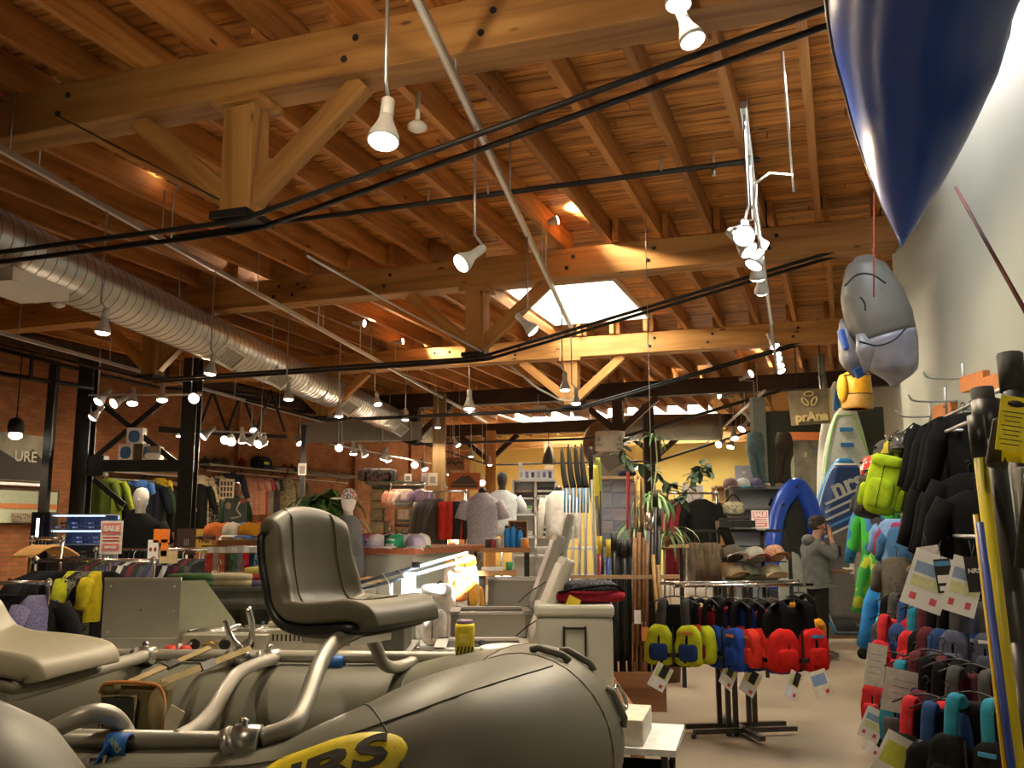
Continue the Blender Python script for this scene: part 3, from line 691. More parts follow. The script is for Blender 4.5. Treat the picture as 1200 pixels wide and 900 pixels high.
MB().tube([rel(1024, 348, 8.05), rel(1024, 280, 8.05), rel(1024, 225, 8.2)], .007, 5).build('hanging_cord', plain('cord_red', (.42, .06, .04), .7), t)
c = P(1004, 458, 9.3); t = thing('dry_bag', 'rolled yellow dry bag hanging below the grey inflatable kayak', 'bag', c)
YB = plain('bag_yellow', (.80, .42, .015), .45)
MB().lathe([(.11, -.19), (.145, -.16), (.15, .0), (.14, .17), (.10, .19)], 20).build('body', YB, t)
MB().lathe([(.146, -.19), (.152, -.17), (.152, -.05), (.146, -.04)], 20).build('base', plain('bag_tan', (.50, .30, .07), .5), t)
for z in (-.045, .15): MB().tube([(.151 * math.cos(a), .151 * math.sin(a), z) for a in [2 * PI * k / 20 for k in range(20)]], .006, 4, closed=True).build('band', BLKP, t)
MB().ell((-.15, -.02, .02), (.05, .09, .15)).build('side_pocket', YB, t); MB().tube([(0, 0, .18), (.1, -.3, .35)], .006, 5).build('cord', BLKP, t)
# ================================================================ the raft in the foreground
RM = M_at((-0.6, 3.15, 0), -0.075)
raft = thing('inflatable_raft', 'grey inflatable fishing raft with an upturned bow and a yellow oval badge', 'raft', M=RM)
rc = [(-3.3, -.75, .80), (-2.2, -.75, .80), (-1.0, -.75, .80), (0, -.75, .81), (.30, -.72, .89), (.52, -.56, .955), (.67, -.22, .96), (.66, .2, .93), (.52, .55, .87), (.28, .71, .83), (0, .75, .80), (-1.0, .75, .80), (-2.2, .75, .80), (-3.3, .75, .80)]
NS = 10
cpts = crom(rc, NS); NT = len(cpts)
def tframe(i):
    t = (cpts[min(i + 1, NT - 1)] - cpts[max(i - 1, 0)]).normalized(); x = t.cross(Vector((0, 0, 1))).normalized()
    return x, x.cross(t).normalized()          # x points to the outside of the raft
TR = 0.255
def tsurf(s, a, off=0.0):                       # s in path points, a = angle from the top, positive to the outside
    i = max(0, min(NT - 2, int(s))); f = s - i
    p0, p1 = cpts[i], cpts[i + 1]; x0, z0 = tframe(i); x1, z1 = tframe(i + 1)
    p = p0.lerp(p1, f); x = x0.lerp(x1, f); z = z0.lerp(z1, f)
    r = TR + off + (0.02 if 38 < s < 92 else 0) * min(1, max(0, (s - 38) / 10), max(0, (92 - s) / 10))
    return p + x * (math.sin(a) * r) + z * (math.cos(a) * r)
MB().loft([[tsurf(i, 2 * PI * k / 36) for k in range(36)] for i in range(NT)]).build('side_tube', RUBBER, raft)
SEAM = plain('raft_seam', (.13, .125, .095), .6)
def line_on(s0, s1, a0, a1, r=.0022, n=24, name='seam', mat=SEAM, off=.001):
    MB().tube([tsurf(s0 + (s1 - s0) * k / n, a0 + (a1 - a0) * k / n, off) for k in range(n + 1)], r, 5).build(name, mat, raft)
for s in (30.0, 42.5, 58.0, 72, 98.0, 108): line_on(s, s, -2.2, 2.2)
line_on(0, 57, .42, .42); line_on(92, 129, .35, .35, n=30)
for a in (): line_on(24, 104, a + .25, a + .25, .008, 60, 'rub_strake', plain('strake', (.20, .185, .15), .5))
fl = MB().grid(lambda i, j: Vector((-3.3 + 3.8 * i, -.62 + 1.24 * j, .60 + .03 * math.cos(j * 8 * PI))), 6, 48); fl.build('raft_floor', plain('raft_floor_grey', (.15, .145, .12), .6), raft, solid=.03)
# patches with D rings / handles on the bow
HND = plain('handle_grey', (.15, .145, .11), .6)
for s, a in ((59.5, .25), (62.5, .5), (61.5, 1.15)):
    c0 = tsurf(s, a, .012); e1 = (tsurf(s + .6, a) - tsurf(s - .6, a)).normalized()
    h = MB()
    h.tube([tsurf(s, a - .22, .004), tsurf(s, a - .14, .014), tsurf(s, a + .14, .014), tsurf(s, a + .22, .004)], .011, 8, flat=1.0)
    hh = h.build('carry_handle', HND, raft)
s, a = 64.5, 1.15
MB().tube([tsurf(s + .5 * math.cos(q), a + .13 * math.sin(q), .02 + .01 * math.cos(q)) for q in [2 * PI * k / 14 for k in range(14)]], .006, 6, closed=True).build('d_ring', CHROME, raft)
# yellow oval badge with dark letters, wrapped on the tube
s0, a0 = 37.2, 0.72
LS = (cpts[38] - cpts[37]).length                # metres per path step here
def onbadge(x, y, off): return tsurf(s0 + x / LS, a0 - y / TR, off)
def disc(rx, ry, off, name, mat):
    m = MB(); n = 40; rings = [[onbadge(rx * q * math.cos(2 * PI * k / n), ry * q * math.sin(2 * PI * k / n), off + (0 if q < 1 else -.004)) for k in range(n)] for q in (.02, .35, .7, .96, 1.0)]
    m.loft(rings, True); return m.build(name, mat, raft)
disc(.128, .088, .003, 'badge', plain('badge_yellow', (.86, .70, .02), .45))
tm = text_mb('NRS', .105, .003, .004, .25)
tb = MB(); cu = [onbadge(x * .98, z * .95, .006 - y) for x, y, z in tm.v]; tb.v = [tuple(p) for p in cu]; tb.f = tm.f; tb.s = tm.s
tb.build('badge_lettering', plain('badge_dark', (.06, .055, .04), .5), raft)
# trestles that carry the raft
for x in (-1.9, .05):
    t = thing('trestle', 'low black trestle under the ' + ('middle' if x < -1 else 'bow end') + ' of the raft', 'stand', RM @ Vector((x, 0, 0)), -.075)
    MB().box((0, 0, .505), (.1, 1.9, .07)).build('top_rail', BLACK, t)
    for y in (-.8, .8):
        for sx in (-1, 1): MB().bar((0, y, .48), (sx * .22, y * 1.05, .0), .04, .04).build('leg', BLACK, t)
# ---------------------------------------------------------------- rowing frame
fr_ = thing('rowing_frame', 'bent aluminium pipe rowing frame lying on the raft tubes', 'frame', M=RM)
RI = RM.inverted()
def LP(px, py, Y): return RI @ P(px, py, Y)
def pipe_part(pts, r=.024, name='pipe', n=6, root=fr_): return MB().tube(crom(pts, n), r, 14).build(name, PIPE, root)
nr0, nr1 = Vector((-3.0, -.74, 1.08)), Vector((-.03, -.74, 1.075)); f0, f1 = Vector((-2.6, .74, 1.08)), Vector((.32, .74, 1.085))
pipe_part([nr0, nr1], name='side_rail'); pipe_part([f0, f1], name='side_rail')
pipe_part([LP(304, 866, 2.40), LP(340, 852, 2.44), LP(356, 828, 2.52), LP(374, 780, 2.68), LP(392, 754, 2.82), LP(415, 742, 3.0), LP(429, 741, 3.2), LP(440, 757, 3.4), LP(449, 777, 3.6), LP(464, 782, 3.75), LP(492, 773, 3.9)], name='seat_arch')
pipe_part([LP(205, 868, 2.42), LP(232, 853, 2.55), LP(250, 832, 2.8), LP(268, 802, 3.2), LP(285, 785, 3.55), LP(322, 771, 3.9)], name='cross_bar')
pipe_part([LP(20, 812, 2.75), LP(60, 801, 2.95), LP(100, 789, 3.25), LP(172, 768, 3.93)], name='cross_bar')
pipe_part([LP(50, 861, 2.36), LP(85, 844, 2.36), LP(110, 836, 2.38), LP(130, 839, 2.42), LP(143, 852, 2.46), LP(150, 866, 2.46)], name='foot_bar')
FIT = plain('cast_fitting', (.68, .67, .63), .28, .9, .1, 30, .3)
def fitting(px, py, Y, k=1.0):
    c = LP(px, py, Y); m = MB(); ex = Vector((1, 0, 0))
    m.lathe([(.030 * k, -.03 * k), (.036 * k, -.028 * k), (.036 * k, .028 * k), (.030 * k, .03 * k)], 12, Matrix.Translation(c) @ Matrix.Rotation(PI / 2, 4, 'Y'))
    f = m.build('clamp_fitting', FIT, fr_)
    MB().lathe([(.012, .0), (.014, .0), (.014, .022), (.006, .026)], 6, Matrix.Translation(c + Vector((-.012, 0, .03)))).build('bolt', CHROME, f)
    MB().lathe([(.034 * k, -.012), (.034 * k, .012)], 12, Matrix.Translation(c + Vector((-.035, -.02, 0))) @ Matrix.Rotation(1.1, 4, 'Y')).build('collar', FIT, f)
fitting(290, 869, 2.40, 1.15); fitting(173, 768, 3.92); fitting(319, 771, 3.9); fitting(492, 774, 3.9); fitting(283, 769, 3.9, .9)
MB().lathe([(.026, 0), (.026, .012)], 14, Matrix.Translation(nr1) @ Matrix.Rotation(PI / 2, 4, 'Y')).build('end_plug', BLKP, fr_)
MB().lathe([(.027, -.035), (.028, 0), (.027, .035)], 14, Matrix.Translation(LP(393, 776, 3.88)) @ Matrix.Rotation(PI / 2, 4, 'Y')).build('blue_sleeve', plain('sleeve_blue', (.02, .12, .45), .5), fr_)
# chrome oarlock standing on the far rail
c = P(284, 768, 3.88); t = thing('oarlock', 'chrome horn oarlock standing on the far rail of the frame', 'oarlock', c)
MB().tube([(0, 0, -.02), (0, 0, .05)], .014, 8).build('pin', CHROME, t)
MB().tube(crom([(-.075, 0, .14), (-.06, 0, .09), (-.03, 0, .05), (0, 0, .04), (.03, 0, .06), (.035, 0, .12), (.015, 0, .19)], 5), .013, 8).build('horns', CHROME, t)
MB().lathe([(.03, -.03), (.034, 0), (.028, .02)], 12).build('base_clamp', CHROME, t)
# ---------------------------------------------------------------- seats
VIN = plain('seat_vinyl', (.135, .126, .088), .46, 0, .05, 5, .05)
def seat(label, M, prof, wid, bol, vin, shellm, lines=True, dome=0.0):
    t = thing('raft_seat', label, 'seat', M=M)
    pc = crom([(x, 0, z) for x, z in prof], 5); n = len(pc)
    def S(u, v, off=0.0, k=1.0):
        i = min(n - 1, int(u * (n - 1) + .5)); p = pc[i]
        tg = (pc[min(i + 1, n - 1)] - pc[max(i - 1, 0)]).normalized(); nm = Vector((-tg.z, 0, tg.x)) * -1
        if nm.dot(Vector((.4, 0, 1))) < 0: nm = -nm
        w_ = wid(u) * k; y = (v * 2 - 1)
        e = abs(y) ** 2.6
        return Vector((p.x, y * w_, p.z - dome * max(0, 1 - u / .42) * abs(y) ** 2.4)) + nm * (bol(u) * e * min(1, u / .45) + off)
    g = MB().grid(lambda u, v: S(u, v), n - 1, 20)
    cu_ = g.build('cushion', vin, t, solid=.075, sub=1)
    g2 = MB().grid(lambda u, v: S(u, v, -.062, 1.0), n - 1, 20); g2.build('shell', shellm, t, solid=.035, sub=1)
    if lines:
        for v in (.22, .78): MB().tube([S(u / 40, v, .040) for u in range(2, 33)], .0035, 5).build('piping', plain('piping_dark', (.07, .065, .045), .5), cu_)
        MB().tube([S(.66, .12 + .76 * q / 16, .040) for q in range(17)], .003, 5).build('piping', MATS['piping_dark'], cu_)
    return t
p1 = P(395, 742, 3.1)
s1 = seat('tall backed olive vinyl boat seat mounted on the pipe arch', M_at((p1.x + .035, 3.1, 1.325), -.52) @ Matrix.Scale(.88, 4),
     [(-.268, .29), (-.268, .335), (-.25, .362), (-.228, .345), (-.215, .22), (-.20, .13), (-.175, .05), (-.12, .0), (-.03, -.005), (.08, .01), (.17, .025), (.225, .012), (.24, -.03)],
     lambda u: .04 + .18 * math.sqrt(max(0, 1 - (1 - max(0, u - .05) / .31) ** 2)) if u < .36 else (.22 + .01 * math.sin((u - .3) * 4)) * (1 - .12 * max(0, (u - .8) / .2)), lambda u: .05 * math.exp(-((u - .42) / .28) ** 2) + .008, VIN, BLKP, True, .13)
MB().box((0, 0, -.085), (.22, .24, .025)).build('swivel_plate', ALU, s1); MB().tube([(0, 0, -.10), (0, 0, -.05)], .05, 12).build('swivel_post', BLKP, s1)
p2 = P(28, 790, 2.7)
s2 = seat('moulded tan plastic boat seat beside the clothes rack end of the raft', M_at((p2.x - .10, 2.75, 1.25), -.15) @ Matrix.Scale(.9, 4),
     [(-.26, .10), (-.24, .125), (-.20, .12), (-.165, .06), (-.12, .01), (-.04, -.012), (.08, -.015), (.18, -.018), (.25, -.03), (.262, -.06)],
     lambda u: .20 + .03 * math.sin(u * 3), lambda u: .028 * math.exp(-((u - .5) / .3) ** 2), plain('seat_plastic', (.36, .33, .24), .45, 0, .04), plain('seat_plastic_dark', (.16, .145, .10), .5), False)
MB().box((0, 0, -.115), (.26, .26, .03)).build('mount_plate', ALU, s2)
# ---------------------------------------------------------------- rounded pontoon end close to the camera
a = thing('pontoon_end', 'rounded end of a second grey pontoon in front of the near rail', 'raft', P(0, 860, 1.75))
o = P(0, 860, 1.75)
pp = [(-2.2, 2.0, .98, .30), (-1.4, 1.85, 1.0, .31), (-1.08, 1.78, 1.01, .30), (-.95, 1.76, 1.0, .26), (-.86, 1.745, .98, .20), (-.79, 1.735, .96, .125), (-.755, 1.73, .95, .05), (-.75, 1.729, .95, .01)]
MB().tube([Vector(q[:3]) - o for q in pp], [q[3] for q in pp], 32).build('tube', RUBBER, a)
for q in (2, 5): MB().tube([Vector(pp[q][:3]) - o + Vector((0, math.cos(x) * pp[q][3], math.sin(x) * pp[q][3])) * 1.006 for x in [2 * PI * k / 32 for k in range(32)]], .003, 5, closed=True).build('seam', SEAM, a)
MB().box((-.9, .1, -.65 + .0), (.5, .1, .1)).build('support_pad', BLACK, a, M=Matrix.Translation(Vector((-1.2, 1.8, .6)) - o - Vector((-.9, .1, -.65))))
for dx in (-.2, .2): MB().bar(Vector((-1.2 + dx, 1.8, .58)) - o, Vector((-1.2 + dx * 1.5, 1.8, 0)) - o, .05, .05).build('support_leg', BLACK, a)
# ---------------------------------------------------------------- bag, strap
c = P(160, 828, 3.28); t = thing('gear_bag', 'small olive and tan fishing bag strapped below the far rail', 'bag', c, -.12)
OL = cloth((.13, .105, .05)); TAN = cloth((.30, .23, .12)); ORG = plain('orange_trim', (.45, .16, .03), .7)
MB().box((0, 0, 0), (.235, .085, .165)).build('body', OL, t, bevel=.025)
MB().box((-.03, -.05, -.015), (.12, .035, .125)).build('front_pocket', plain('pocket_black', (.03, .03, .028), .5), t, bevel=.012)
MB().tube([(-.09, -.067, -.075), (.03, -.067, -.075), (.03, -.067, .045), (-.09, -.067, .045)], .008, 6, closed=True).build('pocket_rim', TAN, t)
MB().tube(crom([(-.12, -.03, .05), (-.08, -.05, .083), (.05, -.05, .085), (.11, -.045, .06), (.118, -.04, -.07)], 5), .007, 6).build('zip_trim', ORG, t)
MB().ell((-.075, -.02, .06), (.045, .04, .025)).build('side_pouch', OL, t); MB().ell((.095, -.04, 0), (.03, .03, .075)).build('side_pouch', TAN, t)
for x, dx in ((-.03, .02), (.085, .075)):
    p0 = Vector((x, 0, .08)); p1_ = Vector((x + dx, .58, .125))
    MB().bar(p0, p1_, .022, .005, (0, 1, 0)).build('strap', TAN, t); MB().bar(p0.lerp(p1_, .4), p0.lerp(p1_, .55), .030, .014, (0, 1, 0)).build('buckle', BLKP, t)
MB().box((0, 0, 0), (.055, .003, .09)).build('price_tag', plain('kraft_tag', (.55, .50, .40), .8), t, M=M_at((.15, -.04, -.035), 0, 0, .45))
c = P(137, 874, 2.40); t = thing('cam_strap', 'blue webbing strap with a metal buckle round the near rail', 'strap', c, -.075)
BLW = plain('strap_blue', (.015, .13, .48), .6)
MB().loft([[Vector((w_ , math.cos(q) * r, math.sin(q) * r)) for q in [2 * PI * k / 20 for k in range(20)]] for w_, r in ((-.02, .028), (-.02, .031), (.035, .031), (.035, .028))], False).build('loop', BLW, t)
MB().bar((.0, -.03, .01), (-.05, -.075, -.105), .042, .004, (1, 0, 0)).build('webbing_tail', BLW, t)
MB().box((0, 0, 0), (.06, .035, .006)).build('end_flap', BLW, t, M=M_at((-.045, -.06, -.06), .3, .5)); 
bk = MB()
for sx in (-1, 1): bk.box((sx * .02, 0, 0), (.006, .05, .01))
for sx in (-1, 0, 1): bk.box((0, sx * .022, 0), (.04, .007, .01))
bk.build('buckle', FIT, t, M=M_at((-.022, -.058, -.035), 0, 1.1))
lettering('NRS', .022, plain('strap_print', (.55, .65, .10), .6), t, M_at((.01, -.032, .008), 0, .15) @ Matrix.Rotation(.9, 4, 'Y'), depth=.001)
# ---------------------------------------------------------------- camp kitchen table behind the raft
tx0, tx1, ty0, ty1, tz = -2.35, -.48, 4.33, 4.95, 1.03
c = Vector(((tx0 + tx1) / 2, (ty0 + ty1) / 2, 0)); t = thing('camp_table', 'long grey camp table carrying stoves behind the raft', 'table', c)
MB().box((0, 0, tz - .02), (tx1 - tx0, ty1 - ty0, .04)).build('table_top', plain('table_grey', (.30, .29, .26), .5), t)
for sx in (-1, 1):
    for sy in (-1, 1): MB().bar((sx * .85, sy * .25, tz - .04), (sx * .88, sy * .28, 0), .035, .035).build('leg', BLACK, t)
c = P(118, 757, 4.5); c.z = tz
t = thing('stove_windscreen', 'riveted aluminium stove windscreen standing on the camp table', 'windscreen', c)
wd_ = .365; ht = .335
MB().prism([(0, 0), (wd_, 0), (wd_ + .0, ht), (.0, ht)], .006).build('front_panel', ALU, t)
sa = .62; sl = .27
MB().prism([(0, .035), (sl, .035), (sl, .12), (sl * .42, ht - .01), (0, ht - .01)], .005, M_at((wd_, 0, 0), sa)).build('side_panel', plain('alu_side', (.50, .52, .40), .35, .8, .05), t)
MB().box((wd_ / 2, -.01, .03), (wd_, .03, .06)).build('base_lip', ALU, t); MB().bar((0, 0, ht), (wd_, 0, ht), .015, .012).build('top_fold', plain('fold_bright', (.75, .70, .62), .3, .8), t)
for x in (.03, .18, .335):
    for z in (.09, .19, .30):
        if x == .18 and z != .19: continue
        MB().ell((x, -.005, z), (.006, .004, .006), 8, 6).build('rivet', CHROME, t)
for k, px in enumerate((200, 217)):
    c = P(px, 762, 4.36); c.z = tz + .0
    t = thing('fuel_knob', 'red plastic knob on the table edge, ' + ('beside the windscreen corner' if k == 0 else 'touching the stove'), 'knob', c)
    MB().lathe([(.02, 0), (.028, .008), (.03, .03), (.02, .042), (.006, .045)], 10).build('cap', plain('knob_red', (.62, .05, .02), .4), t); MB().tube([(0, 0, .04), (.03, 0, .055)], .006, 6).build('stem', CHROME, t)
SS = plain('stove_steel', (.58, .55, .47), .35, .75, .08)
c = P(275, 765, 4.55); c.z = tz; t = thing('camp_stove', 'low steel two burner camp stove with wire grates', 'stove', c)
MB().box((0, 0, .045), (.40, .32, .09)).build('body', SS, t, bevel=.006)
for x in (-.14, .0, .11): 
    MB().lathe([(.026, 0), (.026, .006), (.018, .006)], 14, M_at((x, -.16, .045), 0, PI / 2)).build('knob_hole', BLKP, t)
MB().tube([(-.10, -.17, .04), (-.06, -.175, .055), (-.04, -.17, .04)], .006, 6).build('valve', plain('brass', (.6, .4, .1), .3, .9), t)
for bx in (-.1, .1):
    g = MB()
    for q in range(5): g.tube([(bx - .085, -.14 + q * .07, .10), (bx + .085, -.14 + q * .07, .10)], .005, 5)
    for q in (-.08, .08): g.tube([(bx + q, -.14, .10), (bx + q, .14, .10)], .005, 5)
    g.build('wire_grate', CHROME, t)
c = P(388, 765, 4.6); c.z = tz; t = thing('griddle_stove', 'wide steel camp stove with a slotted front under the tall seat', 'stove', c)
MB().box((-.05, 0, .055), (.52, .34, .11)).build('body', SS, t, bevel=.006); MB().box((.29, 0, .06), (.16, .36, .12)).build('end_case', plain('case_dark', (.10, .10, .09), .45, .4), t, bevel=.005)
for q in range(22): MB().box((-.24 + q * .02, -.171, .07), (.008, .004, .03)).build('slot', BLKP, t)
MB().box((-.1, .02, .125), (.36, .28, .025)).build('lid', plain('lid_tan', (.36, .33, .22), .5), t, bevel=.006); MB().box((.29, .0, .128), (.17, .2, .014)).build('lid', ALU, t)
# can holder and bucket
c = RM @ Vector((.36, .69, 0)); c.z = 1.10
t = thing('can_cooler', 'yellow neoprene can holder with a dark wave print on the far raft tube', 'can', c)
MB().lathe([(.034, 0), (.038, .01), (.040, .11), (.037, .125)], 16).build('sleeve', plain('koozie_yellow', (.72, .58, .03), .7), t)
MB().box((0, -.0395, .07), (.04, .002, .035)).build('print_panel', plain('koozie_print', (.80, .66, .12), .7), t)
for k in range(5): MB().bar((-.03 + k * .014, -.037, .006), (-.022 + k * .014, -.039, .04), .006, .003).build('print_stripe', BLKP, t)
MB().lathe([(.033, .12), (.034, .135), (.028, .14)], 14).build('can_top', plain('can_violet', (.30, .22, .35), .3, .5), t)
c = P(597, 765, 5.0); c.z = 0
t = thing('crate', 'black crate under the white bucket', 'crate', c); MB().box((0, 0, .28), (.4, .4, .56)).build('body', BLKP, t, bevel=.01); MB().box((0, 0, .575), (.42, .42, .03)).build('lid', BLKP, t)
c = c.copy(); c.z = .59
t = thing('bucket', 'white plastic bucket behind the bow of the raft', 'bucket', c)
MB().lathe([(.115, 0), (.12, 0), (.148, .385), (.156, .388), (.156, .40), (.143, .40), (.115, .02), (.01, .015)], 28).build('body', WHITEP, t)
MB().tube([(.158 * math.cos(a_), .158 * math.sin(a_), .33) for a_ in [PI + PI * k / 16 for k in range(17)]], .004, 5).build('wire_handle', CHROME, t)
MB().lathe([(.13, .0), (.13, .01)], 16, Matrix.Translation((0, 0, .30))).build('contents', plain('bucket_contents', (.55, .48, .42), .8), t)
# small table with a carton beside the bow
c = Vector((.535, 4.05, 0)); t = thing('side_stand', 'white topped folding stand with black legs beside the bow', 'table', c, -.25)
MB().box((0, 0, .735), (.34, .5, .025)).build('top', plain('stand_white', (.72, .73, .76), .5), t)
for sx in (-1, 1):
    MB().bar((sx * .12, -.2, .72), (sx * .14, .2, 0), .025, .025).build('leg', BLACK, t); MB().bar((sx * .12, .2, .72), (sx * .14, -.2, 0), .025, .025).build('leg', BLACK, t)
MB().box((0, 0, .45), (.28, .04, .4)).build('dark_bag', BLKF, t)
c = Vector((.455, 4.02, .7475)); t = thing('carton', 'flat white cardboard carton on the folding stand', 'box', c, -.25)
MB().box((0, 0, .05), (.22, .34, .10)).build('box_body', plain('carton_card', (.62, .58, .48), .8), t, bevel=.004); MB().box((0, -.171, .05), (.05, .002, .05)).build('print_panel', plain('carton_print', (.45, .41, .33), .8), t)
MB().box((0, 0, .1005), (.03, .34, .002)).build('tape', plain('tape', (.50, .42, .28), .5), t)
# ================================================================ builders for the goods
SHM = {}
def garment_mesh(kind, mat, w=.46, h=.66, d=.11, seed=0):
    k = (kind, mat.name, round(w, 2), round(h, 2), round(d, 2), seed % 3)
    if k in SHM: return SHM[k]
    rr = random.Random(seed); m = MB(); n = 28; ph = rr.uniform(0, 6)
    def ring(z, hw, hd, fold=0.0): return [Vector((hw * math.cos(a) * (1 + fold * .5 * math.sin(5 * a + ph)), hd * math.sin(a) * (1 + fold * math.sin(7 * a + ph)), z)) for a in [2 * PI * q / n for q in range(n)]]
    if kind in ('tee', 'long', 'vestless'):
        m.loft([ring(-.09, .07, .045), ring(-.115, .12, .05), ring(-.155, w * .44, d * .55), ring(-.21, w * .47, d * .7), ring(-.32, w * .43, d * .8, .1), ring(-.5, w * .42, d * .8, .2), ring(-.10 - h, w * .45, d * .75, .25)])
        if kind != 'vestless':
            L = .22 if kind == 'tee' else .55
            for s in (-1, 1):
                a, b = Vector((s * w * .40, 0, -.17)), Vector((s * (w * .5 + L * .28), 0, -.17 - L * .95))
                m.tube([a, a.lerp(b, .3) + Vector((s * .02, 0, .01)), a.lerp(b, .7), b], [d * .62, d * .6, d * .52, d * .45], 12)
    elif kind == 'pants':
        for s in (-1, 1):
            m.loft([ring(0, .001, .001)][:0] + [[v + Vector((s * w * .24, 0, 0)) for v in ring(-.06, w * .25, d * .7)], [v + Vector((s * w * .24, 0, 0)) for v in ring(-.3, w * .25, d * .85, .1)], [v + Vector((s * w * .26, 0, 0)) for v in ring(-h, w * .2, d * .6, .15)]])
    me = m.mesh('garment'); me.materials.append(mat); SHM[k] = me; return me
def hanger_mesh(mat):
    k = ('hanger', mat.name)
    if k not in SHM:
        m = MB(); m.tube(crom([(0, 0, -.10), (0, 0, -.04), (.018, 0, -.018), (0, 0, .004), (-.018, 0, -.012)], 4), .004, 5)
        m.tube(crom([(-.2, 0, -.16), (-.1, 0, -.115), (0, 0, -.095), (.1, 0, -.115), (.2, 0, -.16)], 4), .006, 6)
        SHM[k] = m.mesh('hanger'); SHM[k].materials.append(mat)
    return SHM[k]
def garment(name, label, cat, M, kind, mat, w=.46, h=.66, d=.11, seed=0, hm=None, group=None):
    t = thing(name, label, cat, M=M, group=group)
    link('cloth_body', garment_mesh(kind, mat, w, h, d, seed), t)
    link('hanger', hanger_mesh(hm or BLKP), t)
    return t
CAPM = {}
def cap(label, M, mat, brim, group=None, name='baseball_cap', front=None):
    t = thing(name, label, 'cap', M=M, group=group)
    if 'b' not in CAPM:
        CAPM['c'] = MB().lathe([(.088, 0), (.092, .01), (.093, .05), (.08, .09), (.05, .113), (.012, .122)], 20, sx=1.0, sy=1.12)
        def bf(u, v):
            a = PI * (1.18 + .64 * u); r0 = .092; L = .075 * math.sin(PI * u) ** .5
            return Vector((math.cos(a) * (r0 + L * v), math.sin(a) * 1.12 * (r0 + L * v), .012 - .03 * v * (1 - math.sin(PI * u)) - .012 * v))
        CAPM['b'] = MB().grid(bf, 14, 4)
    for key, mt, nm in (('c', mat, 'crown'), ('b', brim, 'brim')):
        kk = (key, mt.name)
        if kk not in CAPM: CAPM[kk] = CAPM[key].mesh(nm); CAPM[kk].materials.append(mt)
        ob_ = link(nm, CAPM[kk], t, solid=.004 if key == 'b' else 0)
        if key == 'c': crown_ = ob_
    if front: MB().grid(lambda u, v: Vector((math.cos(PI * (1.3 + .4 * u)) * .0945, math.sin(PI * (1.3 + .4 * u)) * 1.12 * .0945 + v * .012, .015 + .065 * v)), 8, 3).build('front_patch', front, crown_, solid=.002)
    kb = ('btn', mat.name)
    if kb not in CAPM: CAPM[kb] = MB().ell((0, 0, .122), (.010, .010, .006), 8, 6).mesh('button'); CAPM[kb].materials.append(mat)
    link('button', CAPM[kb], crown_)
    return t
def sbox(mb, c, d, e=.45, nu=20, nv=12, M=None): return mb.ell(c, (d[0] / 2, d[1] / 2, d[2] / 2), nu, nv, M, e)
VM = {}
def taper(m, xc, zc, H):
    m.v = [(xc + (x - xc) * (1 + .30 * (zc - z) / H) + .006 * math.sin(z * 60 + x * 25), y + .006 * math.sin(x * 55 + z * 30), z - .03 * ((x - xc) / .1) ** 2 * .3) for x, y, z in m.v]
    return m
def vest(label, M, mat, trim=None, back=None, tags=1, group=None, w=.42, h=.46, low=.0, cat='life vest', name='life_vest'):
    """puffy life vest on a hanger; hook at the origin, front towards -Y"""
    trim = trim or BLKF; back = back or mat
    t = thing(name, label, cat, M=M, group=group)
    def pm(key, fn, mt, nm, parent=None):
        kk = (key, mt.name, round(w, 2), round(h, 2)); par = t
        if kk not in VM: VM[kk] = fn().mesh(nm); VM[kk].materials.append(mt)
        return link(nm, VM[kk], parent or t)
    FP = {}
    link('hanger', hanger_mesh(BLKP), t)
    zt = -.30; zb = zt - h * .62; zc = (zt + zb) / 2
    pm('bk', lambda: sbox(MB(), (0, .075, -.40), (w * .8, .07, h * .95)), back, 'back_panel')
    for s in (-1, 1):
        FP[s] = pm('f%d' % s, lambda: taper(sbox(MB(), (s * w * .255, -.07, zc), (w * .47, .11, zt - zb), .55), s * w * .255, zc, zt - zb), mat, 'front_panel')
        pm('s%d' % s, lambda: MB().tube(crom([(s * w * .22, .07, -.25), (s * w * .21, .05, -.16), (s * w * .20, 0, -.125), (s * w * .20, -.055, -.16), (s * w * .22, -.085, zt - .05)], 4), .036, 8, flat=.45), trim, 'shoulder_strap')
        pm('b%d' % s, lambda: MB().tube(crom([(s * w * .23, -.10, zt - .02), (s * w * .24, -.124, zc + .02), (s * w * .2, -.125, zb + .03)], 4), .012, 6, flat=.5), BLKF, 'webbing')
    pm('z', lambda: MB().box((0, -.118, zc), (.012, .012, (zt - zb) * .9)), BLKP, 'zip')
    wb_ = pm('belt', lambda: MB().loft([[Vector((w * .50 * math.cos(a), .125 * math.sin(a) * 1.03, z)) for a in [2 * PI * q / 20 for q in range(20)]] for z in (zb + .10, zb + .07)], False), BLKF, 'waist_belt')
    h_ = sum(map(ord, label)); pk = [mat, BLKF, cloth((.10, .10, .11)), cloth((.16, .015, .02)), cloth((.02, .04, .14))][h_ % 5 if h_ % 2 else 0]
    for s in (-1, 1): pm('p%d' % s, lambda: sbox(MB(), (s * w * .255, -.118, zc - .05), (w * .34, .05, (zt - zb) * .42), .5, 14, 8), pk, 'chest_pocket', FP[s])
    pm('tab', lambda: MB().box((w * .25, -.128, zt - .06), (w * .2, .008, .02)), [PAPER, plain('tab_or', (.6, .2, .03), .6), plain('tab_bl', (.05, .25, .5), .6)][h_ % 3], 'reflective_tab')
    pm('buck', lambda: MB().box((0, -.132, zb + .085), (.05, .016, .03)), BLKP, 'buckle', wb_)
    for k in range(tags):
        x = (-.10, .12, .0)[k]; q = M_at((x, -.13 - .01 * k, zb - .08), (.2, -.3, .5)[k], 0, (.5, -.3, .2)[k])
        tagcard(t, q, k)
    return t
TAGM = {}
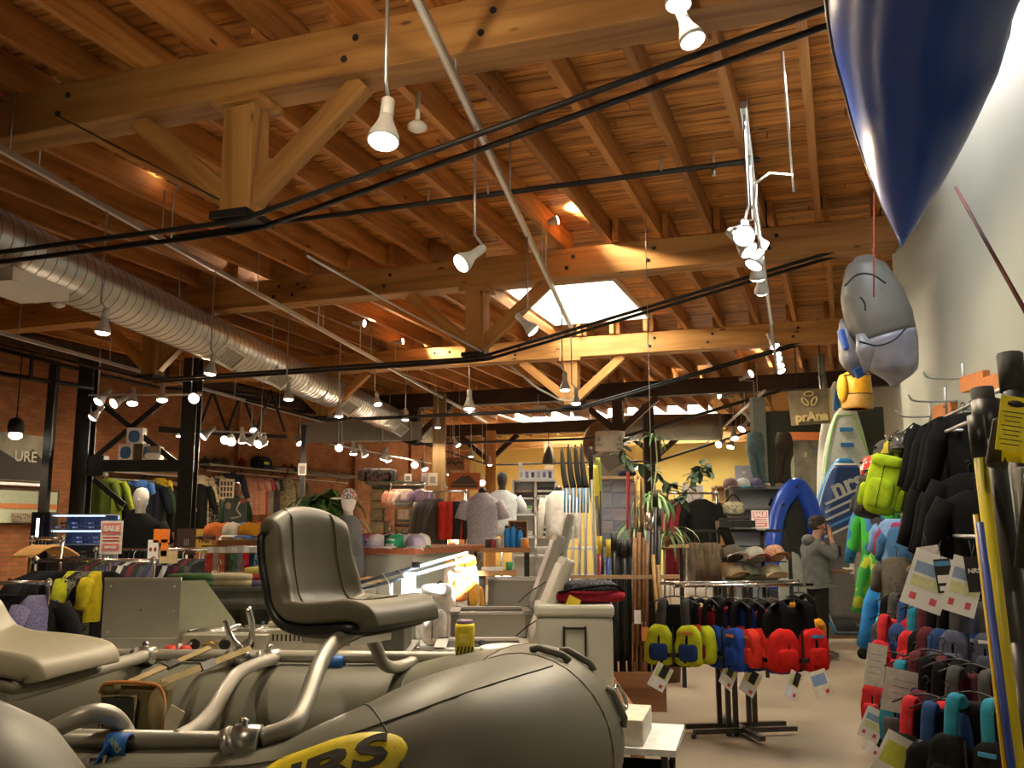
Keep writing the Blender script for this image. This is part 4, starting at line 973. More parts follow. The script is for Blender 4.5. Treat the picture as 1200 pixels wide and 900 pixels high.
def tagcard(parent, M, k=0, w=.13, h=.19):
    cols = [((.86, .88, .90), (.75, .80, .35)), ((.88, .86, .70), (.30, .45, .80)), ((.78, .82, .74), (.65, .70, .25))][k % 3]
    key = (k % 3, w, h)
    if key not in TAGM:
        a = MB().box((0, 0, 0), (w, .002, h)).mesh('info_card'); a.materials.append(plain('card%d' % (k % 3), cols[0], .6))
        b = MB().box((0, -.0015, .03), (w * .8, .001, h * .4)).mesh('print_panel'); b.materials.append(plain('cardp%d' % (k % 3), cols[1], .6))
        c = MB().box((w * .25, -.0015, -h * .32), (w * .2, .001, h * .14)).mesh('print_mark'); c.materials.append(plain('cardr', (.65, .08, .08), .6))
        d = MB().box((w * .05, -.006, h * .25), (w * .42, .003, h * .5)).mesh('black_tag'); d.materials.append(BLKP)
        TAGM[key] = (a, b, c, d)
    a, b, c, d = TAGM[key]
    o = link('info_card', a, parent, M=M); link('print_panel', b, o); link('print_mark', c, o)
    if k != 1: link('black_tag', d, o)
    return o
def paddle(name, label, top, bot, mat, r=.016, blade=None, bl=.42, bw=.16, at='top', grip=None, group=None, cat='paddle', bend=0.0, rz=0.0, twotone=None):
    top, bot = Vector(top), Vector(bot)
    t = thing(name, label, cat, bot, 0, group); d = top - bot
    b0, b1 = (d * 0, d)
    L = d.length; ax = d.normalized()
    s0 = bl * .6 / L if (blade and at == 'bottom') else 0; s1 = 1 - (bl * .6 / L if (blade and at == 'top') else 0)
    MB().tube([d * s0, d * s1], r, 10).build('shaft', mat, t)
    if twotone: MB().tube([d * .12, d * .55], r * 1.06, 10).build('sleeve', twotone, t)
    if blade:
        fr_2 = frame((0, 0, 0), ax); fr_2 = fr_2 @ Matrix.Rotation(rz, 4, 'X')
        o = d * (1 - bl / L) if at == 'top' else d * 0
        def bf(u, v):
            x = bl * u; q = (math.sin(PI * min(.98, max(.02, (u if at == 'top' else 1 - u) * .80 + .06))) ** .55)
            y = (v - .5) * bw * q
            return o + fr_2 @ Vector((x, y, bend * math.sin(u * PI / 2) ** 2 + .02 * (1 - (2 * v - 1) ** 2)))
        MB().grid(bf, 16, 8).build('blade', blade, t, solid=.008)
    if grip:
        e = d if at == 'bottom' or not blade else d * 0
        if grip == 'T': MB().tube([e + Vector((-.055, 0, 0)), e + Vector((.055, 0, 0))], .020, 8).build('grip', PALEW if grip != 'T' else BLKP, t)
        else: MB().tube([e, e - ax * .16], r * 1.25, 10).build('grip', grip, t)
    return t
def board(name, M, mb, mat, label, cat): o = mb.build(name, mat, M=M); return tag(o, label, cat)
def sale_sign(label, loc, w=.24, h=.30, rz=0):
    t = thing('sale_sign', label, 'sign', loc, rz)
    MB().box((0, 0, h / 2), (w, .012, h)).build('board', plain('sign_white', (.78, .76, .74), .5), t)
    red = plain('sign_red', (.62, .04, .05), .6)
    MB().box((0, -.007, h * .76), (w * .86, .004, h * .34)).build('red_panel', plain('sign_pink', (.72, .22, .22), .6), t)
    lettering('SALE', w * .34, plain('sign_white', (.8, .8, .8)), t, M_at((0, -.011, h * .76)), .004)
    for q, zz in enumerate((.50, .40)): MB().box((0, -.007, h * zz), (w * .75, .003, h * .035)).build('text_rule', red, t)
    MB().box((0, -.007, h * .2), (w * .8, .004, h * .22)).build('red_panel', plain('sign_pink', (.72, .22, .22), .6), t)
    MB().box((0, -.010, h * .2), (w * .55, .002, h * .08)).build('text_rule', plain('sign_white', (.8, .8, .8)), t)
    MB().box((0, 0, -.01), (w * .5, .08, .02)).build('foot', STEEL, t)
    return t
def shelf_unit(name, label, loc, rz, w, d, zs, mat, posts=BLACK, back=None, cat='shelf', pt=.03):
    t = thing(name, label, cat, loc, rz)
    for z in zs: MB().box((0, 0, z), (w, d, .03)).build('shelf_board', mat, t)
    for sx in (-1, 1):
        for sy in (-1, 1): MB().box((sx * (w / 2 - pt / 2), sy * (d / 2 - pt / 2), zs[-1] / 2), (pt, pt, zs[-1])).build('post', posts, t)
    if back: MB().box((0, d / 2, zs[-1] / 2), (w, .01, zs[-1])).build('back_panel', back, t)
    return t
def folded(label, loc, rz, mats, w=.3, d=.25, group=None):
    t = thing('folded_clothes', label, 'clothes', loc, rz, group); z = 0
    for m in mats:
        sbox(MB(), (R.uniform(-.01, .01), 0, z + .02), (w, d, .046), .3, 16, 8).build('folded_piece', m, t); z += .038
    return t
LEAFM = {}
def strap_leaf(L, wd, droop, mat, key):
    if key not in LEAFM:
        def fn(u, v):
            a = droop * u; x = L * (math.sin(a) / droop if droop else u); z = L * (1 - math.cos(a)) / -droop
            y = (v - .5) * wd * math.sin(PI * (u * .9 + .08)) ** .6
            return Vector((x, y, z - .25 * abs(v - .5) * wd * 0 + .3 * abs(y)))
        LEAFM[key] = MB().grid(fn, 7, 2).mesh('leaf'); LEAFM[key].materials.append(mat)
    return LEAFM[key]
def leafmat(n, c): return plain(n, c, .45, 0, .25, 9)
def torso_mannequin(t, head_mat, cloth_mat, zb, w=.40, neck=True, sleeves='tee', hem=.0):
    """shirt on a dummy; zb = hem height"""
    n = 28
    def ring(z, hw, hd, y=0): return [Vector((hw * math.cos(a), y + hd * math.sin(a), z)) for a in [2 * PI * q / n for q in range(n)]]
    H = .68
    m = MB().loft([ring(zb, w * .46, .125), ring(zb + .15, w * .43, .12), ring(zb + .35, w * .45, .125), ring(zb + .5, w * .5, .12), ring(zb + .58, w * .44, .10), ring(zb + .63, w * .25, .075), ring(zb + .66, .075, .065)])
    for s in (-1, 1):
        if sleeves == 'tee': m.tube([(s * w * .44, 0, zb + .55), (s * w * .58, 0, zb + .44), (s * w * .64, 0, zb + .34)], [.075, .07, .075], 12)
        elif sleeves == 'long': m.tube([(s * w * .44, 0, zb + .55), (s * w * .6, 0, zb + .3), (s * w * .62, -.04, zb + .02)], [.075, .06, .045], 12)
    m.build('shirt', cloth_mat, t)
    if head_mat:
        hz = zb + .80
        hd = MB().loft([ring(zb + .62, .06, .06), ring(zb + .70, .048, .05, -.005), ring(zb + .735, .06, .075, -.02), ring(zb + .78, .073, .092, -.02), ring(zb + .83, .078, .098, -.01), ring(zb + .88, .07, .09), ring(zb + .915, .045, .06), ring(zb + .925, .01, .012)])
        hd.build('dummy_head', head_mat, t)
        MB().ell((0, -.115, zb + .79), (.012, .018, .022), 8, 6).build('dummy_nose', head_mat, t)
def backpack(label, M, mat, trim, group=None, s=1.0):
    t = thing('backpack', label, 'backpack', M=M, group=group)
    sbox(MB(), (0, 0, .26 * s), (.32 * s, .20 * s, .52 * s), .5).build('main_body', mat, t)
    sbox(MB(), (0, -.10 * s, .20 * s), (.24 * s, .12 * s, .28 * s), .5).build('front_pocket', trim, t)
    sbox(MB(), (0, -.02 * s, .50 * s), (.30 * s, .22 * s, .12 * s), .6).build('top_lid', trim, t)
    for sx in (-1, 1):
        sbox(MB(), (sx * .17 * s, 0, .16 * s), (.07 * s, .14 * s, .22 * s), .6).build('side_pocket', trim, t)
        MB().tube(crom([(sx * .07 * s, .10 * s, .48 * s), (sx * .09 * s, .16 * s, .42 * s), (sx * .10 * s, .16 * s, .25 * s), (sx * .11 * s, .10 * s, .08 * s)], 4), .022 * s, 6, flat=.5).build('shoulder_strap', BLKF, t)
    MB().tube(crom([(-.04 * s, .06 * s, .54 * s), (0, .06 * s, .58 * s), (.04 * s, .06 * s, .54 * s)], 4), .008 * s, 6).build('haul_loop', BLKF, t)
    MB().bar((0, -.165 * s, .07 * s), (0, -.14 * s, .46 * s), .018 * s, .004, (1, 0, 0)).build('buckle_strap', BLKF, t)
    return t
# ================================================================ counter, caps, coolers, packs
CTR = plain('counter_paint', (.42, .47, .42), .6, 0, .04, 2)
REDE = plain('counter_edge', (.40, .13, .06), .5)
c0 = P(484, 640, 8.6)
CW, CD, CH = 1.38, 1.9, 1.43
t = thing('sales_counter', 'long pale green sales counter with a red brown top edge', 'counter', (c0.x, c0.y, 0), -0.30)
# local x runs left from the lit corner, local y runs away
MB().box((-CW / 2, CD / 2, CH / 2 - .03), (CW, CD, CH - .06)).build('body', CTR, t)
MB().box((-CW / 2 + .02, CD / 2, CH - .03), (CW + .06, CD + .1, .06)).build('counter_top', REDE, t, bevel=.006)
MB().box((-CW / 2, CD / 2, .05), (CW - .1, CD - .1, .1)).build('kick_plate', BLACK, t)
MB().box((-.80, -.17, 1.145), (1.0, .34, .05)).build('front_ledge', PALEW, t); MB().box((-.80, -.02, .9), (.9, .04, .46)).build('ledge_support', CTR, t)
CM = WM(t)
# grey dress on a bust with a white dummy head and cap
bt = thing('dress_form', 'grey draped dress on a white dummy with a patterned cap', 'mannequin', CM @ Vector((-.57, -.19, 1.17)), .1)
n = 32
def dr(z, hw, hd, fo): return [Vector((hw * math.cos(a) * (1 + fo * math.sin(9 * a)), hd * math.sin(a) * (1 + fo * math.sin(9 * a + .6)), z)) for a in [2 * PI * q / n for q in range(n)]]
MB().loft([dr(0, .155, .13, .08), dr(.15, .15, .125, .07), dr(.32, .135, .115, .05), dr(.46, .125, .11, .02), dr(.52, .10, .09, 0), dr(.555, .05, .05, 0)]).build('dress', pattern('dress_grey', [(.12, .12, .12), (.16, .17, .18)], 3, 'noise'), bt)
MB().loft([dr(.54, .048, .05, 0), dr(.60, .043, .046, 0), dr(.62, .055, .08, 0), dr(.67, .068, .092, 0), dr(.73, .07, .095, 0), dr(.78, .05, .07, 0), dr(.795, .01, .01, 0)]).build('dummy_head', WHITEM, bt)
MB().tube([(-.02, .08, .5), (.09, .02, .47), (.10, -.03, .40)], .025, 8).build('scarf', plain('scarf_blue', (.14, .30, .42), .8), bt)
MB().ell((0, 0, .73), (.078, .104, .075), 16, 10).build('cap_crown', pattern('cap_mesh', [(.7, .72, .75), (.05, .06, .08), (.6, .15, .10), (.75, .75, .75)], 16), bt)
MB().ell((-.10, -.04, .71), (.07, .06, .010), 14, 6).build('cap_brim', WHITEM, bt)
# caps along the counter top
capc = [((.55, .06, .05), (.75, .72, .70)), ((.76, .74, .72), (.76, .74, .72)), ((.15, .15, .45), (.72, .72, .76)), ((.50, .10, .16), (.75, .75, .76)), ((.70, .68, .72), (.50, .36, .50)), ((.05, .05, .07), (.70, .70, .70)), ((.05, .42, .20), (.72, .74, .72)), ((.74, .73, .75), (.06, .30, .14)), ((.45, .42, .60), (.74, .74, .74))]
cn = ['red', 'plain white', 'navy', 'maroon', 'lilac', 'black', 'bright green', 'white with a green brim', 'violet']
for k, (a_, b_) in enumerate(capc):
    x = -.93 + k * .135 if k < 3 else -.93 + k * .135
    cap('%s trucker cap in the row on the counter top' % cn[k], CM @ M_at((-.80 + k * .098, .10 + .07 * (k % 2), CH), -.4 + .3 * (k % 3)), cloth(a_), cloth(b_), 'caps on the counter', front=PAPER if k % 3 == 0 else None)
for k in range(7):
    a_, b_ = capc[(k * 4 + 1) % 9]
    cap('%s trucker cap behind the front row on the counter top' % cn[(k * 4 + 1) % 9], CM @ M_at((-.76 + k * .115, .36 + .05 * (k % 2), CH + .005), .5 - .3 * (k % 3)), cloth(a_), cloth(b_), 'caps on the counter')
for k, (px, colr, nm) in enumerate([(392, (.32, .42, .62), 'pale blue'), (405, (.62, .10, .10), 'red')]):
    q = CM.inverted() @ P(px, 630, 9.3); cap('%s cap next to the red plant pot' % nm, CM @ M_at((q.x, .75, CH), 0), cloth(colr), cloth((.72, .72, .72)), 'caps on the counter')
# grey ski rack / rod case lying over the front ledge
a_, b_ = P(418, 684, 7.9), P(548, 648, 8.4)
t = thing('rod_rack', 'steel arm rack with white straps in front of the counter', 'rack', a_)
for dz in (0, -.06): MB().tube([(0, 0, dz), (b_ - a_) + Vector((0, 0, dz))], .016, 8).build('arm', plain('blue_steel', (.25, .30, .42), .35, .7), t)
MB().box((0, 0, -.03), (.06, .10, .10)).build('end_cap', BLKP, t)
q = (b_ - a_); MB().box(q * .52 + Vector((0, 0, .02)), (.07, .06, .05)).build('clamp', BLKP, t)
for f in (.22, .36): MB().tube(crom([q * f + Vector((0, -.02, .03)), q * (f + .06) + Vector((0, -.03, -.06)), q * (f + .07) + Vector((0, 0, -.16))], 4), .01, 6, flat=.4).build('strap', PAPER, t)
MB().tube(crom([q * .88, q * .88 + Vector((.02, 0, -.10)), q * .95 + Vector((0, 0, -.14))], 4), .012, 6).build('hook', STEEL, t)
MB().box((0, 0, 0), (.12, .01, .19)).build('hang_card', PAPER, t, M=M_at(q * .46 + Vector((0, -.05, -.12))))
t2 = MB().tube([(q * .3).xyz + Vector((0, 0, -.06)), Vector((q.x * .3, q.y * .3, -a_.z))], .014, 8).build('stand_post', STEEL, t)
# potted plant on the counter
pc = CM @ Vector((-1.05, .62, CH)); pt_ = P(374, 628, pc.y)
t = thing('potted_plant', 'bushy green house plant in a red pot on the counter', 'plant', (pt_.x + .03, pc.y, CH))
MB().lathe([(.075, 0), (.08, 0), (.10, .13), (.108, .135), (.108, .16), (.095, .16), (.09, .13)], 20).build('pot', plain('pot_red', (.50, .03, .03), .4), t)
LG = [leafmat('leaf_a', (.06, .17, .03)), leafmat('leaf_b', (.10, .24, .05)), leafmat('leaf_c', (.04, .12, .025))]
rr = random.Random(5)
for k in range(210):
    me = strap_leaf(.36, .062, 1.5 + .35 * (k % 3), LG[k % 3], ('bush', k % 3))
    s = rr.uniform(.65, 1.25)
    link('leaf', me, t, M=Matrix.Translation((rr.uniform(-.2, .2), rr.uniform(-.12, .12), .17 + rr.uniform(.0, .32))) @ Matrix.Rotation(rr.uniform(0, 2 * PI), 4, 'Z') @ Matrix.Rotation(-rr.uniform(.0, 1.0), 4, 'Y') @ Matrix.Scale(s, 4))
for k in range(8): MB().tube([(0, 0, .14), (rr.uniform(-.1, .1), rr.uniform(-.1, .1), .32)], .006, 5).build('stem', LG[2], t)
# sunlit packs on the floor in front of the counter
PK = [cloth((.70, .62, .50)), cloth((.76, .70, .60)), cloth((.78, .76, .72)), cloth((.70, .36, .06)), cloth((.62, .22, .08))]
bs = thing('pack_plinth', 'low pale plinth under the sunlit packs', 'plinth', (P(528, 760, 8.25).x, 8.27, 0), -.25)
MB().box((0, 0, .295), (.62, .5, .59)).build('body', WHITEM, bs, bevel=.01); MB().box((0, 0, .605), (.66, .54, .03)).build('top', WHITEM, bs)
p = P(513, 742, 8.1); backpack('cream sunlit backpack standing upright on the plinth', M_at((p.x, 8.1, .62), -.25), PK[1], PK[2], 'sunlit packs', .92)
p = P(543, 720, 8.35); backpack('cream and orange sunlit backpack lying against the counter', M_at((p.x, 8.38, .84), .4, -.25), PK[0], PK[3], 'sunlit packs', .95)
p = P(532, 740, 8.3); backpack('white sunlit backpack squeezed between the two other packs', M_at((p.x, 8.3, .62), .1), PK[2], PK[4], 'sunlit packs', .8)
# ---------------------------------------------------------------- coolers
CLR = plain('cooler_white', (.50, .50, .44), .45, 0, .04, 3)
def cooler(label, loc, rz, w, d, h, open_=None, fill=None, z0=0):
    t = thing('cooler', label, 'cooler', loc, rz)
    th = .05
    if open_ is None:
        MB().box((0, 0, h / 2), (w, d, h)).build('body', CLR, t, bevel=.02); MB().box((0, 0, h + .035), (w + .02, d + .02, .07)).build('lid', CLR, t, bevel=.02)
        for sx in (-1, 1): MB().box((sx * w * .14, -d / 2 - .006, h * .62), (.012, .014, h * .6)).build('latch_strap', BLKP, t)
        MB().box((0, -d / 2 - .006, h * .90), (w * .28, .012, .012)).build('latch_bar', BLKP, t)
    else:
        m = MB(); m.box((0, 0, .03), (w, d, .06))
        for s in (-1, 1): m.box((0, s * (d / 2 - th / 2), h / 2), (w, th, h)); m.box((s * (w / 2 - th / 2), 0, h / 2), (th, d, h))
        m.build('body', CLR, t)
        r = MB()
        for s in (-1, 1): r.box((0, s * (d / 2 - th / 2), h + .008), (w + .02, th + .02, .016)); r.box((s * (w / 2 - th / 2), 0, h + .008), (th + .02, d + .02, .016))
        r.build('rim', WHITEP, t)
        hx = w / 2 - .01
        Ml = Matrix.Translation((hx, 0, h + .02)) @ Matrix.Rotation(open_, 4, 'Y')
        l = MB().box((-w / 2, 0, .03), (w, d, .06)).build('lid', CLR, t, M=Ml, bevel=.02)
        MB().box((-w / 2, 0, -.004), (w - .1, d - .1, .01)).build('lid_liner', WHITEP, l)
        MB().tube(crom([(-w * .40, -d * .51, .03), (-w * .22, -d * .53, -.05), (-w * .05, -d * .51, -.10)], 5), .0035, 5).build('lid_cord', BLKP, l)
        if fill:
            for k in range(fill):
                q = M_at((rr.uniform(-w * .33, w * .33), rr.uniform(-d * .33, d * .33), h - .06 + rr.uniform(-.03, .03)), rr.uniform(0, 6), rr.uniform(-.6, .6), rr.uniform(-.6, .6))
                cc = [(.50, .05, .05), (.06, .14, .45), (.62, .22, .05), (.70, .68, .64), (.55, .45, .08), (.08, .08, .10), (.45, .06, .12)][k % 7]
                o = MB(); sbox(o, (0, 0, 0), (.13, .09, .035), .5, 12, 8); pk = o.build('packet', cloth(cc), None, M=WM(t) @ q)
                tag(pk, '%s accessory packet in the open cooler' % ['red', 'blue', 'orange', 'white', 'mustard', 'black', 'crimson'][k % 7], 'packet', 'packets in the open cooler')
    MB().tube([(-w / 2 - .01, -.08, h * .6), (-w / 2 - .05, -.05, h * .55), (-w / 2 - .05, .05, h * .55), (-w / 2 - .01, .08, h * .6)], .012, 6).build('rope_handle', BLKP, t)
    return t
st = thing('display_table', 'low wooden display table carrying the coolers', 'table', (.12, 6.6, 0)); 
MB().box((0, 0, .475), (1.3, 2.6, .05)).build('table_top', BROWNW, st)
for sx in (-1, 1):
    for sy in (-1, 1): MB().box((sx * .58, sy * 1.2, .225), (.07, .07, .45)).build('leg', BROWNW, st)
cooler('open white cooler full of small packets with its lid up', (P(580, 720, 5.85).x - .07, 5.80, .50), .03, .56, .56, .40, 1.98, 30)
cooler('open white cooler with clear packets standing behind the front one', (P(580, 690, 7.0).x - .02, 6.75, .50), .03, .56, .50, .52, 1.92, 9)
cooler('white cooler with its lid raised against the wooden tables', (P(600, 670, 7.6).x + .07, 7.5, .50), .03, .52, .36, .70, 1.80, None)
cooler('closed white cooler with black latch straps and a vest on its lid', (P(672, 760, 5.6).x, 5.62, .50), -.02, .44, .40, .60)
# vest lying on the closed cooler
p = P(690, 700, 5.6); t = thing('folded_vest', 'folded black and red vest with a yellow tag on the closed cooler', 'life vest', (p.x - .0, 5.62, 1.175), .1)
RD = cloth((.28, .02, .035)); sbox(MB(), (0, 0, .035), (.42, .30, .075), .5).build('lower_fold', RD, t); sbox(MB(), (.0, .0, .085), (.33, .26, .08), .6).build('upper_fold', pattern('plaid_dark', [(.02, .02, .025), (.08, .09, .11), (.03, .03, .04)], 18), t)
MB().tube(crom([(-.2, -.12, .06), (-.05, -.16, .09), (.12, -.14, .10), (.2, -.05, .06)], 4), .016, 6, flat=.5).build('webbing', BLKF, t)
MB().box((0, 0, 0), (.075, .003, .10)).build('yellow_tag', plain('tag_yellow', (.70, .56, .04), .6), t, M=M_at((-.13, -.175, -.01), 0, 0, .45))
# clear clutter: sloping sign and bottles on the shelf behind the coolers
t = thing('gear_bin', 'black rimmed bin of white and orange boxes behind the closed cooler', 'bin', (P(655, 680, 7.6).x, 7.6, .50)); 
MB().box((0, 0, .285), (.42, .3, .57)).build('body', plain('bin_brown', (.25, .14, .07), .7), t); 
for k in range(5): MB().box((0, 0, 0), (.04, .18, .22)).build('boxed_item', [PAPER, glossy((.5, .2, .05)), PAPER, BLKP, PAPER][k], t, M=M_at((-.15 + k * .07, 0, .6), 0, 0, .5))
# ================================================================ left side: clothes racks, cases, brick wall displays
def rack(label, A, B, z, posts=2):
    A, B = Vector(A), Vector(B); t = thing('clothes_rack', label, 'rack', ((A.x + B.x) / 2, (A.y + B.y) / 2, 0))
    o = Vector((-(A.x + B.x) / 2, -(A.y + B.y) / 2, 0)); a, b = A + o, B + o; a.z = b.z = z
    MB().tube([a, b], .016, 10).build('rail', CHROME, t)
    for e in (a, b):
        MB().tube([e, (e.x, e.y, .03)], .016, 8).build('upright', CHROME, t); MB().bar((e.x, e.y - .3, .02), (e.x, e.y + .3, .02), .04, .03).build('foot', BLACK, t); MB().ell(e, (.03, .03, .035), 10, 8).build('end_cap', CHROME, t)
    return a - o, b - o
CAMO = pattern('camo_dark', [(.02, .02, .018), (.09, .085, .06), (.14, .13, .10), (.035, .03, .025)], 22, 'noise')
PURP = pattern('purple_print', [(.17, .16, .36), (.28, .27, .48), (.12, .12, .26)], 40)
LIME = cloth((.38, .42, .02))
WOODH = plain('hanger_wood', (.58, .32, .10), .5)
def hang(rail_z, Y, px, kind, mat, label, rz=.9, w=.46, h=.75, d=.10, seed=0, hm=None, name='shirt_on_hanger', cat='shirt', group=None):
    p = P(px, 660, Y); garment(name, label, cat, M_at((p.x, Y, rail_z), rz), kind, mat, w, h, d, seed, hm, group)
zA = 1.335
rack('chrome clothes rail with black and lime shirts behind the raft', P(42, 657, 8.05), P(180, 657, 8.05), zA)
DK = [cloth((.014, .014, .016)), cloth((.022, .022, .026)), cloth((.03, .03, .034)), cloth((.018, .02, .03))]
for k, px in enumerate((50, 57, 64, 71, 79)): hang(zA, 8.05, px, 'long', DK[k % 4], 'black long sleeved shirt on the chrome rail next to the lime shirt', .5, .5, .80, .09, k, None, group='black shirts on the chrome rail')
hang(zA, 8.0, 88, 'long', LIME, 'lime green long sleeved shirt on the chrome rail', 1.5, .40, .78, .11, 2)
hang(zA, 8.0, 99, 'long', DK[1], 'charcoal shirt between the lime and the speckled shirt', 1.1, .46, .78, .10, 1)
hang(zA, 8.0, 106, 'long', CAMO, 'dark speckled shirt hanging between two lime shirts', .9, .42, .78, .12, 1)
hang(zA, 8.02, 116, 'tee', cloth((.50, .42, .02)), 'short yellow tee at the windscreen end of the chrome rail', 1.5, .40, .40, .10, 0)
hang(zA, 8.05, 124, 'long', DK[0], 'black shirt right behind the windscreen edge', .8, .46, .8, .10, 0)
zL = 1.20
rack('low chrome rail of black jackets by the picture edge of the shop', P(-60, 670, 7.1), P(58, 670, 7.1), zL)
for k, px in enumerate((-30, -10, 8, 24, 38)): hang(zL, 7.1, px, 'long', DK[(k + 1) % 4], 'black jacket on the low rail beside the purple print shirt', .35, .52, .85, .12, k, None, 'jacket_on_hanger', 'jacket', 'black jackets on the low rail')
hang(zL, 7.05, 46, 'long', PURP, 'purple print long sleeved shirt on the low rail', 1.42, .42, .75, .11, 1)
for k in range(7):     # empty wooden hangers
    p = P(40 + k * 4.3, 650, 9.0); t = thing('wooden_hanger', 'empty wooden hanger fanned out above the black shirts', 'hanger', M=M_at((p.x, 9.0, 1.49), 1.0 - .05 * k), group='empty wooden hangers')
    MB().tube(crom([(0, 0, -.05), (0, 0, .0), (.02, 0, .02), (0, 0, .04)], 4), .004, 5).build('hook', CHROME, t); MB().tube(crom([(-.21, 0, -.15), (-.1, 0, -.08), (0, 0, -.05), (.1, 0, -.08), (.21, 0, -.15)], 4), .014, 6).build('shoulder_bar', WOODH, t)
A_, B_ = P(36, 648, 9.0), P(72, 648, 9.0); rack('short chrome rail with empty wooden hangers', A_, B_, 1.51)
zB = 1.40
rack('long chrome rail of dark shirts behind the stove windscreen', P(112, 655, 9.3), P(250, 655, 9.3), zB)
RB_ = [(.02, .02, .025), (.05, .05, .06), (.012, .012, .012), (.10, .02, .03), (.03, .04, .08), (.35, .36, .38), (.02, .03, .02), (.10, .08, .12)]
for k in range(20):
    c_ = RB_[(k * 3) % 8]; hang(zB, 9.3, 118 + k * 6.4, 'long', cloth(c_), '%s shirt packed tightly on the rail behind the windscreen' % ['black', 'charcoal', 'jet black', 'maroon', 'navy', 'pale grey', 'dark green', 'plum'][(k * 3) % 8], 1.0, .46, .7, .07, k, WHITEP if k % 3 == 0 else None, group='shirts on the rail behind the windscreen')
p = P(129, 653, 8.6); sale_sign('white sale sign with red print above the clothes rail', (p.x, 8.6, 1.375), .20, .30); MB
t = thing('sign_stand', 'thin steel pole stand carrying the sale sign by the rails', 'stand', (p.x, 8.6, 0)); MB().tube([(0, 0, .02), (0, 0, 1.355)], .012, 8).build('pole', STEEL, t); MB().lathe([(.14, 0), (.14, .015), (.03, .025)], 20).build('base', BLACK, t)
# lit glass case with sunglasses
c = P(89, 656, 11.0); t = thing('glass_display_case', 'glass showcase lit blue white with rows of sunglasses', 'display case', (c.x, 11.0, 0), .05)
W_ = .62
MB().box((0, .2, .62), (W_, .45, 1.24)).build('base_cabinet', plain('case_dark2', (.03, .03, .035), .5), t)
for z in (1.25, 1.42, 1.59, 1.77): MB().box((0, .2, z), (W_, .43, .012)).build('glass_shelf', plain('shelf_blue', (.30, .38, .60), .2), t)
fr3 = MB()
for sx in (-1, 1):
    for y in (0, .42): MB().box((sx * W_ / 2, y, 1.51), (.014, .014, .52)).build('corner_post', CHROME, t)
MB().box((0, -.012, 1.51), (W_, .004, .52)).build('pane', GLASS, t)
MB().box((0, .42, 1.51), (W_, .01, .52)).build('back_panel', plain('case_back', (.10, .16, .36), .5), t)
for z in (1.575, 1.755): MB().box((0, .02, z), (W_ * .95, .012, .008)).build('led_strip', emit('led', (.55, .72, 1.0), 9.0), t)
gm_ = SHM.setdefault('sg', None)
sg = MB()
for s in (-1, 1): sg.ell((s * .022, 0, 0), (.019, .006, .013), 8, 6); sg.tube([(s * .04, 0, .005), (s * .043, .07, .005)], .002, 4)
sg.tube([(-.01, 0, .004), (.01, 0, .004)], .002, 4)
sgm = []
for c_ in ((.02, .02, .02), (.10, .12, .18), (.55, .60, .70)):
    me = sg.mesh('sunglasses'); me.materials.append(glossy(c_, .15)); sgm.append(me)
for i, z in enumerate((1.28, 1.45, 1.62)):
    for r_ in range(2):
        for k in range(9):
            o = link('sunglasses', sgm[(i + k + r_) % 3], M=WM(t) @ M_at((-.26 + k * .065, .08 + .14 * r_, z + r_ * .05), .3)); tag(o, '%s sunglasses in the lit glass showcase' % ['black', 'slate', 'silver'][(i + k + r_) % 3], 'sunglasses', 'sunglasses in the lit case')
t = thing('sunglasses_tower', 'tall dark sunglasses tower at the side of the lit showcase', 'display', (P(50, 640, 11.2).x, 11.2, 0))
MB().box((0, 0, .9), (.22, .2, 1.8)).build('column', plain('tower', (.03, .03, .04), .4), t)
for k in range(7): link('sunglasses', sgm[k % 3], t, M=M_at((0, -.11, 1.2 + k * .08)))
t = thing('shop_lightbox', 'small vertical light box next to the sunglasses tower', 'sign', (P(45, 622, 11.0).x, 11.0, 1.42)); MB().box((0, 0, .15), (.09, .05, .4)).build('case', BLKP, t); MB().box((0, -.027, .18), (.03, .004, .25)).build('lit_panel', emit('lb', (.8, .85, 1), 5), t); MB().box((0, 0, -.74), (.05, .05, 1.36)).build('post', BLKP, t)
# window display at the left edge
wp_ = on_line(15, UV(ULW + .1, 8), UV(ULW + .1, 30)); Mwl = lambda p, z: M_at((p.x, p.y, z), ROT20 + PI / 2)
t = MB().box((0, .03, 0), (1.6, .06, .62)).build('window_9', plain('niche_frame', (.08, .05, .03), .7), M=Mwl(wp_, P(15, 594, wp_.y).z)); t['kind'] = 'structure'
MB().box((0, -.02, 0), (1.45, .04, .56)).build('niche_back', plain('niche_pale', (.52, .58, .42), .6), t); MB().box((0, -.045, .01), (1.45, .012, .09)).build('niche_stripe', plain('niche_orange', (.62, .20, .05), .6), t); MB().box((.2, -.06, -.18), (.9, .06, .14)).build('niche_goods', pattern('niche_goods', [(.25, .22, .16), (.50, .45, .36), (.12, .10, .08), (.42, .26, .20)], 14), t); MB().box((.32, -.05, .2), (.05, .02, .2)).build('niche_bar', PAPER, t)
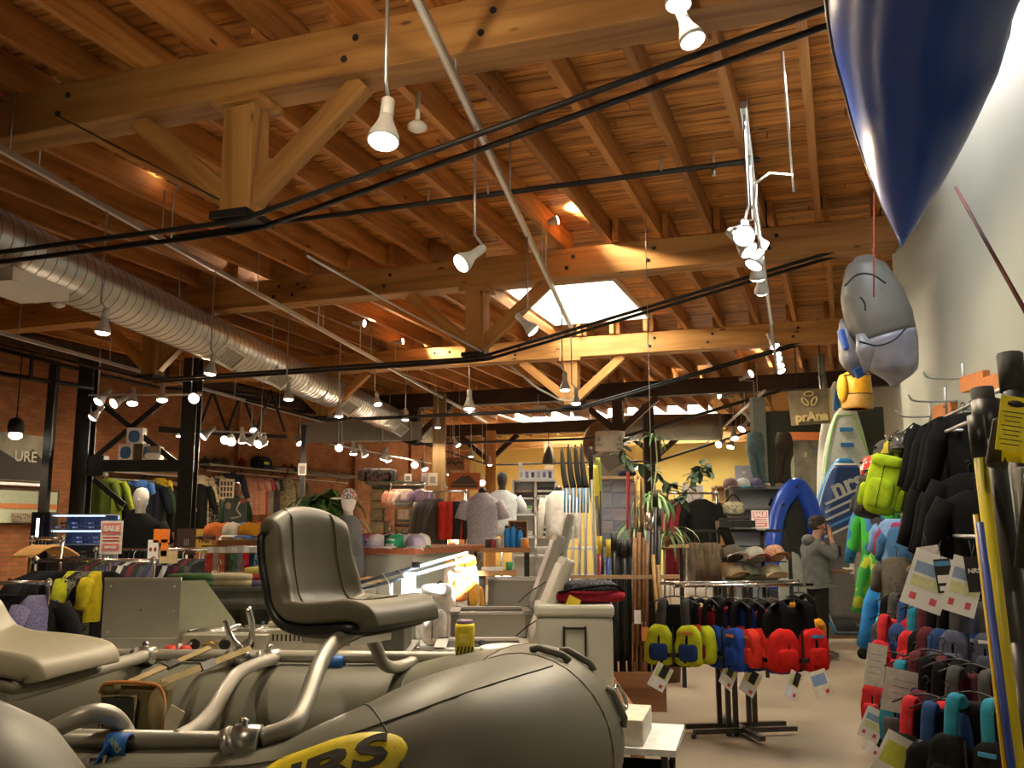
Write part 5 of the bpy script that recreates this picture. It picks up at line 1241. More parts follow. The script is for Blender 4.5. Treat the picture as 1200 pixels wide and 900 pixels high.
# poster on the brick wall
wq = on_line(46, UV(ULW + .06, 8), UV(ULW + .06, 30)); zt_, zb_ = P(46, 513, wq.y).z, P(46, 566, wq.y).z
t = thing('wall_poster', 'large dark mountain poster with pale capital letters on the brick wall', 'poster', M=Mwl(wq, zb_))
PW_, PH_ = 2.0, zt_ - zb_
MB().box((-PW_ / 2, 0, PH_ / 2), (PW_, .03, PH_)).build('panel', plain('poster_sky', (.33, .29, .20), .6, 0, .5, 2.0), t)
MB().prism([(-2.0, .02), (-.02, .02), (-.05, PH_ * .62), (-.22, PH_ * .48), (-.45, PH_ * .70), (-.75, PH_ * .42), (-1.2, PH_ * .66), (-2.0, PH_ * .4)], .006, M_at((0, -.018, 0))).build('mountain_print', plain('poster_hill', (.035, .03, .022), .7), t)
lettering('URE', .27, plain('poster_letters', (.72, .70, .60), .6), t, M_at((-.60, -.026, PH_ * .52)), .004)
MB().box((-PW_ / 2, -.01, -.05), (PW_, .06, .05)).build('bottom_rail', STEEL, t)
# black tee dummy
p = P(162, 640, 9.6); t = thing('mannequin', 'white headed mannequin in a black tee shirt behind the rails', 'mannequin', (p.x, 9.6, 0), .15)
torso_mannequin(t, WHITEM, cloth((.010, .010, .011)), 1.10, .44)
MB().tube([(0, 0, .02), (0, 0, 1.15)], .02, 8).build('pole', CHROME, t); MB().lathe([(.18, 0), (.18, .015), (.03, .03)], 20).build('base', BLACK, t)
for s in (-1, 1): MB().tube([(s * .27, 0, 1.46), (s * .29, -.02, 1.25), (s * .27, -.05, 1.05)], [.045, .04, .03], 10).build('dummy_arm', WHITEM, t)
# small cards and goods beside the dummy
for px, py, w_, h_, mt, lb in [(179, 655, .10, .18, PAPER, 'white card with two dark shapes by the mannequin'), (189, 636, .15, .13, plain('card_or', (.85, .22, .02), .6), 'bright orange price card beside the mannequin'), (197, 660, .17, .12, plain('box_cream', (.62, .50, .28), .7), 'cream box with a blue label by the mannequin'), (192, 652, .06, .16, plain('card_or', (.85, .22, .02), .6), 'narrow orange card under the larger orange card')]:
    p = P(px, py, 9.0); t = thing('price_card', lb, 'card', p); MB().box((0, 0, h_ / 2), (w_, .02, h_)).build('card', mt, t); MB().tube([(0, .02, h_ / 2), (0, .02, 1.405 - p.z)], .006, 5).build('stem', STEEL, t)
    if px == 179:
        for s in (-1, 1): MB().ell((s * .022, -.011, .09), (.014, .003, .022), 8, 6).build('print_shape', plain('card_red', (.25, .05, .05), .7), t)
# ---------------------------------------------------------------- steel frame with cross bracing
def steel(px0, py0, Y0, px1, py1, Y1, w_=.1, h_=.1): a, b = P(px0, py0, Y0), P(px1, py1, Y1); return a, b
Yf = 16.2
fx = lambda px: P(px, 560, Yf).x
sf = thing('braced_steel_bay', 'black steel frame with crossed braces in front of the brick wall', 'frame', (fx(160), Yf, 0))
so = Vector((fx(160), Yf, 0))
for px, w_ in ((96, .26), (220, .26)):
    MB().box((fx(px) - so.x, 0, 2.3), (w_ * .35, .26, 4.6)).build('post_web', BLACK, sf)
    for s in (-1, 1): MB().box((fx(px) - so.x, s * .12, 2.3), (w_, .025, 4.6)).build('post_flange', BLACK, sf)
pz = P(160, 546, Yf).z
MB().box((0, 0, pz), (fx(225) - fx(93), .2, .20)).build('cross_beam', BLACK, sf)
for a_, b_ in (((112, 468), (205, 541)), ((196, 466), (106, 541)), ((110, 562), (146, 592))):
    MB().bar(P(*a_, Yf) - so, P(*b_, Yf) - so, .05, .09).build('brace', BLACK, sf)
MB().bar(P(187, 503, Yf) - so, P(222, 506, Yf) - so, .1, .1).build('stub_beam', BLACK, sf); MB().box((fx(108) - so.x, 0, pz), (.45, .22, .35)).build('gusset', BLACK, sf)
t = thing('steel_post', 'slim black steel post against the brick wall by the poster', 'post', (P(54, 560, 15.6).x, 15.6, 0)); MB().box((0, 0, 2.2), (.13, .13, 4.4)).build('shaft', BLACK, t); MB().box((0, 0, .02), (.25, .25, .04)).build('base_plate', BLACK, t)
# open joist behind
t = thing('steel_joist', 'dark open web steel joist above the brick wall displays', 'joist', P(228, 455, 19.0)); jo = P(228, 455, 19.0)
MB().bar((0, 0, 0), P(335, 475, 20.5) - jo, .1, .07).build('top_chord', BLACK, t); MB().bar(P(228, 507, 19.0) - jo, P(335, 512, 20.5) - jo, .1, .08).build('bottom_chord', BLACK, t)
for k in range(6):
    x0 = 232 + k * 17; MB().bar(P(x0, 457 if k % 2 else 506, 19.3) - jo, P(x0 + 17, 506 if k % 2 else 460, 19.3) - jo, .05, .05).build('web_bar', BLACK, t)
# boxes on the beam
BLJ = plain('box_print_blue', (.05, .16, .42), .6)
zb = pz + .10
for k, (px, up, w_) in enumerate([(148, 0, .26), (157, 1, .28), (163, 0, .14), (171, 0, .10), (180, 0, .22)]):
    z_ = zb + (.285 if up else 0); lb = ['white box with a blue jacket print turned sideways', 'white box with a blue jacket print on top of the others', 'dark brown open box between white boxes', 'narrow white box with a blue stripe', 'grey carton with a white bag in front'][k]
    t = thing('display_box', lb + ' on the steel beam', 'box', (fx(px), Yf, z_)); mt = [PAPER, PAPER, plain('box_brown', (.10, .075, .04), .8), PAPER, plain('box_grey', (.34, .32, .26), .8)][k]
    h_ = .28 if k != 4 else .24
    MB().box((0, 0, h_ / 2), (w_, .2, h_)).build('carton', mt, t)
    if k < 2 or k == 3:
        m = MB(); m.ell((0, -.102, h_ * .45), (w_ * .36, .004, h_ * .38), 14, 8, e=.7); m.build('print', BLJ, t)
    if k == 4: sbox(MB(), (0, -.13, .06), (.26, .06, .12), .6).build('white_bag', PAPER, t)
# ---------------------------------------------------------------- clothes on the brick wall
def wl_at(px, off=.45): return on_line(px, UV(ULW + off, 8), UV(ULW + off, 33))
def wallg(px, py, kind, mat, label, w=.5, h=.8, rz=.25, d=.12, seed=0, name='wall_shirt', cat='shirt', group=None, hm=None, off=.45, Y=None):
    p = wl_at(px, off); Y = Y or p.y; q = P(px, py, Y); return garment(name, label, cat, M_at(q, rz), kind, mat, w, h, d, seed, hm, group)
SF = lambda lb, px0, px1, py, off=.35, dep=.35: None
def wall_shelf(label, px0, px1, py, mat, dep=.3):
    a, b = on_line(px0, UV(ULW + dep / 2, 8), UV(ULW + dep / 2, 33)), on_line(px1, UV(ULW + dep / 2, 8), UV(ULW + dep / 2, 33)); z = P((px0 + px1) / 2, py, (a.y + b.y) / 2).z
    t = thing('wall_shelf', label, 'shelf', (a.x, a.y, z)); d_ = b - a; d_.z = 0
    MB().bar((0, 0, 0), d_, dep, .04).build('board', mat, t)
    for f in (.08, .5, .92): MB().bar(d_ * f + Vector((0, 0, -.02)), d_ * f + Vector((0, 0, -.14)) - UD * dep * .4, .02, .02).build('bracket', BLACK, t)
    MB().tube([Vector((UD.x * .12, UD.y * .12, -.14)), d_ + Vector((UD.x * .12, UD.y * .12, -.14))], .012, 6).build('hang_rail', STEEL, t)
    return a, b, z
SHB = plain('shelf_grey', (.22, .20, .16), .6)
wall_shelf('grey wall shelf over the pink shirts', 229, 322, 549, SHB, .4); wall_shelf('grey wall shelf over the camouflage shirts by the plant', 326, 400, 557, SHB, .35); wall_shelf('wall shelf over the green shirts behind the steel frame', 105, 212, 556, SHB, .35)
wallg(118, 556, 'long', cloth((.10, .16, .03)), 'dark green jacket hanging behind the steel brace', .5, .9); wallg(128, 555, 'long', cloth((.34, .45, .05)), 'bright lime jacket hanging behind the steel brace', .62, .85)
wallg(165, 557, 'tee', cloth((.10, .25, .70)), 'blue tee hanging behind the mannequin', .4, .5); wallg(188, 555, 'tee', cloth((.75, .50, .04)), 'yellow tee beside the tall steel post', .35, .5)
for k, (px, mt, lb) in enumerate([(148, DK[0], 'black jacket'), (176, DK[3], 'navy black jacket'), (183, cloth((.04, .07, .05)), 'deep green jacket'), (197, DK[1], 'charcoal jacket'), (206, cloth((.30, .22, .14)), 'tan sleeved jacket'), (232, cloth((.02, .02, .02)), 'jet black jacket')]):
    wallg(px, 562, 'long', mt, lb + ' on the brick wall near the steel post', .52, 1.0, .3, .14, k, 'wall_jacket', 'jacket')
CRM = pattern('cream_print', [(.62, .52, .30), (.72, .64, .42), (.50, .40, .20)], 10, 'noise')
SPK = pattern('black_silver', [(.015, .015, .015), (.02, .02, .025), (.30, .31, .30), (.01, .01, .01)], 9, 'noise')
wallg(236, 552, 'long', CRM, 'cream printed jacket right of the steel post', .42, 1.1, .3, .13, 1, 'wall_jacket', 'jacket')
wallg(248, 554, 'long', SPK, 'black jacket with silver flecks on the wall', .55, 1.1, .2, .14, 2, 'wall_jacket', 'jacket'); wallg(257, 553, 'long', CRM, 'cream jacket partly behind the flecked black one', .40, .8, .2, .10, 2, 'wall_jacket', 'jacket', Y=wl_at(257).y + .25)
wallg(271, 549, 'long', cloth((.045, .05, .075)), 'navy fleece above the price board', .5, .75, .2, .14, 0, 'wall_jacket', 'jacket')
for k, (px, c_, lb) in enumerate([(291, (.72, .38, .27), 'salmon pink tee hanging front on'), (299, (.74, .40, .28), 'peach pink tee behind the salmon one'), (304, (.72, .55, .42), 'pale peach tee in the pink row'), (309, (.60, .12, .14), 'crimson tee at the end of the pink row'), (315, (.36, .35, .28), 'grey green tee past the crimson one'), (321, (.08, .07, .08), 'dark violet tee past the grey one')]):
    wallg(px, 556, 'tee', cloth(c_), lb, .55 if k < 2 else .4, .85, .15 + .14 * k, .12, k, hm=WOODH, Y=wl_at(291).y - .1 + .12 * k)
wallg(306, 606, 'tee', cloth((.52, .10, .11)), 'red pink tee on the lower wall rail', .5, .8, .3, .12, 1, Y=wl_at(300).y - .3)
wallg(337, 557, 'long', pattern('camo_pale', [(.46, .42, .22), (.60, .56, .34), (.30, .28, .14), (.52, .48, .28)], 12, 'noise'), 'pale camouflage shirt beside the plant', .5, .9, .2, .12, 1); wallg(350, 560, 'long', cloth((.20, .17, .10)), 'olive shirt next to the pale camouflage shirt', .45, .9, .4, .12, 2)
# goods on that shelf
def duffel(label, px, py, Y, w_, h_, mat, trim, txt=None, rz=.2):
    q = P(px, py, Y); t = thing('duffel_bag', label, 'bag', q, rz)
    sbox(MB(), (0, 0, h_ / 2), (w_, h_ * 1.0, h_), .45).build('body', mat, t)
    for s in (-.3, .3): MB().tube(crom([(s * w_, -h_ * .5, h_ * .05), (s * w_, -h_ * .52, h_ * .6), (s * w_, 0, h_ * 1.02), (s * w_, h_ * .5, h_ * .5)], 4), .018, 6, flat=.4).build('strap', trim, t)
    MB().tube([(-w_ * .4, 0, h_ * 1.0), (w_ * .4, 0, h_ * 1.0)], .008, 5).build('zip', trim, t)
    if txt: MB().box((0, -h_ * .5, h_ * .5), (w_ * .35, .008, h_ * .22)).build('label_patch', txt, t)
    return t
pw = wl_at(306, .26); duffel('dark grey duffel bag with a lime label on the shelf over the pink shirts', 306, 550, pw.y, .62, .30, cloth((.03, .035, .042)), BLKF, plain('lbl_lime', (.55, .65, .05), .6), ROT20 + PI / 2)
for px, c_, lb in [(240, (.05, .045, .035), 'brown black pack'), (252, (.07, .055, .03), 'olive stuff sack'), (262, (.11, .075, .03), 'tan stuff sack'), (283, (.20, .04, .03), 'dark red stuff sack'), (333, (.20, .05, .03), 'rust stuff sack'), (342, (.06, .05, .05), 'charcoal stuff sack')]:
    pw = wl_at(px, .26); t = thing('stuff_sack', lb + ' on the wall shelf', 'bag', P(px, 549 if px < 325 else 556, pw.y)); sbox(MB(), (0, 0, .11), (.26, .22, .22), .7).build('body', cloth(c_), t); MB().tube([(0, 0, .2), (0, 0, .27)], [.05, .03], 8).build('neck', cloth(c_), t)
p = P(292, 562, 18.2); t = thing('mannequin', 'brown headed mannequin in a dark green jacket before the pink shirts', 'mannequin', (p.x, 17.4, 0), .2)
zb = P(292, 603, 17.4).z; torso_mannequin(t, plain('brown_head', (.12, .05, .03), .5), cloth((.02, .045, .02)), zb - .32, .42, sleeves='long'); MB().box((0, 0, (zb - .3) / 2), (.7, .5, zb - .3)).build('plinth', BROWNW, t)
# signs
for px, py, w_, h_, Y, mt, tx, lb in [(265, 585, .20, .28, 13.0, plain('sgn_cream', (.75, .62, .42), .7), None, 'cream sign with three rows of dark print'), (275, 613, .28, .32, 12.0, plain('sgn_slate', (.06, .075, .075), .5), None, 'dark photo sign on a white stand'), (238, 648, .15, .24, 9.5, plain('sgn_gold', (.50, .32, .04), .6), 'THE', 'gold sign with dark letters near the orange caps'), (218, 650, .20, .27, 9.8, plain('sgn_brown', (.06, .03, .02), .6), '|||', 'dark brown framed panel with grey bars')]:
    q = P(px, py, Y); t = thing('shop_sign', lb, 'sign', (q.x, Y, 0), .1); z_ = q.z
    MB().box((0, 0, z_ + h_ / 2), (w_, .02, h_)).build('panel', mt, t); MB().tube([(0, .02, .02), (0, .02, z_ + h_ * .5)], .012, 8).build('pole', WHITEM, t); MB().lathe([(.14, 0), (.14, .015), (.03, .025)], 16).build('base', BLACK, t)
    if tx: lettering(tx, h_ * .26, plain('sgn_ink', (.05, .04, .03), .7) if px != 218 else plain('sgn_inkg', (.22, .22, .23), .7), t, M_at((0, -.012, z_ + h_ * .5)), .002)
    elif px == 265:
        for r_ in range(3):
            for q in range(4): MB().box((-.066 + q * .044, -.012, z_ + h_ * (.78 - .28 * r_)), (.026, .004, .055)).build('print_stroke', plain('sgn_ink', (.05, .04, .03), .7), t)
    elif px == 275:
        MB().ell((-.09, -.012, z_ + .22), (.035, .003, .045), 10, 6).build('print_shape', plain('pr1', (.35, .28, .18), .7), t); MB().tube(crom([(.05, -.012, z_ + .27), (.02, -.012, z_ + .17), (.07, -.012, z_ + .09), (-.05, -.012, z_ + .06)], 5), .012, 5).build('print_shape', plain('pr2', (.40, .36, .33), .7), t); MB().box((.09, -.011, z_ + .28), (.07, .002, .05)).build('print_shape', plain('pr3', (.5, .12, .1), .7), t)
t = thing('wall_notice', 'small framed notice hanging on the black steel post stub', 'sign', P(354, 557, 20.0)); MB().box((0, 0, .13), (.18, .02, .26)).build('frame', PAPER, t); MB().box((0, -.011, .12), (.12, .004, .16)).build('print', plain('nt', (.35, .30, .26), .7), t); MB().box((0, .05, .3), (.1, .1, 1.6)).build('post', BLACK, t)
# caps and gloves table
gy = 8.0
gt = thing('accessory_stand', 'wooden stand with caps above a row of glove packs', 'display', (P(277, 640, gy).x, gy + .15, 0), .0)
zc_ = P(277, 629, gy).z; zg = P(277, 640, gy).z
MB().box((0, 0, zc_ - .015), (.56, .30, .03)).build('cap_shelf', PALEW, gt); MB().box((0, .12, zc_ / 2), (.5, .04, zc_ - .03)).build('back_board', BROWNW, gt); MB().tube([(-.30, -.14, zg), (.30, -.14, zg)], .008, 6).build('hook_rail', CHROME, gt); MB().box((0, 0, .02), (.56, .4, .04)).build('foot', BROWNW, gt)
MB().box((0, -.05, zg - .02), (.5, .12, .05)).build('rail_block', BROWNW, gt)
for k, (px, a_, b_, lb) in enumerate([(252, (.78, .22, .06), (.10, .06, .05), 'orange cap with a dark brim'), (262, (.80, .28, .08), (.80, .28, .08), 'all orange cap'), (272, (.70, .66, .56), (.74, .73, .70), 'cream mesh cap with a white brim'), (281, (.10, .22, .55), (.75, .75, .75), 'blue cap with a white brim'), (291, (.60, .28, .02), (.10, .18, .45), 'mustard cap with a blue brim'), (300, (.55, .22, .03), (.04, .20, .62), 'amber cap with a bright blue brim')]):
    q = P(px, 628, gy + .05); cap(lb + ' above the gloves', M_at((q.x, gy + .05 + .1 * (k % 2), zc_), -.6 + .35 * (k % 3)), cloth(a_), cloth(b_), 'caps above the gloves')
gl = [((.40, .05, .04), 'red'), ((.45, .38, .28), 'tan'), ((.40, .10, .05), 'rust'), ((.10, .06, .04), 'brown'), ((.06, .14, .10), 'deep green'), ((.20, .22, .24), 'grey'), ((.50, .02, .03), 'bright red'), ((.03, .05, .12), 'navy'), ((.22, .36, .42), 'teal'), ((.30, .40, .46), 'pale blue')]
for k, (c_, nm) in enumerate(gl):
    q = P(248 + k * 7.0, 645, gy); t = thing('glove_pair', nm + ' glove pair hanging in the row below the caps', 'gloves', M=M_at((q.x, gy - .03, zg - .01), .3 * (-1) ** k))
    mt = cloth(c_); MB().box((0, 0, -.02), (.05, .004, .05)).build('hang_card', PAPER, t)
    m = MB(); sbox(m, (0, 0, -.10), (.075, .03, .10), .6, 12, 8)
    for f in range(4): m.tube([(-.028 + f * .018, 0, -.13), (-.032 + f * .021, -.01, -.20 - .01 * (f in (1, 2)))], [.011, .008], 6)
    m.tube([(.034, 0, -.10), (.055, -.01, -.14)], [.011, .008], 6); m.build('glove', mt, t)
# glass case with folded cloths in front of it
q = P(268, 690, 6.3); cw = .72
t = thing('glass_counter', 'dark glass counter with folded clothes on its top', 'display case', (q.x, 6.35, 0), .0); zt = P(268, 686, 6.3).z
MB().box((0, 0, zt - .015), (cw, .5, .03)).build('glass_top', plain('glass_top', (.10, .11, .10), .08, 0, .03, 3), t, bevel=.004)
MB().box((0, 0, .3), (cw - .04, .46, .6)).build('base', BLACK, t)
for sx in (-1, 1):
    for sy in (-1, 1): MB().box((sx * (cw / 2 - .02), sy * .22, (zt + .6) / 2), (.025, .025, zt - .63)).build('corner_post', CHROME, t)
MB().box((0, -.235, (zt + .6) / 2), (cw - .06, .006, zt - .66)).build('pane', clear('case_glass', (.75, .78, .75), .14), t)
MB().box((0, .2, (zt + .6) / 2), (cw - .06, .01, zt - .66)).build('back_panel', plain('cg_back', (.06, .045, .03), .5), t)
MB().box((-.02, .02, (zt + .55) / 2), (.30, .2, zt - .75)).build('stored_box', plain('cg_box', (.13, .08, .04), .6), t); MB().lathe([(.03, 0), (.03, .2), (.012, .24), (.012, .28)], 12, M_at((.25, -.1, .72))).build('stored_bottle', plain('cg_bt', (.25, .27, .27), .15), t)
for k, (px, w_, mats, lb) in enumerate([(222, .30, [cloth((.05, .11, .05)), cloth((.07, .14, .06))], 'green folded cloth'), (268, .30, [cloth((.45, .38, .22)), cloth((.50, .44, .30))], 'beige folded cloth'), (300, .22, [cloth((.20, .16, .30)), cloth((.55, .08, .08)), cloth((.60, .50, .15))], 'red and violet striped folded cloths')]):
    q = P(px, 684, 6.25); folded(lb + ' lying on the dark glass counter', (max(t.location.x - .22, min(t.location.x + .25, q.x)), 6.25 + .06 * k, zt), .05 * k, mats, w_, .22)
# ================================================================ middle distance and back of the shop
# timber columns
c = P(514, 600, 20.5); struct('trim_3', MB().box((0, 0, 0), (4.6, .28, .28)), wood('column_wood', (.16, .09, .03), (.26, .16, .06), (.34, .22, .09)), M=M_at((c.x, 20.5, 2.3)) @ Matrix.Rotation(PI / 2, 4, 'Y'))
c = P(575, 580, 27.5); struct('trim_4', MB().box((0, 0, 0), (4.5, .30, .30)), WOOD, M=M_at((c.x, 27.5, 2.25)) @ Matrix.Rotation(PI / 2, 4, 'Y'))
c = P(761, 560, 23.0); struct('trim_5', MB().box((0, 0, 0), (4.7, .26, .26)), DARKW, M=M_at((c.x, 23.0, 2.35)) @ Matrix.Rotation(PI / 2, 4, 'Y'))
c = P(643, 570, 31.0); struct('trim_6', MB().box((0, 0, 0), (4.5, .30, .30)), PALEW, M=M_at((c.x, 31.0, 2.25)) @ Matrix.Rotation(PI / 2, 4, 'Y'))
c = P(643, 535, 28.0); t = thing('pendant_lamp', 'dark bell lamp shade before the pale back column', 'lamp', c); MB().lathe([(.20, -.25), (.21, -.25), (.17, 0), (.08, .2), (.04, .3)], 18).build('shade', plain('bell_dark', (.12, .11, .09), .5), t); MB().tube([(0, 0, .3), (0, 0, .9)], .012, 6).build('cord', BLACK, t)
# stone pier
p0, p1 = P(432, 620, 17.5), P(492, 620, 17.5); zt = P(460, 568, 17.5).z
t = thing('stone_pier', 'wide pier of rough tan stones topped by a ledge', 'pier', ((p0.x + p1.x) / 2, 17.9, 0)); PWd = p1.x - p0.x
MB().box((0, 0, zt / 2), (PWd - .05, .6, zt)).build('core', plain('mortar', (.17, .15, .11), .9), t); MB().box((0, 0, zt + .03), (PWd + .15, .8, .06)).build('cap_slab', plain('ledge_paint'   , (.16, .15, .11), .7), t)
rr = random.Random(3); stc = [(.30, .24, .13), (.36, .30, .19), (.26, .23, .16), (.40, .28, .14), (.30, .29, .24), (.22, .19, .12)]
z = .75
while z < zt - .1:
    h = rr.uniform(.14, .24); h = min(h, zt - z); x = -PWd / 2
    while x < PWd / 2 - .06:
        w_ = min(rr.uniform(.16, .34), PWd / 2 - x); k = rr.randrange(6)
        MB().box((0, 0, 0), (w_ - .02, .09, h - .02)).build('stone', plain('stone%d' % k, stc[k], .9, 0, .3, 12, .5), t, M=M_at((x + w_ / 2, -.31 - rr.uniform(0, .03), z + h / 2)), bevel=.015)
        x += w_
    z += h
duffel('long black patterned duffel bag lying on the stone pier', 442, 566, 17.6, .75, .26, pattern('duf', [(.015, .015, .018), (.05, .05, .06), (.16, .10, .07), (.03, .03, .05)], 9, 'noise'), BLKF).location.z = zt + .06
for px, w_, h_, mt, lb in [(478, .14, .16, PAPER, 'white framed card on the ledge left of the timber column'), (497, .10, .24, plain('crd_v', (.45, .40, .48), .6), 'mauve card on the ledge by the timber column'), (507, .18, .24, plain('crd_c', (.62, .55, .45), .6), 'cream leaflet leaning on the timber column')]:
    q = P(px, 569, 17.7); t = thing('ledge_card', lb, 'card', (q.x, 17.7, zt + .06 if px < 490 else q.z)); MB().box((0, 0, h_ / 2), (w_, .02, h_)).build('card', mt, t); MB().box((0, -.011, h_ * .45), (w_ * .6, .003, h_ * .5)).build('print', plain('crd_p', (.28, .24, .24), .7), t)
# wooden shelf with folded clothes
c = P(482, 620, 15.0)
sh = shelf_unit('wooden_shelf', 'brown wooden shelf of folded clothes beside the stone pier', (c.x, 15.0, 0), 0, .62, .35, [.5, .95, 1.35, 1.62, 1.93], BROWNW, BROWNW, None, 'shelf', .06)
for k, (x, z, ms, lb) in enumerate([(-.14, 1.945, [cloth((.20, .18, .15)), cloth((.26, .25, .22)), cloth((.18, .17, .16))], 'grey brown folded clothes on the top of the brown shelf'), (.14, 1.945, [cloth((.48, .40, .26)), cloth((.55, .48, .36))], 'cream folded clothes on the top of the brown shelf'), (-.13, 1.635, [cloth((.06, .05, .05)), cloth((.25, .16, .08)), cloth((.10, .09, .09))], 'dark and tan folded clothes in the brown shelf'), (.14, 1.635, [cloth((.30, .20, .08)), cloth((.05, .05, .06))], 'amber and black folded clothes in the brown shelf'), (0, 1.365, [cloth((.10, .06, .05)), cloth((.20, .10, .08))], 'maroon folded clothes low in the brown shelf')]):
    folded(lb, (c.x + x, 15.0, z), .05, ms, .24, .26)
def floor_rail(label, px0, px1, py, Y, mat=BLACK):
    a, b = P(px0, py, Y), P(px1, py, Y); return rack(label, a, b, a.z)
def free(px, py, Y, kind, mat, label, w=.45, h=.7, rz=.2, d=.12, seed=0, name='shirt_on_hanger', cat='shirt', hm=None): return garment(name, label, cat, M_at(P(px, py, Y), rz), kind, mat, w, h, d, seed, hm)
floor_rail('chrome rail behind the brown shelf', 458, 498, 568, 16.2)
for k, (px, c_, lb) in enumerate([(465, (.66, .26, .18), 'salmon shirt'), (471, (.72, .42, .34), 'pink shirt'), (477, (.74, .58, .50), 'pale pink shirt'), (494, (.26, .18, .28), 'violet shirt')]): free(px, 567, 16.2, 'tee', cloth(c_), lb + ' on the rail behind the brown shelf', .45, .55, .7, .10, k)
PLD = pattern('plaid_brown', [(.035, .028, .022), (.10, .085, .065), (.05, .035, .03)], 26, 'check')
floor_rail('dark rail of checked shirts and red trousers before the timber column', 496, 546, 576, 14.0)
for k, px in enumerate((501, 507, 513)): free(px, 577, 14.0, 'long', PLD, 'dark brown checked shirt hanging left of the red trousers', .45, .75, .9, .10, k)['group'] = 'checked shirts'
for k, (px, c_, lb) in enumerate([(525, (.62, .05, .03), 'bright red trousers'), (532, (.55, .045, .03), 'second red trousers'), (541, (.035, .035, .035), 'charcoal trousers')]): free(px, 583, 13.9, 'pants', cloth(c_), lb + ' on the rail beside the checked shirts', .30, .62, .25, .10, k, 'trousers_on_hanger', 'trousers')
# signs
q = P(544, 574, 26); t = thing('hanging_sign', 'orange sign with a dark mountain outline', 'sign', q, .1); MB().box((0, 0, .24), (.90, .04, .48)).build('board', plain('sgn_or', (.60, .17, .05), .6), t); MB().prism([(-.38, .16), (-.05, .40), (.0, .36), (.12, .42), (.38, .16)], .01, M_at((0, -.025, 0))).build('mountain_mark', plain('sgn_dk', (.10, .08, .07), .6), t); MB().box((0, -.024, .10), (.76, .01, .08)).build('text_bar', MATS['sgn_dk'], t); MB().tube([(-.3, 0, .48), (-.3, 0, 1.5)], .01, 5).build('chain', STEEL, t); MB().tube([(.3, 0, .48), (.3, 0, 1.5)], .01, 5).build('chain', STEEL, t)
q = P(532, 551, 22); t = thing('hanging_sign', 'brown wooden sign with dark script right of the timber column', 'sign', q, .1); MB().box((0, 0, .15), (.50, .04, .30)).build('board', BROWNW, t); MB().tube(crom([(-.15, -.03, .14), (-.05, -.03, .2), (.02, -.03, .13), (.12, -.03, .19), (.2, -.03, .16)], 5), .015, 5).build('script_mark', BLKP, t); MB().tube([(0, 0, .3), (0, 0, 1.2)], .01, 5).build('chain', STEEL, t)
# white cubby with folded clothes
Yc = 14.5; a_, b_ = P(601, 622, Yc), P(651, 622, Yc); W_ = b_.x - a_.x; zt = P(625, 564, Yc).z
t = thing('cubby_shelf', 'white cubby shelf of folded clothes with a lettered header', 'shelf', ((a_.x + b_.x) / 2, Yc, 0))
for x in (-W_ / 2, 0.02, W_ / 2): MB().box((x, 0, zt / 2), (.035, .36, zt)).build('upright', WHITEM, t)
for z in (.3, .8, 1.2, 1.48, 1.82, 2.07, zt): MB().box((0, 0, z), (W_, .36, .03)).build('shelf_board', WHITEM, t)
MB().box((0, .17, zt / 2), (W_, .01, zt)).build('back_panel', WHITEM, t)
MB().box((.05, 0, zt + .10), (W_ * .8, .03, .16)).build('header_board', PAPER, t); [MB().box((-.2 + .09 * q, -.02, zt + .10), (.05, .02, .08 + .02 * (q % 2))).build('header_shape', plain('hdr%d' % (q % 3), [(.45, .50, .48), (.20, .20, .30), (.10, .10, .18)][q % 3], .7), t) for q in range(6)]; MB().box((-W_ * .32, 0, zt + .15), (.06, .05, .30)).build('header_post', WHITEM, t)
ct = ((a_.x + b_.x) / 2)
fz = [(-.16, 2.085, [cloth((.06, .05, .07)), cloth((.10, .06, .06)), cloth((.50, .40, .30))], 'dark and sand'), (.17, 2.085, [cloth((.70, .70, .70)), cloth((.05, .05, .06)), cloth((.72, .72, .72)), cloth((.06, .06, .07))], 'black and white'), (-.16, 1.835, [cloth((.55, .60, .66)), cloth((.62, .66, .70)), cloth((.35, .60, .25))], 'pale blue and green'), (.17, 1.835, [cloth((.60, .30, .03)), cloth((.05, .05, .05)), cloth((.62, .32, .04))], 'amber and black'), (.17, 1.495, [cloth((.04, .04, .04)), cloth((.72, .72, .72)), cloth((.04, .04, .05)), cloth((.7, .7, .7))], 'striped black and white'), (-.16, 1.495, [cloth((.68, .66, .64)), cloth((.60, .58, .58))], 'off white')]
for x, z, ms, lb in fz: folded(lb + ' folded clothes in the white cubby', (ct + x, Yc - .02, z), .03, ms, .25, .26)
# dummies around it
def dummy(label, px, Y, pyhem, cm, head=None, sl='tee', w_=.42, rz=0):
    q = P(px, pyhem, Y); t = thing('mannequin', label, 'mannequin', (q.x, Y, 0), rz); torso_mannequin(t, head, cm, q.z, w_, sleeves=sl); MB().tube([(0, 0, .02), (0, 0, q.z + .1)], .02, 8).build('pole', CHROME, t); MB().lathe([(.16, 0), (.16, .015), (.03, .03)], 18).build('base', BLACK, t)
    if not head: MB().lathe([(.055, 0), (.05, .06), (.02, .09)], 12, M_at((0, 0, q.z + .64))).build('neck_cap', BLKP, t)
    return t
dummy('mannequin in a pale mauve checked shirt by the wooden table', 565, 11.5, 641, pattern('mauve_print', [(.42, .40, .48), (.55, .52, .60), (.34, .33, .42)], 22), None, 'tee', .42, .1)
dummy('mannequin in a pale blue tee behind the mauve shirt', 588, 13.5, 628, cloth((.58, .64, .72)), plain('dk_head', (.05, .04, .04), .5), 'tee', .5, .2)
dummy('mannequin in a white long sleeved shirt beside the cubby shelf', 655, 12.8, 632, cloth((.74, .74, .74)), None, 'long', .42, -.2)
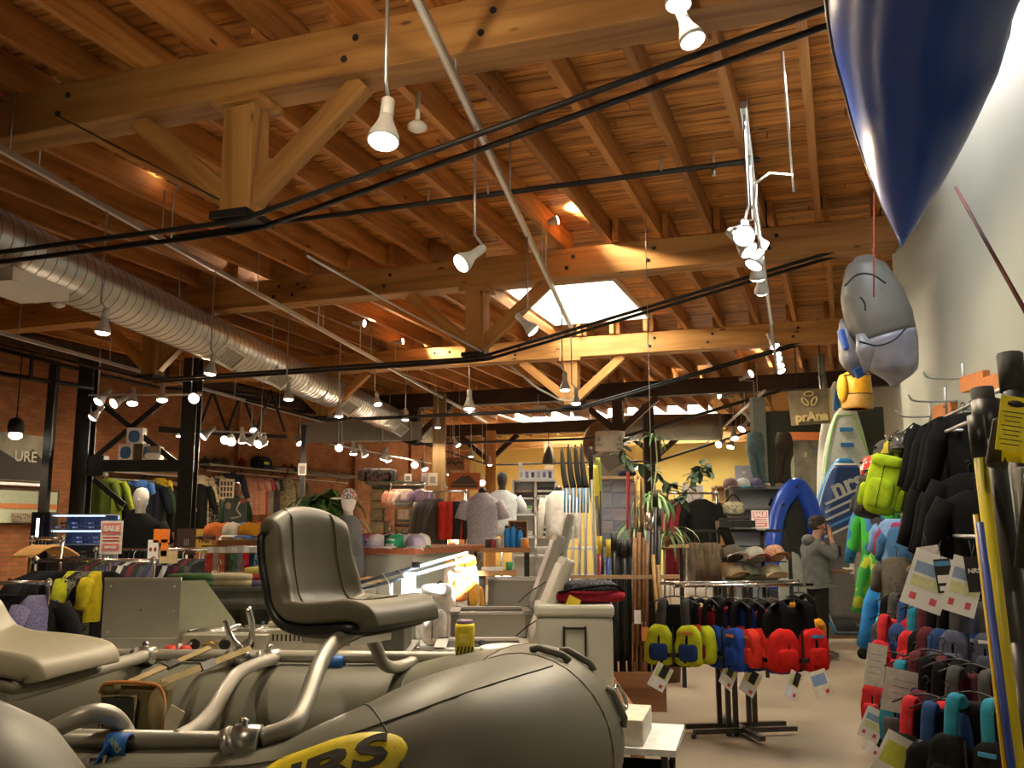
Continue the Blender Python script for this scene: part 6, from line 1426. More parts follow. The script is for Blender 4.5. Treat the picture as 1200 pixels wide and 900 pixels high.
# tables with goods
def table(label, px0, px1, py, Y, dep, mat, legs=BLACK):
    a, b = P(px0, py, Y), P(px1, py, Y); t = thing('display_table', label, 'table', ((a.x + b.x) / 2, Y + dep / 2, 0)); z = a.z; w_ = b.x - a.x
    MB().box((0, 0, z - .025), (w_, dep, .05)).build('table_top', mat, t)
    for sx in (-1, 1):
        for sy in (-1, 1): MB().box((sx * (w_ / 2 - .04), sy * (dep / 2 - .04), (z - .05) / 2), (.05, .05, z - .05)).build('leg', legs, t)
    MB().box((0, 0, z * .55), (w_ - .06, dep - .06, .02)).build('under_shelf', legs, t)
    return t, z
OW = wood('honey_wood', (.38, .17, .06), (.50, .25, .10), (.60, .33, .14), knots=False)
t1, z1 = table('honey wood table with bottles behind the raised cooler lids', 552, 622, 642, 10.2, .6, OW)
t2, z2 = table('low honey wood bench with white papers below the bottle table', 560, 606, 669, 9.4, .4, OW)
for k, (px, h_) in enumerate([(594, .24), (601, .26), (609, .22)]):
    q = P(px, 632, 10.5); t = thing('water_bottle', 'bright blue water bottle on the honey wood table', 'bottle', (q.x, 10.5, z1), 0, 'blue bottles on the wooden table')
    MB().lathe([(.035, 0), (.038, .01), (.038, h_ * .7), (.022, h_ * .85), (.022, h_ * .9)], 14).build('body', plain('bottle_blue', (.02, .22, .62), .25), t); MB().lathe([(.024, h_ * .88), (.024, h_), (.01, h_ * 1.02)], 12).build('cap', BLKP, t)
q = P(607, 640, 10.6); t = thing('wooden_crate', 'small wooden crate standing behind the blue bottles', 'crate', (q.x, 10.62, z1)); MB().box((0, .04, .15), (.22, .012, .30)).build('back', BROWNW, t)
for s in (-1, 1): MB().box((s * .105, 0, .15), (.012, .09, .30)).build('side', PALEW, t)
for z_ in (.006, .29): MB().box((0, 0, z_), (.22, .09, .012)).build('slat', PALEW, t)
for k, (px, w_, c_, lb) in enumerate([(578, .07, (.45, .08, .08), 'red tin'), (584, .07, (.55, .55, .50), 'pale tin'), (572, .06, (.06, .06, .06), 'black tin'), (615, .09, (.80, .30, .06), 'orange box')]):
    q = P(px, 640, 10.4); t = thing('goods_tin', lb + ' on the honey wood table', 'tin', (q.x, 10.35, z1)); MB().lathe([(w_ / 2, 0), (w_ / 2, .09), (w_ / 2 * .9, .095)], 14).build('body', glossy(c_), t); MB().lathe([(w_ / 2 * 1.03, .09), (w_ / 2 * 1.03, .105)], 14).build('lid', WHITEM, t)
t = thing('paper_stack', 'white papers and a green cup on the low bench', 'paper', (P(583, 668, 9.5).x, 9.55, z2)); MB().box((-.05, 0, .015), (.22, .25, .03)).build('sheets', PAPER, t); MB().lathe([(.03, 0), (.038, .08)], 14, M_at((.12, 0, 0))).build('cup', plain('cup_green', (.05, .45, .20), .5), t)
for px, c_, lb in [(650, (.75, .62, .45), 'sand coloured boxes'), (660, (.70, .35, .08), 'orange goods'), (657, (.10, .35, .65), 'blue bottle pack')]:
    q = P(px, 640, 11.0); t = thing('boxed_goods', lb + ' on the rail shelf behind the grey paddles', 'box', (q.x, 11.0, q.z)); MB().box((0, 0, .07), (.12, .12, .14)).build('body', glossy(c_), t); MB().box((0, -.062, .08), (.07, .004, .05)).build('label_patch', PAPER, t)
t = shelf_unit('low_shelf', 'pale low shelf behind the grey paddles', (P(652, 640, 11.0).x + .12, 11.05, 0), 0, .75, .3, [.4, .9, P(652, 641, 11).z - .015], WHITEM, STEEL)
# stone tile panel
Yp = 16.0; a_, b_ = P(704, 625, Yp), P(746, 625, Yp); W_ = b_.x - a_.x; zt = P(725, 562, Yp).z
t = thing('tile_panel', 'panel of blue grey slate tiles with a wooden top ledge', 'panel', ((a_.x + b_.x) / 2, Yp + .05, 0)); MB().box((0, 0, zt / 2), (W_, .08, zt)).build('backing', plain('grout', (.55, .56, .60), .8), t); MB().box((0, -.02, zt + .03), (W_ + .1, .25, .05)).build('ledge', PALEW, t)
z = .9; k = 0
while z < zt - .05:
    h = min(.17 + .05 * ((k * 7) % 3), zt - z); x = -W_ / 2; j = 0
    while x < W_ / 2 - .05:
        w_ = min(.20 + .10 * ((k * 3 + j * 5) % 3), W_ / 2 - x); cc = [(.24, .26, .33), (.30, .31, .37), (.20, .23, .29), (.33, .30, .34)][(k + j * 3) % 4]
        MB().box((0, 0, 0), (w_ - .02, .03, h - .02)).build('slate_tile', plain('slate%d' % ((k + j * 3) % 4), cc, .6, 0, .2, 8, .3), t, M=M_at((x + w_ / 2, -.05, z + h / 2)), bevel=.006); x += w_; j += 1
    z += h; k += 1
# folded dark item on the ledge, white notice, hanging clothes behind the plants
q = P(735, 558, Yp); t = thing('ledge_pack', 'dark blue bundle lying on the slate panel ledge', 'bag', (q.x, Yp + .03, zt + .055)); sbox(MB(), (0, 0, .05), (.32, .18, .10), .6).build('body', cloth((.03, .035, .06)), t); MB().tube([(-.1, -.09, .06), (.1, -.09, .06)], .008, 5).build('strap', BLKF, t)
t = thing('white_notice', 'blank bright white notice among the rubber plant leaves', 'sign', P(812, 592, 13.0)); MB().box((0, 0, .14), (.30, .02, .28)).build('sheet', PAPER, t); MB().tube([(0, .02, .28), (0, .02, .02 - t.location.z)], .012, 6).build('pole', STEEL, t); MB().lathe([(.15, 0), (.15, .015), (.03, .03)], 16, M_at((0, .02, -t.location.z))).build('base', BLACK, t)
floor_rail('dark rail of jackets behind the hat display', 782, 840, 578, 12.6)
free(790, 578, 12.5, 'long', cloth((.24, .03, .05)), 'maroon jacket hanging behind the spider plant', .40, 1.05, .8, .12, 1, 'jacket_on_hanger', 'jacket'); free(799, 578, 12.5, 'long', cloth((.28, .035, .055)), 'wine red jacket between the maroon and black jackets', .38, 1.0, .9, .12, 2, 'jacket_on_hanger', 'jacket'); free(821, 577, 12.4, 'long', cloth((.018, .018, .018)), 'wide black jacket under the white notice', .46, .8, .1, .14, 0, 'jacket_on_hanger', 'jacket')
# hat display
Yh = 10.4; a_, b_ = P(798, 622, Yh), P(925, 622, Yh)
t = thing('hat_display', 'black display frame with hats and wrapped coats above the vests', 'display', ((a_.x + b_.x) / 2, Yh, 0)); W_ = b_.x - a_.x; zr = a_.z; o_ = t.location
MB().box((0, 0, zr), (W_, .05, .03)).build('top_rail', BLACK, t)
for f in (-.5, -.15, .25, .5): MB().box((W_ * f, .03, zr / 2), (.035, .035, zr)).build('post', BLACK, t)
for z_ in (zr - .17, zr - .34): MB().box((.2, .02, z_), (W_ * .6, .015, .015)).build('cross_wire', BLACK, t)
MB().box((P(861, 614, Yh).x - o_.x, -.02, P(861, 614, Yh).z), (.40, .2, .075)).build('black_shelf', BLKP, t); MB().box((0, .02, P(860, 680, Yh).z), (W_, .3, .02)).build('lower_shelf', plain('sh_grey', (.25, .25, .24), .4), t)
CO = cloth((.14, .10, .065)); PLA = clear('plastic_wrap', (.9, .9, .9), .22, .15)
for k, (px, w_) in enumerate([(814, .30), (832, .28)]):
    q = P(px, 626, Yh - .12); g = garment('wrapped_coat', 'brown coat in clear plastic on the hat display, ' + ('next to the spider plant' if k == 0 else 'next to the hats'), 'coat', M_at(q, .5 - .3 * k), 'vestless', CO, w_, .40, .14, k)
    MB().loft([[Vector((w_ * .52 * math.cos(a), .10 * math.sin(a), z_)) for a in [2 * PI * j / 16 for j in range(16)]] for z_ in (-.10, -.3, -.52)], False).build('plastic_cover', PLA, g)
for px, py, a_, b_, lb in [(859, 655, (.10, .085, .07), (.62, .60, .58), 'dark cap with a pale brim'), (885, 657, (.30, .32, .27), (.42, .10, .16), 'grey green cap with a crimson brim'), (908, 655, (.42, .24, .14), (.35, .18, .10), 'tan cap with a rust flower print'), (862, 677, (.36, .28, .18), (.36, .28, .18), 'plain sand cap'), (880, 679, (.14, .15, .10), (.14, .15, .10), 'olive cap'), (905, 677, (.50, .42, .28), (.52, .44, .30), 'straw coloured cap')]:
    q = P(px, py, Yh - .12); cap(lb + ' on the hat display', M_at((q.x, q.y, q.z), .2, -.35), cloth(a_) if 'flower' not in lb else pattern('flower_cap', [(.45, .28, .18), (.30, .08, .05), (.50, .36, .24)], 26), cloth(b_), 'hats on the display').scale = (1.25,) * 3
for px, c_, lb in [(805, (.55, .18, .05), 'orange carton at the plant end of the lower hat shelf'), (816, (.58, .20, .06), 'orange carton beside its twin on the lower hat shelf'), (836, (.10, .25, .55), 'small blue tin on the lower hat shelf'), (872, (.03, .30, .50), 'blue tube standing among the caps'), (890, (.45, .06, .22), 'magenta pouch below the crimson brimmed cap')]:
    q = P(px, 678, Yh - .05); t = thing('small_goods', lb, 'box', (q.x, Yh - .04, P(860, 680, Yh).z + .01)); MB().box((0, 0, .045), (.09 if 'carton' in lb else .045, .08, .09)).build('body', glossy(c_), t, bevel=.004); MB().box((0, -.041, .05), (.03, .003, .03)).build('label_patch', PAPER, t)
sale_sign('white sale sign with red print standing on the hat display', (P(891, 621, Yh).x, Yh, zr + .025), .19, .20)
# shelves behind the hats, ochre cabinets
Yk = 15.5; q = P(850, 600, Yk); t = shelf_unit('pale_cabinet', 'pale wooden cabinet with orange backed shelves before the ochre wall', (q.x, Yk, 0), 0, .38, .3, [.8, 1.3, 1.75, 2.05, 2.3], PALEW, PALEW, plain('cab_or', (.62, .34, .10), .7))
for k, z_ in enumerate((1.765, 2.065)): 
    t = thing('box_stack', 'small stacked cartons in the pale cabinet, ' + ('lower' if k == 0 else 'upper') + ' shelf', 'box', (q.x, Yk - .02, z_)); MB().box((-.04, 0, .07), (.16, .16, .14)).build('carton', plain('kraft', (.50, .33, .16), .8), t); MB().box((.08, 0, .05), (.07, .14, .10)).build('carton', glossy((.5, .12, .08)), t)
Ys = 13.6; a_, b_ = P(852, 571, Ys), P(930, 571, Ys); zs_ = a_.z; W_ = b_.x - a_.x
sh = shelf_unit('grey_shelf', 'grey shoe shelf carrying caps and trouser forms', ((a_.x + b_.x) / 2, Ys, 0), 0, W_, .35, [.6, 1.2, 1.62, 1.9, zs_ - .015], plain('sh_gr', (.26, .25, .22), .6), plain('sh_po', (.22, .17, .10), .7), plain('sh_bk', (.30, .33, .38), .7), 'shelf', .04)
for px, a1, b1, lb in [(856, (.20, .13, .13), (.16, .10, .10), 'brown mesh cap'), (871, (.72, .72, .72), (.05, .30, .42), 'white cap with a teal brim'), (886, (.13, .12, .22), (.10, .10, .18), 'navy violet cap')]:
    q = P(px, 570, Ys - .05); cap(lb + ' on top of the grey shoe shelf', M_at((q.x, Ys - .05, zs_), .3), cloth(a1), cloth(b1), 'caps on the shoe shelf').scale = (1.1,) * 3
for k in range(6):
    q = P(905 + k * 3.2, 600, Ys - .05); t = thing('shoe', ['black', 'maroon', 'grey', 'black and white', 'tan', 'slate'][k] + ' shoe on the grey shoe shelf', 'shoe', (q.x, Ys - .03, 1.915), 1.4, 'shoes on the grey shelf'); cc = [(.02, .02, .02), (.20, .03, .03), (.2, .2, .2), (.3, .3, .3), (.3, .2, .1), (.12, .14, .17)][k]
    MB().loft([[Vector((x_, hw * math.cos(a), .02 + hh * max(0, math.sin(a)))) for a in [2 * PI * j / 12 for j in range(12)]] for x_, hw, hh in ((-.13, .025, .07), (-.09, .04, .11), (-.02, .042, .10), (.06, .045, .06), (.12, .03, .03))]).build('upper', cloth(cc), t); MB().box((0, 0, .01), (.25, .08, .02)).build('sole', PAPER, t)
t = thing('shelf_card', 'pale blue display card behind the caps on the shoe shelf', 'card', (P(873, 570, Ys).x, Ys + .05, zs_)); MB().box((0, 0, .16), (.26, .015, .32)).build('card', plain('crd_b', (.45, .48, .58), .6), t); MB().ell((0, -.01, .22), (.03, .004, .025), 10, 6).build('print_mark', PAPER, t)
t = thing('camo_bag', 'camouflage bag hanging under the pale cabinet', 'bag', (P(859, 608, Yh + .3).x, Yh + .25, P(859, 608, Yh).z)); sbox(MB(), (0, 0, .12), (.24, .14, .16), .6).build('body', pattern('camo_bag', [(.20, .18, .10), (.32, .30, .20), (.12, .13, .10)], 20, 'noise'), t); MB().tube(crom([(-.1, 0, .17), (0, 0, .28), (.1, 0, .17)], 4), .008, 5).build('strap', BLKF, t); MB().box((0, 0, -.0), (.3, .2, .02)).build('tray', BLKP, t)
for px, mt, lb, dx in [(887, cloth((.10, .15, .155)), 'teal grey trousers on a standing leg form by the grey column', .02), (921, cloth((.065, .048, .035)), 'brown trousers on a standing leg form by the climbing wall', -.02)]:
    q = P(px, 566, Ys); t = thing('trouser_form', lb, 'mannequin', (q.x, Ys, zs_), .2); H = P(px, 507, Ys).z - zs_
    m = MB()
    for s in (-1, 1): m.tube(crom([(s * .05 + dx * 4, 0, .05), (s * .055 + dx * 2, .02, H * .3), (s * .06, 0, H * .6), (s * .045, 0, H * .78)], 4), [.045] * 4 + [.055] * 4 + [.075] * 4 + [.085], 14)
    m.loft([[Vector((hw * math.cos(a), .09 * math.sin(a), z_)) for a in [2 * PI * j / 20 for j in range(20)]] for z_, hw in ((H * .62, .135), (H * .8, .14), (H * .95, .115), (H, .09))]); m.build('trousers', mt, t)
    for s in (-1, 1): sbox(MB(), (s * .05 + dx * 4, -.04, .03), (.07, .16, .06), .6).build('foot_form', plain('foot_tan', (.40, .34, .24), .6), t)
# climbing wall mural with orange beam, prAna sign
q0, q1 = P(928, 566, 17.0), P(1000, 566, 17.0); W_ = q1.x - q0.x; z0_, z1_ = P(950, 568, 17).z, P(950, 516, 17).z
t = thing('climbing_mural', 'grey rock climbing mural under an orange board', 'mural', ((q0.x + q1.x) / 2, 17.0, 0)); MB().box((0, 0, z1_ / 2), (W_, .06, z1_)).build('panel', plain('rock', (.23, .22, .17), .8, 0, .45, 4, .4), t)
MB().box((0, -.02, z1_ + .07), (W_ + .1, .12, .15)).build('orange_board', plain('board_or', (.55, .16, .04), .5), t); MB().box((-W_ / 2 + .02, -.035, (z0_ + z1_) / 2), (.06, .02, z1_ - z0_)).build('edge_strip', plain('edge_g', (.48, .52, .34), .6), t); MB().box((-.30, -.035, z0_ + .55), (.05, .01, .09)).build('hold_print', plain('hold', (.60, .55, .30), .6), t)
MB().tube(crom([(-.2, -.035, z0_ + .27), (.05, -.035, z0_ + .28), (.15, -.035, z0_ + .26)], 4), .03, 6, flat=.3).build('climber_arm_print', plain('skinp', (.34, .20, .10), .7), t); MB().ell((.22, -.035, z0_ + .22), (.09, .008, .16), 12, 8).build('climber_shirt_print', plain('clred', (.32, .05, .06), .7), t); MB().ell((.23, -.036, z0_ + .43), (.06, .008, .07), 10, 8).build('climber_head_print', plain('clhair', (.06, .03, .02), .7), t)
q = P(949, 477, 15.2); t = thing('brand_sign', 'weathered wooden sign with a looped emblem and carved letters', 'sign', q, -.12)
M_s = M_at((0, 0, 0), 0, 0, -.06); MB().box((0, 0, 0), (.66, .05, .58)).build('board', plain('drift', (.24, .19, .11), .8, 0, .2, 9), t, M=M_s)
GLD = plain('sign_gold', (.60, .48, .22), .45); m = lettering('prAna', .21, GLD, t, M_s @ M_at((0, -.045, -.17)), .008, .03)
for a0 in (0, 2.1, 4.2):
    MB().tube([(.0 + .085 * math.sin(a0) + .075 * math.cos(x) * math.cos(a0) - .035 * math.sin(x) * -math.sin(a0), -.04, .10 + .085 * math.cos(a0) - .075 * math.cos(x) * math.sin(a0) * -1 * -1 + .035 * math.sin(x) * math.cos(a0) + .03) for x in [2 * PI * k / 18 for k in range(18)]], .014, 6, closed=True).build('emblem_loop', GLD, t, M=M_s)
MB().bar((.33, 0, -.28), (.33, 0, .30), .03, .09).build('side_edge', plain('drift2', (.45, .36, .18), .6), t)
for sx in (-.2, .2): MB().tube([(sx, 0, .29), (sx, 0, 1.5)], .01, 5).build('chain', BLACK, t)
t = pipe([P(963, 440, 15.6), P(967, 468, 15.6), P(975, 478, 15.5), P(985, 486, 15.4)], .07, plain('vent_grey', (.20, .19, .16), .6), 'vent_pipe', 'grey branching vent pipe beside the wooden emblem sign')
MB().tube([P(963, 440, 15.6), P(962, 415, 15.6)], .06, 8).build('pipe_riser', MATS['vent_grey'], t, rel=True)
# ---------------------------------------------------------------- hanging plants
t = thing('spider_plant', 'striped spider plant hanging behind the wooden oars', 'plant', P(764, 590, 9.6)); LS_ = [leafmat('spider_a', (.16, .34, .12)), leafmat('spider_b', (.34, .48, .24)), leafmat('spider_c', (.08, .22, .08))]
rr = random.Random(9)
def tuft(parent, c, n, L, key, up=.2):
    for k in range(n):
        me = strap_leaf(L, L * .06, 2.2, LS_[k % 3], (key, k % 3)); link('leaf', me, parent, M=Matrix.Translation(c) @ Matrix.Rotation(rr.uniform(0, 2 * PI), 4, 'Z') @ Matrix.Rotation(-rr.uniform(up, up + .8), 4, 'Y') @ Matrix.Scale(rr.uniform(.7, 1.2), 4))
o_ = t.location
tuft(t, (0, 0, .05), 44, .42, 'sp'); tuft(t, P(748, 620, 9.7) - o_, 36, .42, 'sp'); tuft(t, P(780, 628, 9.7) - o_, 36, .42, 'sp'); tuft(t, P(768, 512, 9.5) - o_, 16, .28, 'sps', .3)
MB().lathe([(.07, -.12), (.10, 0), (.105, .01), (.09, .01)], 16).build('pot', plain('pot_brown', (.20, .10, .05), .6), t); MB().tube(crom([Vector((0, 0, .02)), P(768, 560, 9.6) - o_, P(770, 540, 9.6) - o_, P(768, 513, 9.5) - o_], 4), .008, 5).build('runner', plain('runner', (.50, .48, .25), .6), t)
MB().tube([(.0, .0, 0), (0, 0, 5.0 - o_.z)], .004, 4).build('cord', STEEL, t)
for dx, (px, py) in ((0, (748, 620)), (1, (780, 628))): q = P(px, py, 9.7) - o_; MB().lathe([(.07, -.14), (.10, -.01), (.09, 0)], 14, Matrix.Translation(q)).build('pot', MATS['pot_brown'], t)
MB().box(P(765, 640, 9.75) - o_, (.7, .25, .03)).build('plant_shelf', PALEW, t); q = P(765, 642, 9.75) - o_; MB().bar(q + Vector((.3, .05, 0)), Vector((q.x + .3, q.y + .05, -o_.z)), .04, .04).build('shelf_leg', BLACK, t); MB().bar(q + Vector((-.3, .05, 0)), Vector((q.x - .3, q.y + .05, -o_.z)), .04, .04).build('shelf_leg', BLACK, t)
t = thing('rubber_plant', 'dark leaved rubber plant trailing across above the oars', 'plant', P(800, 585, 10.5)); o_ = t.location
ov = MB().grid(lambda u, v: Vector((.17 * u, (v - .5) * .085 * math.sin(PI * min(1, u * .96 + .03)) ** .7, -.05 * u * u + .25 * abs(v - .5) * .05)), 6, 4); ovm = []
for k, c_ in enumerate(((.03, .075, .045), (.06, .13, .075), (.10, .17, .12))):
    me = ov.mesh('leaf'); me.materials.append(leafmat('rub%d' % k, c_)); ovm.append(me)
for br in ([(800, 585), (790, 570), (772, 560), (755, 545)], [(800, 585), (808, 570), (815, 555), (822, 545)], [(755, 545), (735, 540), (730, 530), (731, 515)], [(800, 585), (780, 590), (750, 585)], [(815, 555), (825, 550), (830, 545)]):
    ps = crom([P(a, b, 10.5) - o_ for a, b in br], 4); MB().tube(ps, .006, 5).build('branch', plain('twig', (.22, .17, .09), .7), t)
    for k, p_ in enumerate(ps):
        for q_ in range(2): link('leaf', ovm[(k + q_) % 3], t, M=Matrix.Translation(p_) @ Matrix.Rotation(rr.uniform(0, 2 * PI), 4, 'Z') @ Matrix.Rotation(rr.uniform(-.7, .9), 4, 'Y') @ Matrix.Scale(rr.uniform(.7, 1.15), 4))
MB().tube(crom([P(800, 585, 10.5) - o_, P(782, 600, 10.4) - o_, P(778, 625, 10.2) - o_, Vector((P(778, 640, 10.2).x - o_.x, -.3, -o_.z + .5))], 4), .012, 6).build('trunk', MATS['twig'], t)
MB().lathe([(.14, 0), (.17, .45), (.18, .46), (.15, .46)], 18, Matrix.Translation(Vector((P(778, 640, 10.2).x - o_.x, -.3, -o_.z)))).build('pot', MATS['pot_brown'], t)
# ================================================================ oar rack, vests, person, boards, gear wall
q0, q1 = P(692, 834, 8.5), P(782, 834, 8.5); cx = (q0.x + q1.x) / 2; BWd = q1.x - q0.x
ok = thing('oar_rack', 'brown wooden floor rack holding upright oars and paddles', 'rack', (cx, 8.75, 0))
for s in (-1, 1): MB().box((0, s * .22, .19), (BWd, .025, .30)).build('tray_side', BROWNW, ok)
for s in (-1, 1): MB().box((s * (BWd / 2 - .0125), 0, .19), (.025, .44, .30)).build('tray_end', BROWNW, ok)
MB().box((0, 0, .02), (BWd, .46, .04)).build('tray_floor', BROWNW, ok); zs = P(735, 676, 8.6).z
MB().box((-.12, -.15, zs), (BWd + .55, .06, .035)).build('slot_board', PALEW, ok)
for s in (-1, 1): MB().box((s * BWd * .49, .0, zs / 2), (.04, .04, zs)).build('upright', BROWNW, ok)
for k in range(9): MB().tube([(-.30 + k * .075, -.15, .2), (-.30 + k * .075, -.15, .42)], .008, 6).build('peg', PALEW, ok)
WO = [wood('oar_brown', (.20, .09, .03), (.30, .15, .055), (.36, .19, .08), knots=False), wood('oar_tan', (.42, .24, .08), (.55, .34, .13), (.62, .41, .18), knots=False)]
GRY = glossy((.40, .41, .40), .35); BLU = glossy((.03, .25, .60), .35)
def oar(px0, py0, px1, py1, Y0, Y1, mat, label, **k): return paddle('oar', label, P(px0, py0, Y0), P(px1, py1, Y1), mat, cat='oar', **k)
for k, (px, pt) in enumerate([(658, 524), (666, 520), (674, 521), (681, 520)]):
    top, bot = P(px, pt, 9.2), P(px + 4, 760, 8.9)
    t = thing('canoe_paddle', 'grey shafted paddle with a long dark bent blade in front of the cubby', 'paddle', bot, 0, 'dark bladed paddles'); d = top - bot; o = P(px + 6, 572, 9.15) - bot
    MB().tube([(0, 0, 0), o], .015, 8).build('shaft', GRY, t); MB().tube(crom([o, o.lerp(d, .4) + Vector((-.01, 0, 0)), d], 5), [.030, .030, .030, .029, .028, .027, .026, .024, .020, .016, .008], 8, flat=.35).build('blade', BLKP, t)
    MB().tube([o * .84, o * 1.0], .026, 8, flat=.5).build('blue_guard', BLU, t)
t = thing('paddle_stand', 'pale shelf end that the grey shafted paddles lean on', 'stand', (P(672, 700, 9.05).x, 9.05, 0)); zz = P(672, 760, 8.9).z; MB().box((0, 0, zz - .015), (.40, .5, .03)).build('top', PALEW, t)
for s in (-1, 1): MB().box((s * .18, 0, (zz - .03) / 2), (.03, .45, zz - .03)).build('side', PALEW, t)
oar(692, 523, 700, 750, 9.0, 8.8, GRY, 'grey paddle with a slim dark blade beside the yellow one', blade=BLKP, bl=.55, bw=.06, rz=.6)
oar(698, 545, 706, 760, 8.9, 8.7, BLKP, 'black shafted paddle with a slim yellow blade', blade=glossy((.55, .48, .06)), bl=.5, bw=.07, rz=.6)
oar(701, 536, 710, 780, 8.95, 8.7, BLKP, 'black shafted paddle with a slim olive green blade', blade=glossy((.28, .34, .05)), bl=.55, bw=.07, rz=.6)
oar(703, 628, 700, 800, 8.6, 8.6, glossy((.22, .02, .025), .35), 'dark red oar shaft with a yellow grip', r=.020, grip=glossy((.60, .45, .03)))
oar(713, 632, 711, 800, 8.62, 8.62, glossy((.02, .06, .30), .35), 'dark blue oar shaft with a yellow grip', r=.020, grip=glossy((.62, .47, .03)))
for k, (px, pt) in enumerate([(719, 625), (725, 632), (731, 633), (737, 631)]): oar(px, pt, px + 2, 790, 8.62 + .05 * (k % 2), 8.62 + .05 * (k % 2), plain('oar_blackgreen', (.015, .02, .018), .35), 'thick black oar shaft in the bundle next to the blue oar', r=.024, grip=BLKP, group='black oar shafts')
oar(737, 553, 737, 795, 8.9, 8.75, BLKP, 'black shafted paddle with a tall red blade', blade=glossy((.35, .015, .02)), bl=.55, bw=.11, rz=1.3)
oar(746, 558, 746, 800, 8.92, 8.75, BLKP, 'paddle with a narrow tan blade next to the red blade', blade=WO[1], bl=.5, bw=.055, rz=1.3); oar(753, 560, 752, 800, 8.92, 8.78, BLKP, 'paddle with a narrow copper blade between tan and black ones', blade=WO[0], bl=.5, bw=.055, rz=1.3)
for k, (px, pt) in enumerate([(744, 630), (749, 624), (754, 630), (758, 636)]): oar(px, pt, px - 1, 802, 8.58, 8.62, WO[0], 'brown varnished wooden oar in the front bundle', r=.019, blade=WO[0], bl=.55, bw=.10, at='bottom', rz=1.2, group='brown wooden oars')
for k, (px, pt) in enumerate([(760, 600), (764, 605), (768, 574), (772, 596)]): oar(px, pt, px - 1, 800, 8.8, 8.75, BLKP, 'black aluminium oar shaft behind the wooden oars', r=.022, group='black oars behind the wooden ones', grip=CHROME if k < 2 else BLKP)
for k, (a, b, c_, d_) in enumerate([(765, 650, 776, 800), (771, 662, 779, 795)]): oar(a, b, c_, d_, 8.56, 8.6, WO[1], 'slanting tan wooden oar at the vest side of the rack', r=.017, group='tan wooden oars', blade=WO[1], bl=.5, bw=.08, at='bottom', rz=1.2)
for px, py, k in [(747, 715, 0), (756, 735, 1), (768, 750, 2)]:
    t = thing('oar_tag', ['white', 'orange printed', 'yellow green'][k] + ' paper tag hanging on the wooden oars', 'tag', P(px, py, 8.52)); MB().box((0, 0, -.06), (.06, .003, .12)).build('card', [PAPER, plain('tg_or', (.70, .25, .06), .7), plain('tg_ye', (.60, .58, .20), .7)][k], t); MB().tube([(0, 0, 0), (0, .06, .06)], .002, 4).build('string', BLKP, t)
# ---------------------------------------------------------------- life vest rack
vc = PZ(868, 860, 0); vr = thing('vest_rack', 'dark steel floor rack with crossed feet under the life vests', 'rack', (vc.x, vc.y, 0), .15)
zt = 1.16; DKS = plain('rack_steel', (.07, .06, .05), .4, .6)
for s in (-1, 1):
    MB().bar((s * .0 - .42, s * .10, .05), (.42, s * .10, .05), .05, .035).build('foot', DKS, vr); MB().tube([(s * .42, s * .10, .03), (s * .42, s * .10, 0)], .02, 8).build('glide', BLKP, vr)
MB().bar((0, -.42, .05), (0, .42, .05), .05, .035).build('foot', DKS, vr)
for x, y in ((-.12, -.06), (-.06, -.06), (.10, .06), (.15, .06), (-.14, .08)): MB().box((x, y, zt / 2), (.035, .03, zt)).build('upright', DKS, vr)
for y in (-.18, .16): MB().tube([(-.58, y, zt), (.58, y, zt)], .014, 8).build('top_rail', CHROME, vr)
for x in (-.5, 0, .5): MB().tube([(x, -.2, zt), (x, .2, zt)], .012, 6).build('cross_rail', CHROME, vr)
VL = {'lime': cloth((.42, .46, .02)), 'red': cloth((.58, .02, .018)), 'or': cloth((.62, .04, .025)), 'blue': cloth((.02, .06, .30)), 'dkred': cloth((.25, .015, .02)), 'amber': cloth((.70, .32, .02)), 'grey': cloth((.20, .20, .20)), 'black': cloth((.012, .012, .013)), 'teal': cloth((.03, .22, .32)), 'tan': cloth((.30, .15, .05))}
def vp(px, py, Y, key, label, rz=0, tags=1, trim=None, back=None, w=.40, h=.46, ry=0):
    q = P(px, py, Y); return vest(label, Matrix.Translation(q) @ Matrix.Rotation(rz, 4, 'Z') @ Matrix.Rotation(ry, 4, 'Y'), VL[key], trim, VL[back] if back else None, tags, None, w, h)
vp(790, 684, 7.35, 'lime', 'lime yellow life vest facing out at the oar end of the rack', -.35, 1, cloth((.05, .05, .05)), 'black', .44, .50)
vp(815, 684, 7.45, 'dkred', 'dark red life vest squeezed behind the lime vest', -1.2, 0)
vp(827, 685, 7.4, 'lime', 'lime life vest hanging edge on beside dark red vests', -1.25, 0, None, 'black')
vp(842, 684, 7.5, 'dkred', 'dark red life vest with a yellow card', -1.35, 0); tagcard(vp(848, 683, 7.75, 'red', 'red life vest at the back of the rack', .3, 0), M_at((0, -.14, -.2), .2, 0, .2), 1, .09, .2)
vp(858, 686, 7.25, 'blue', 'deep blue life vest edge on in the middle of the rack', -1.1, 0, None, 'blue', .40, .52)
vp(876, 687, 7.2, 'or', 'orange red life vest edge on beside the blue vest', -1.15, 1); vp(888, 686, 7.2, 'or', 'orange red life vest edge on, second from the blue vest', -1.05, 0)
vp(900, 686, 7.2, 'blue', 'blue life vest partly behind the big red vest', -.9, 1, None, 'blue', .40, .54)
vp(926, 686, 7.0, 'red', 'big bright red life vest facing out at the aisle end of the rack', .32, 2, None, 'black', .50, .50)
vp(935, 680, 7.7, 'amber', 'amber life vest behind the big red vest', .6, 0, None, 'amber')
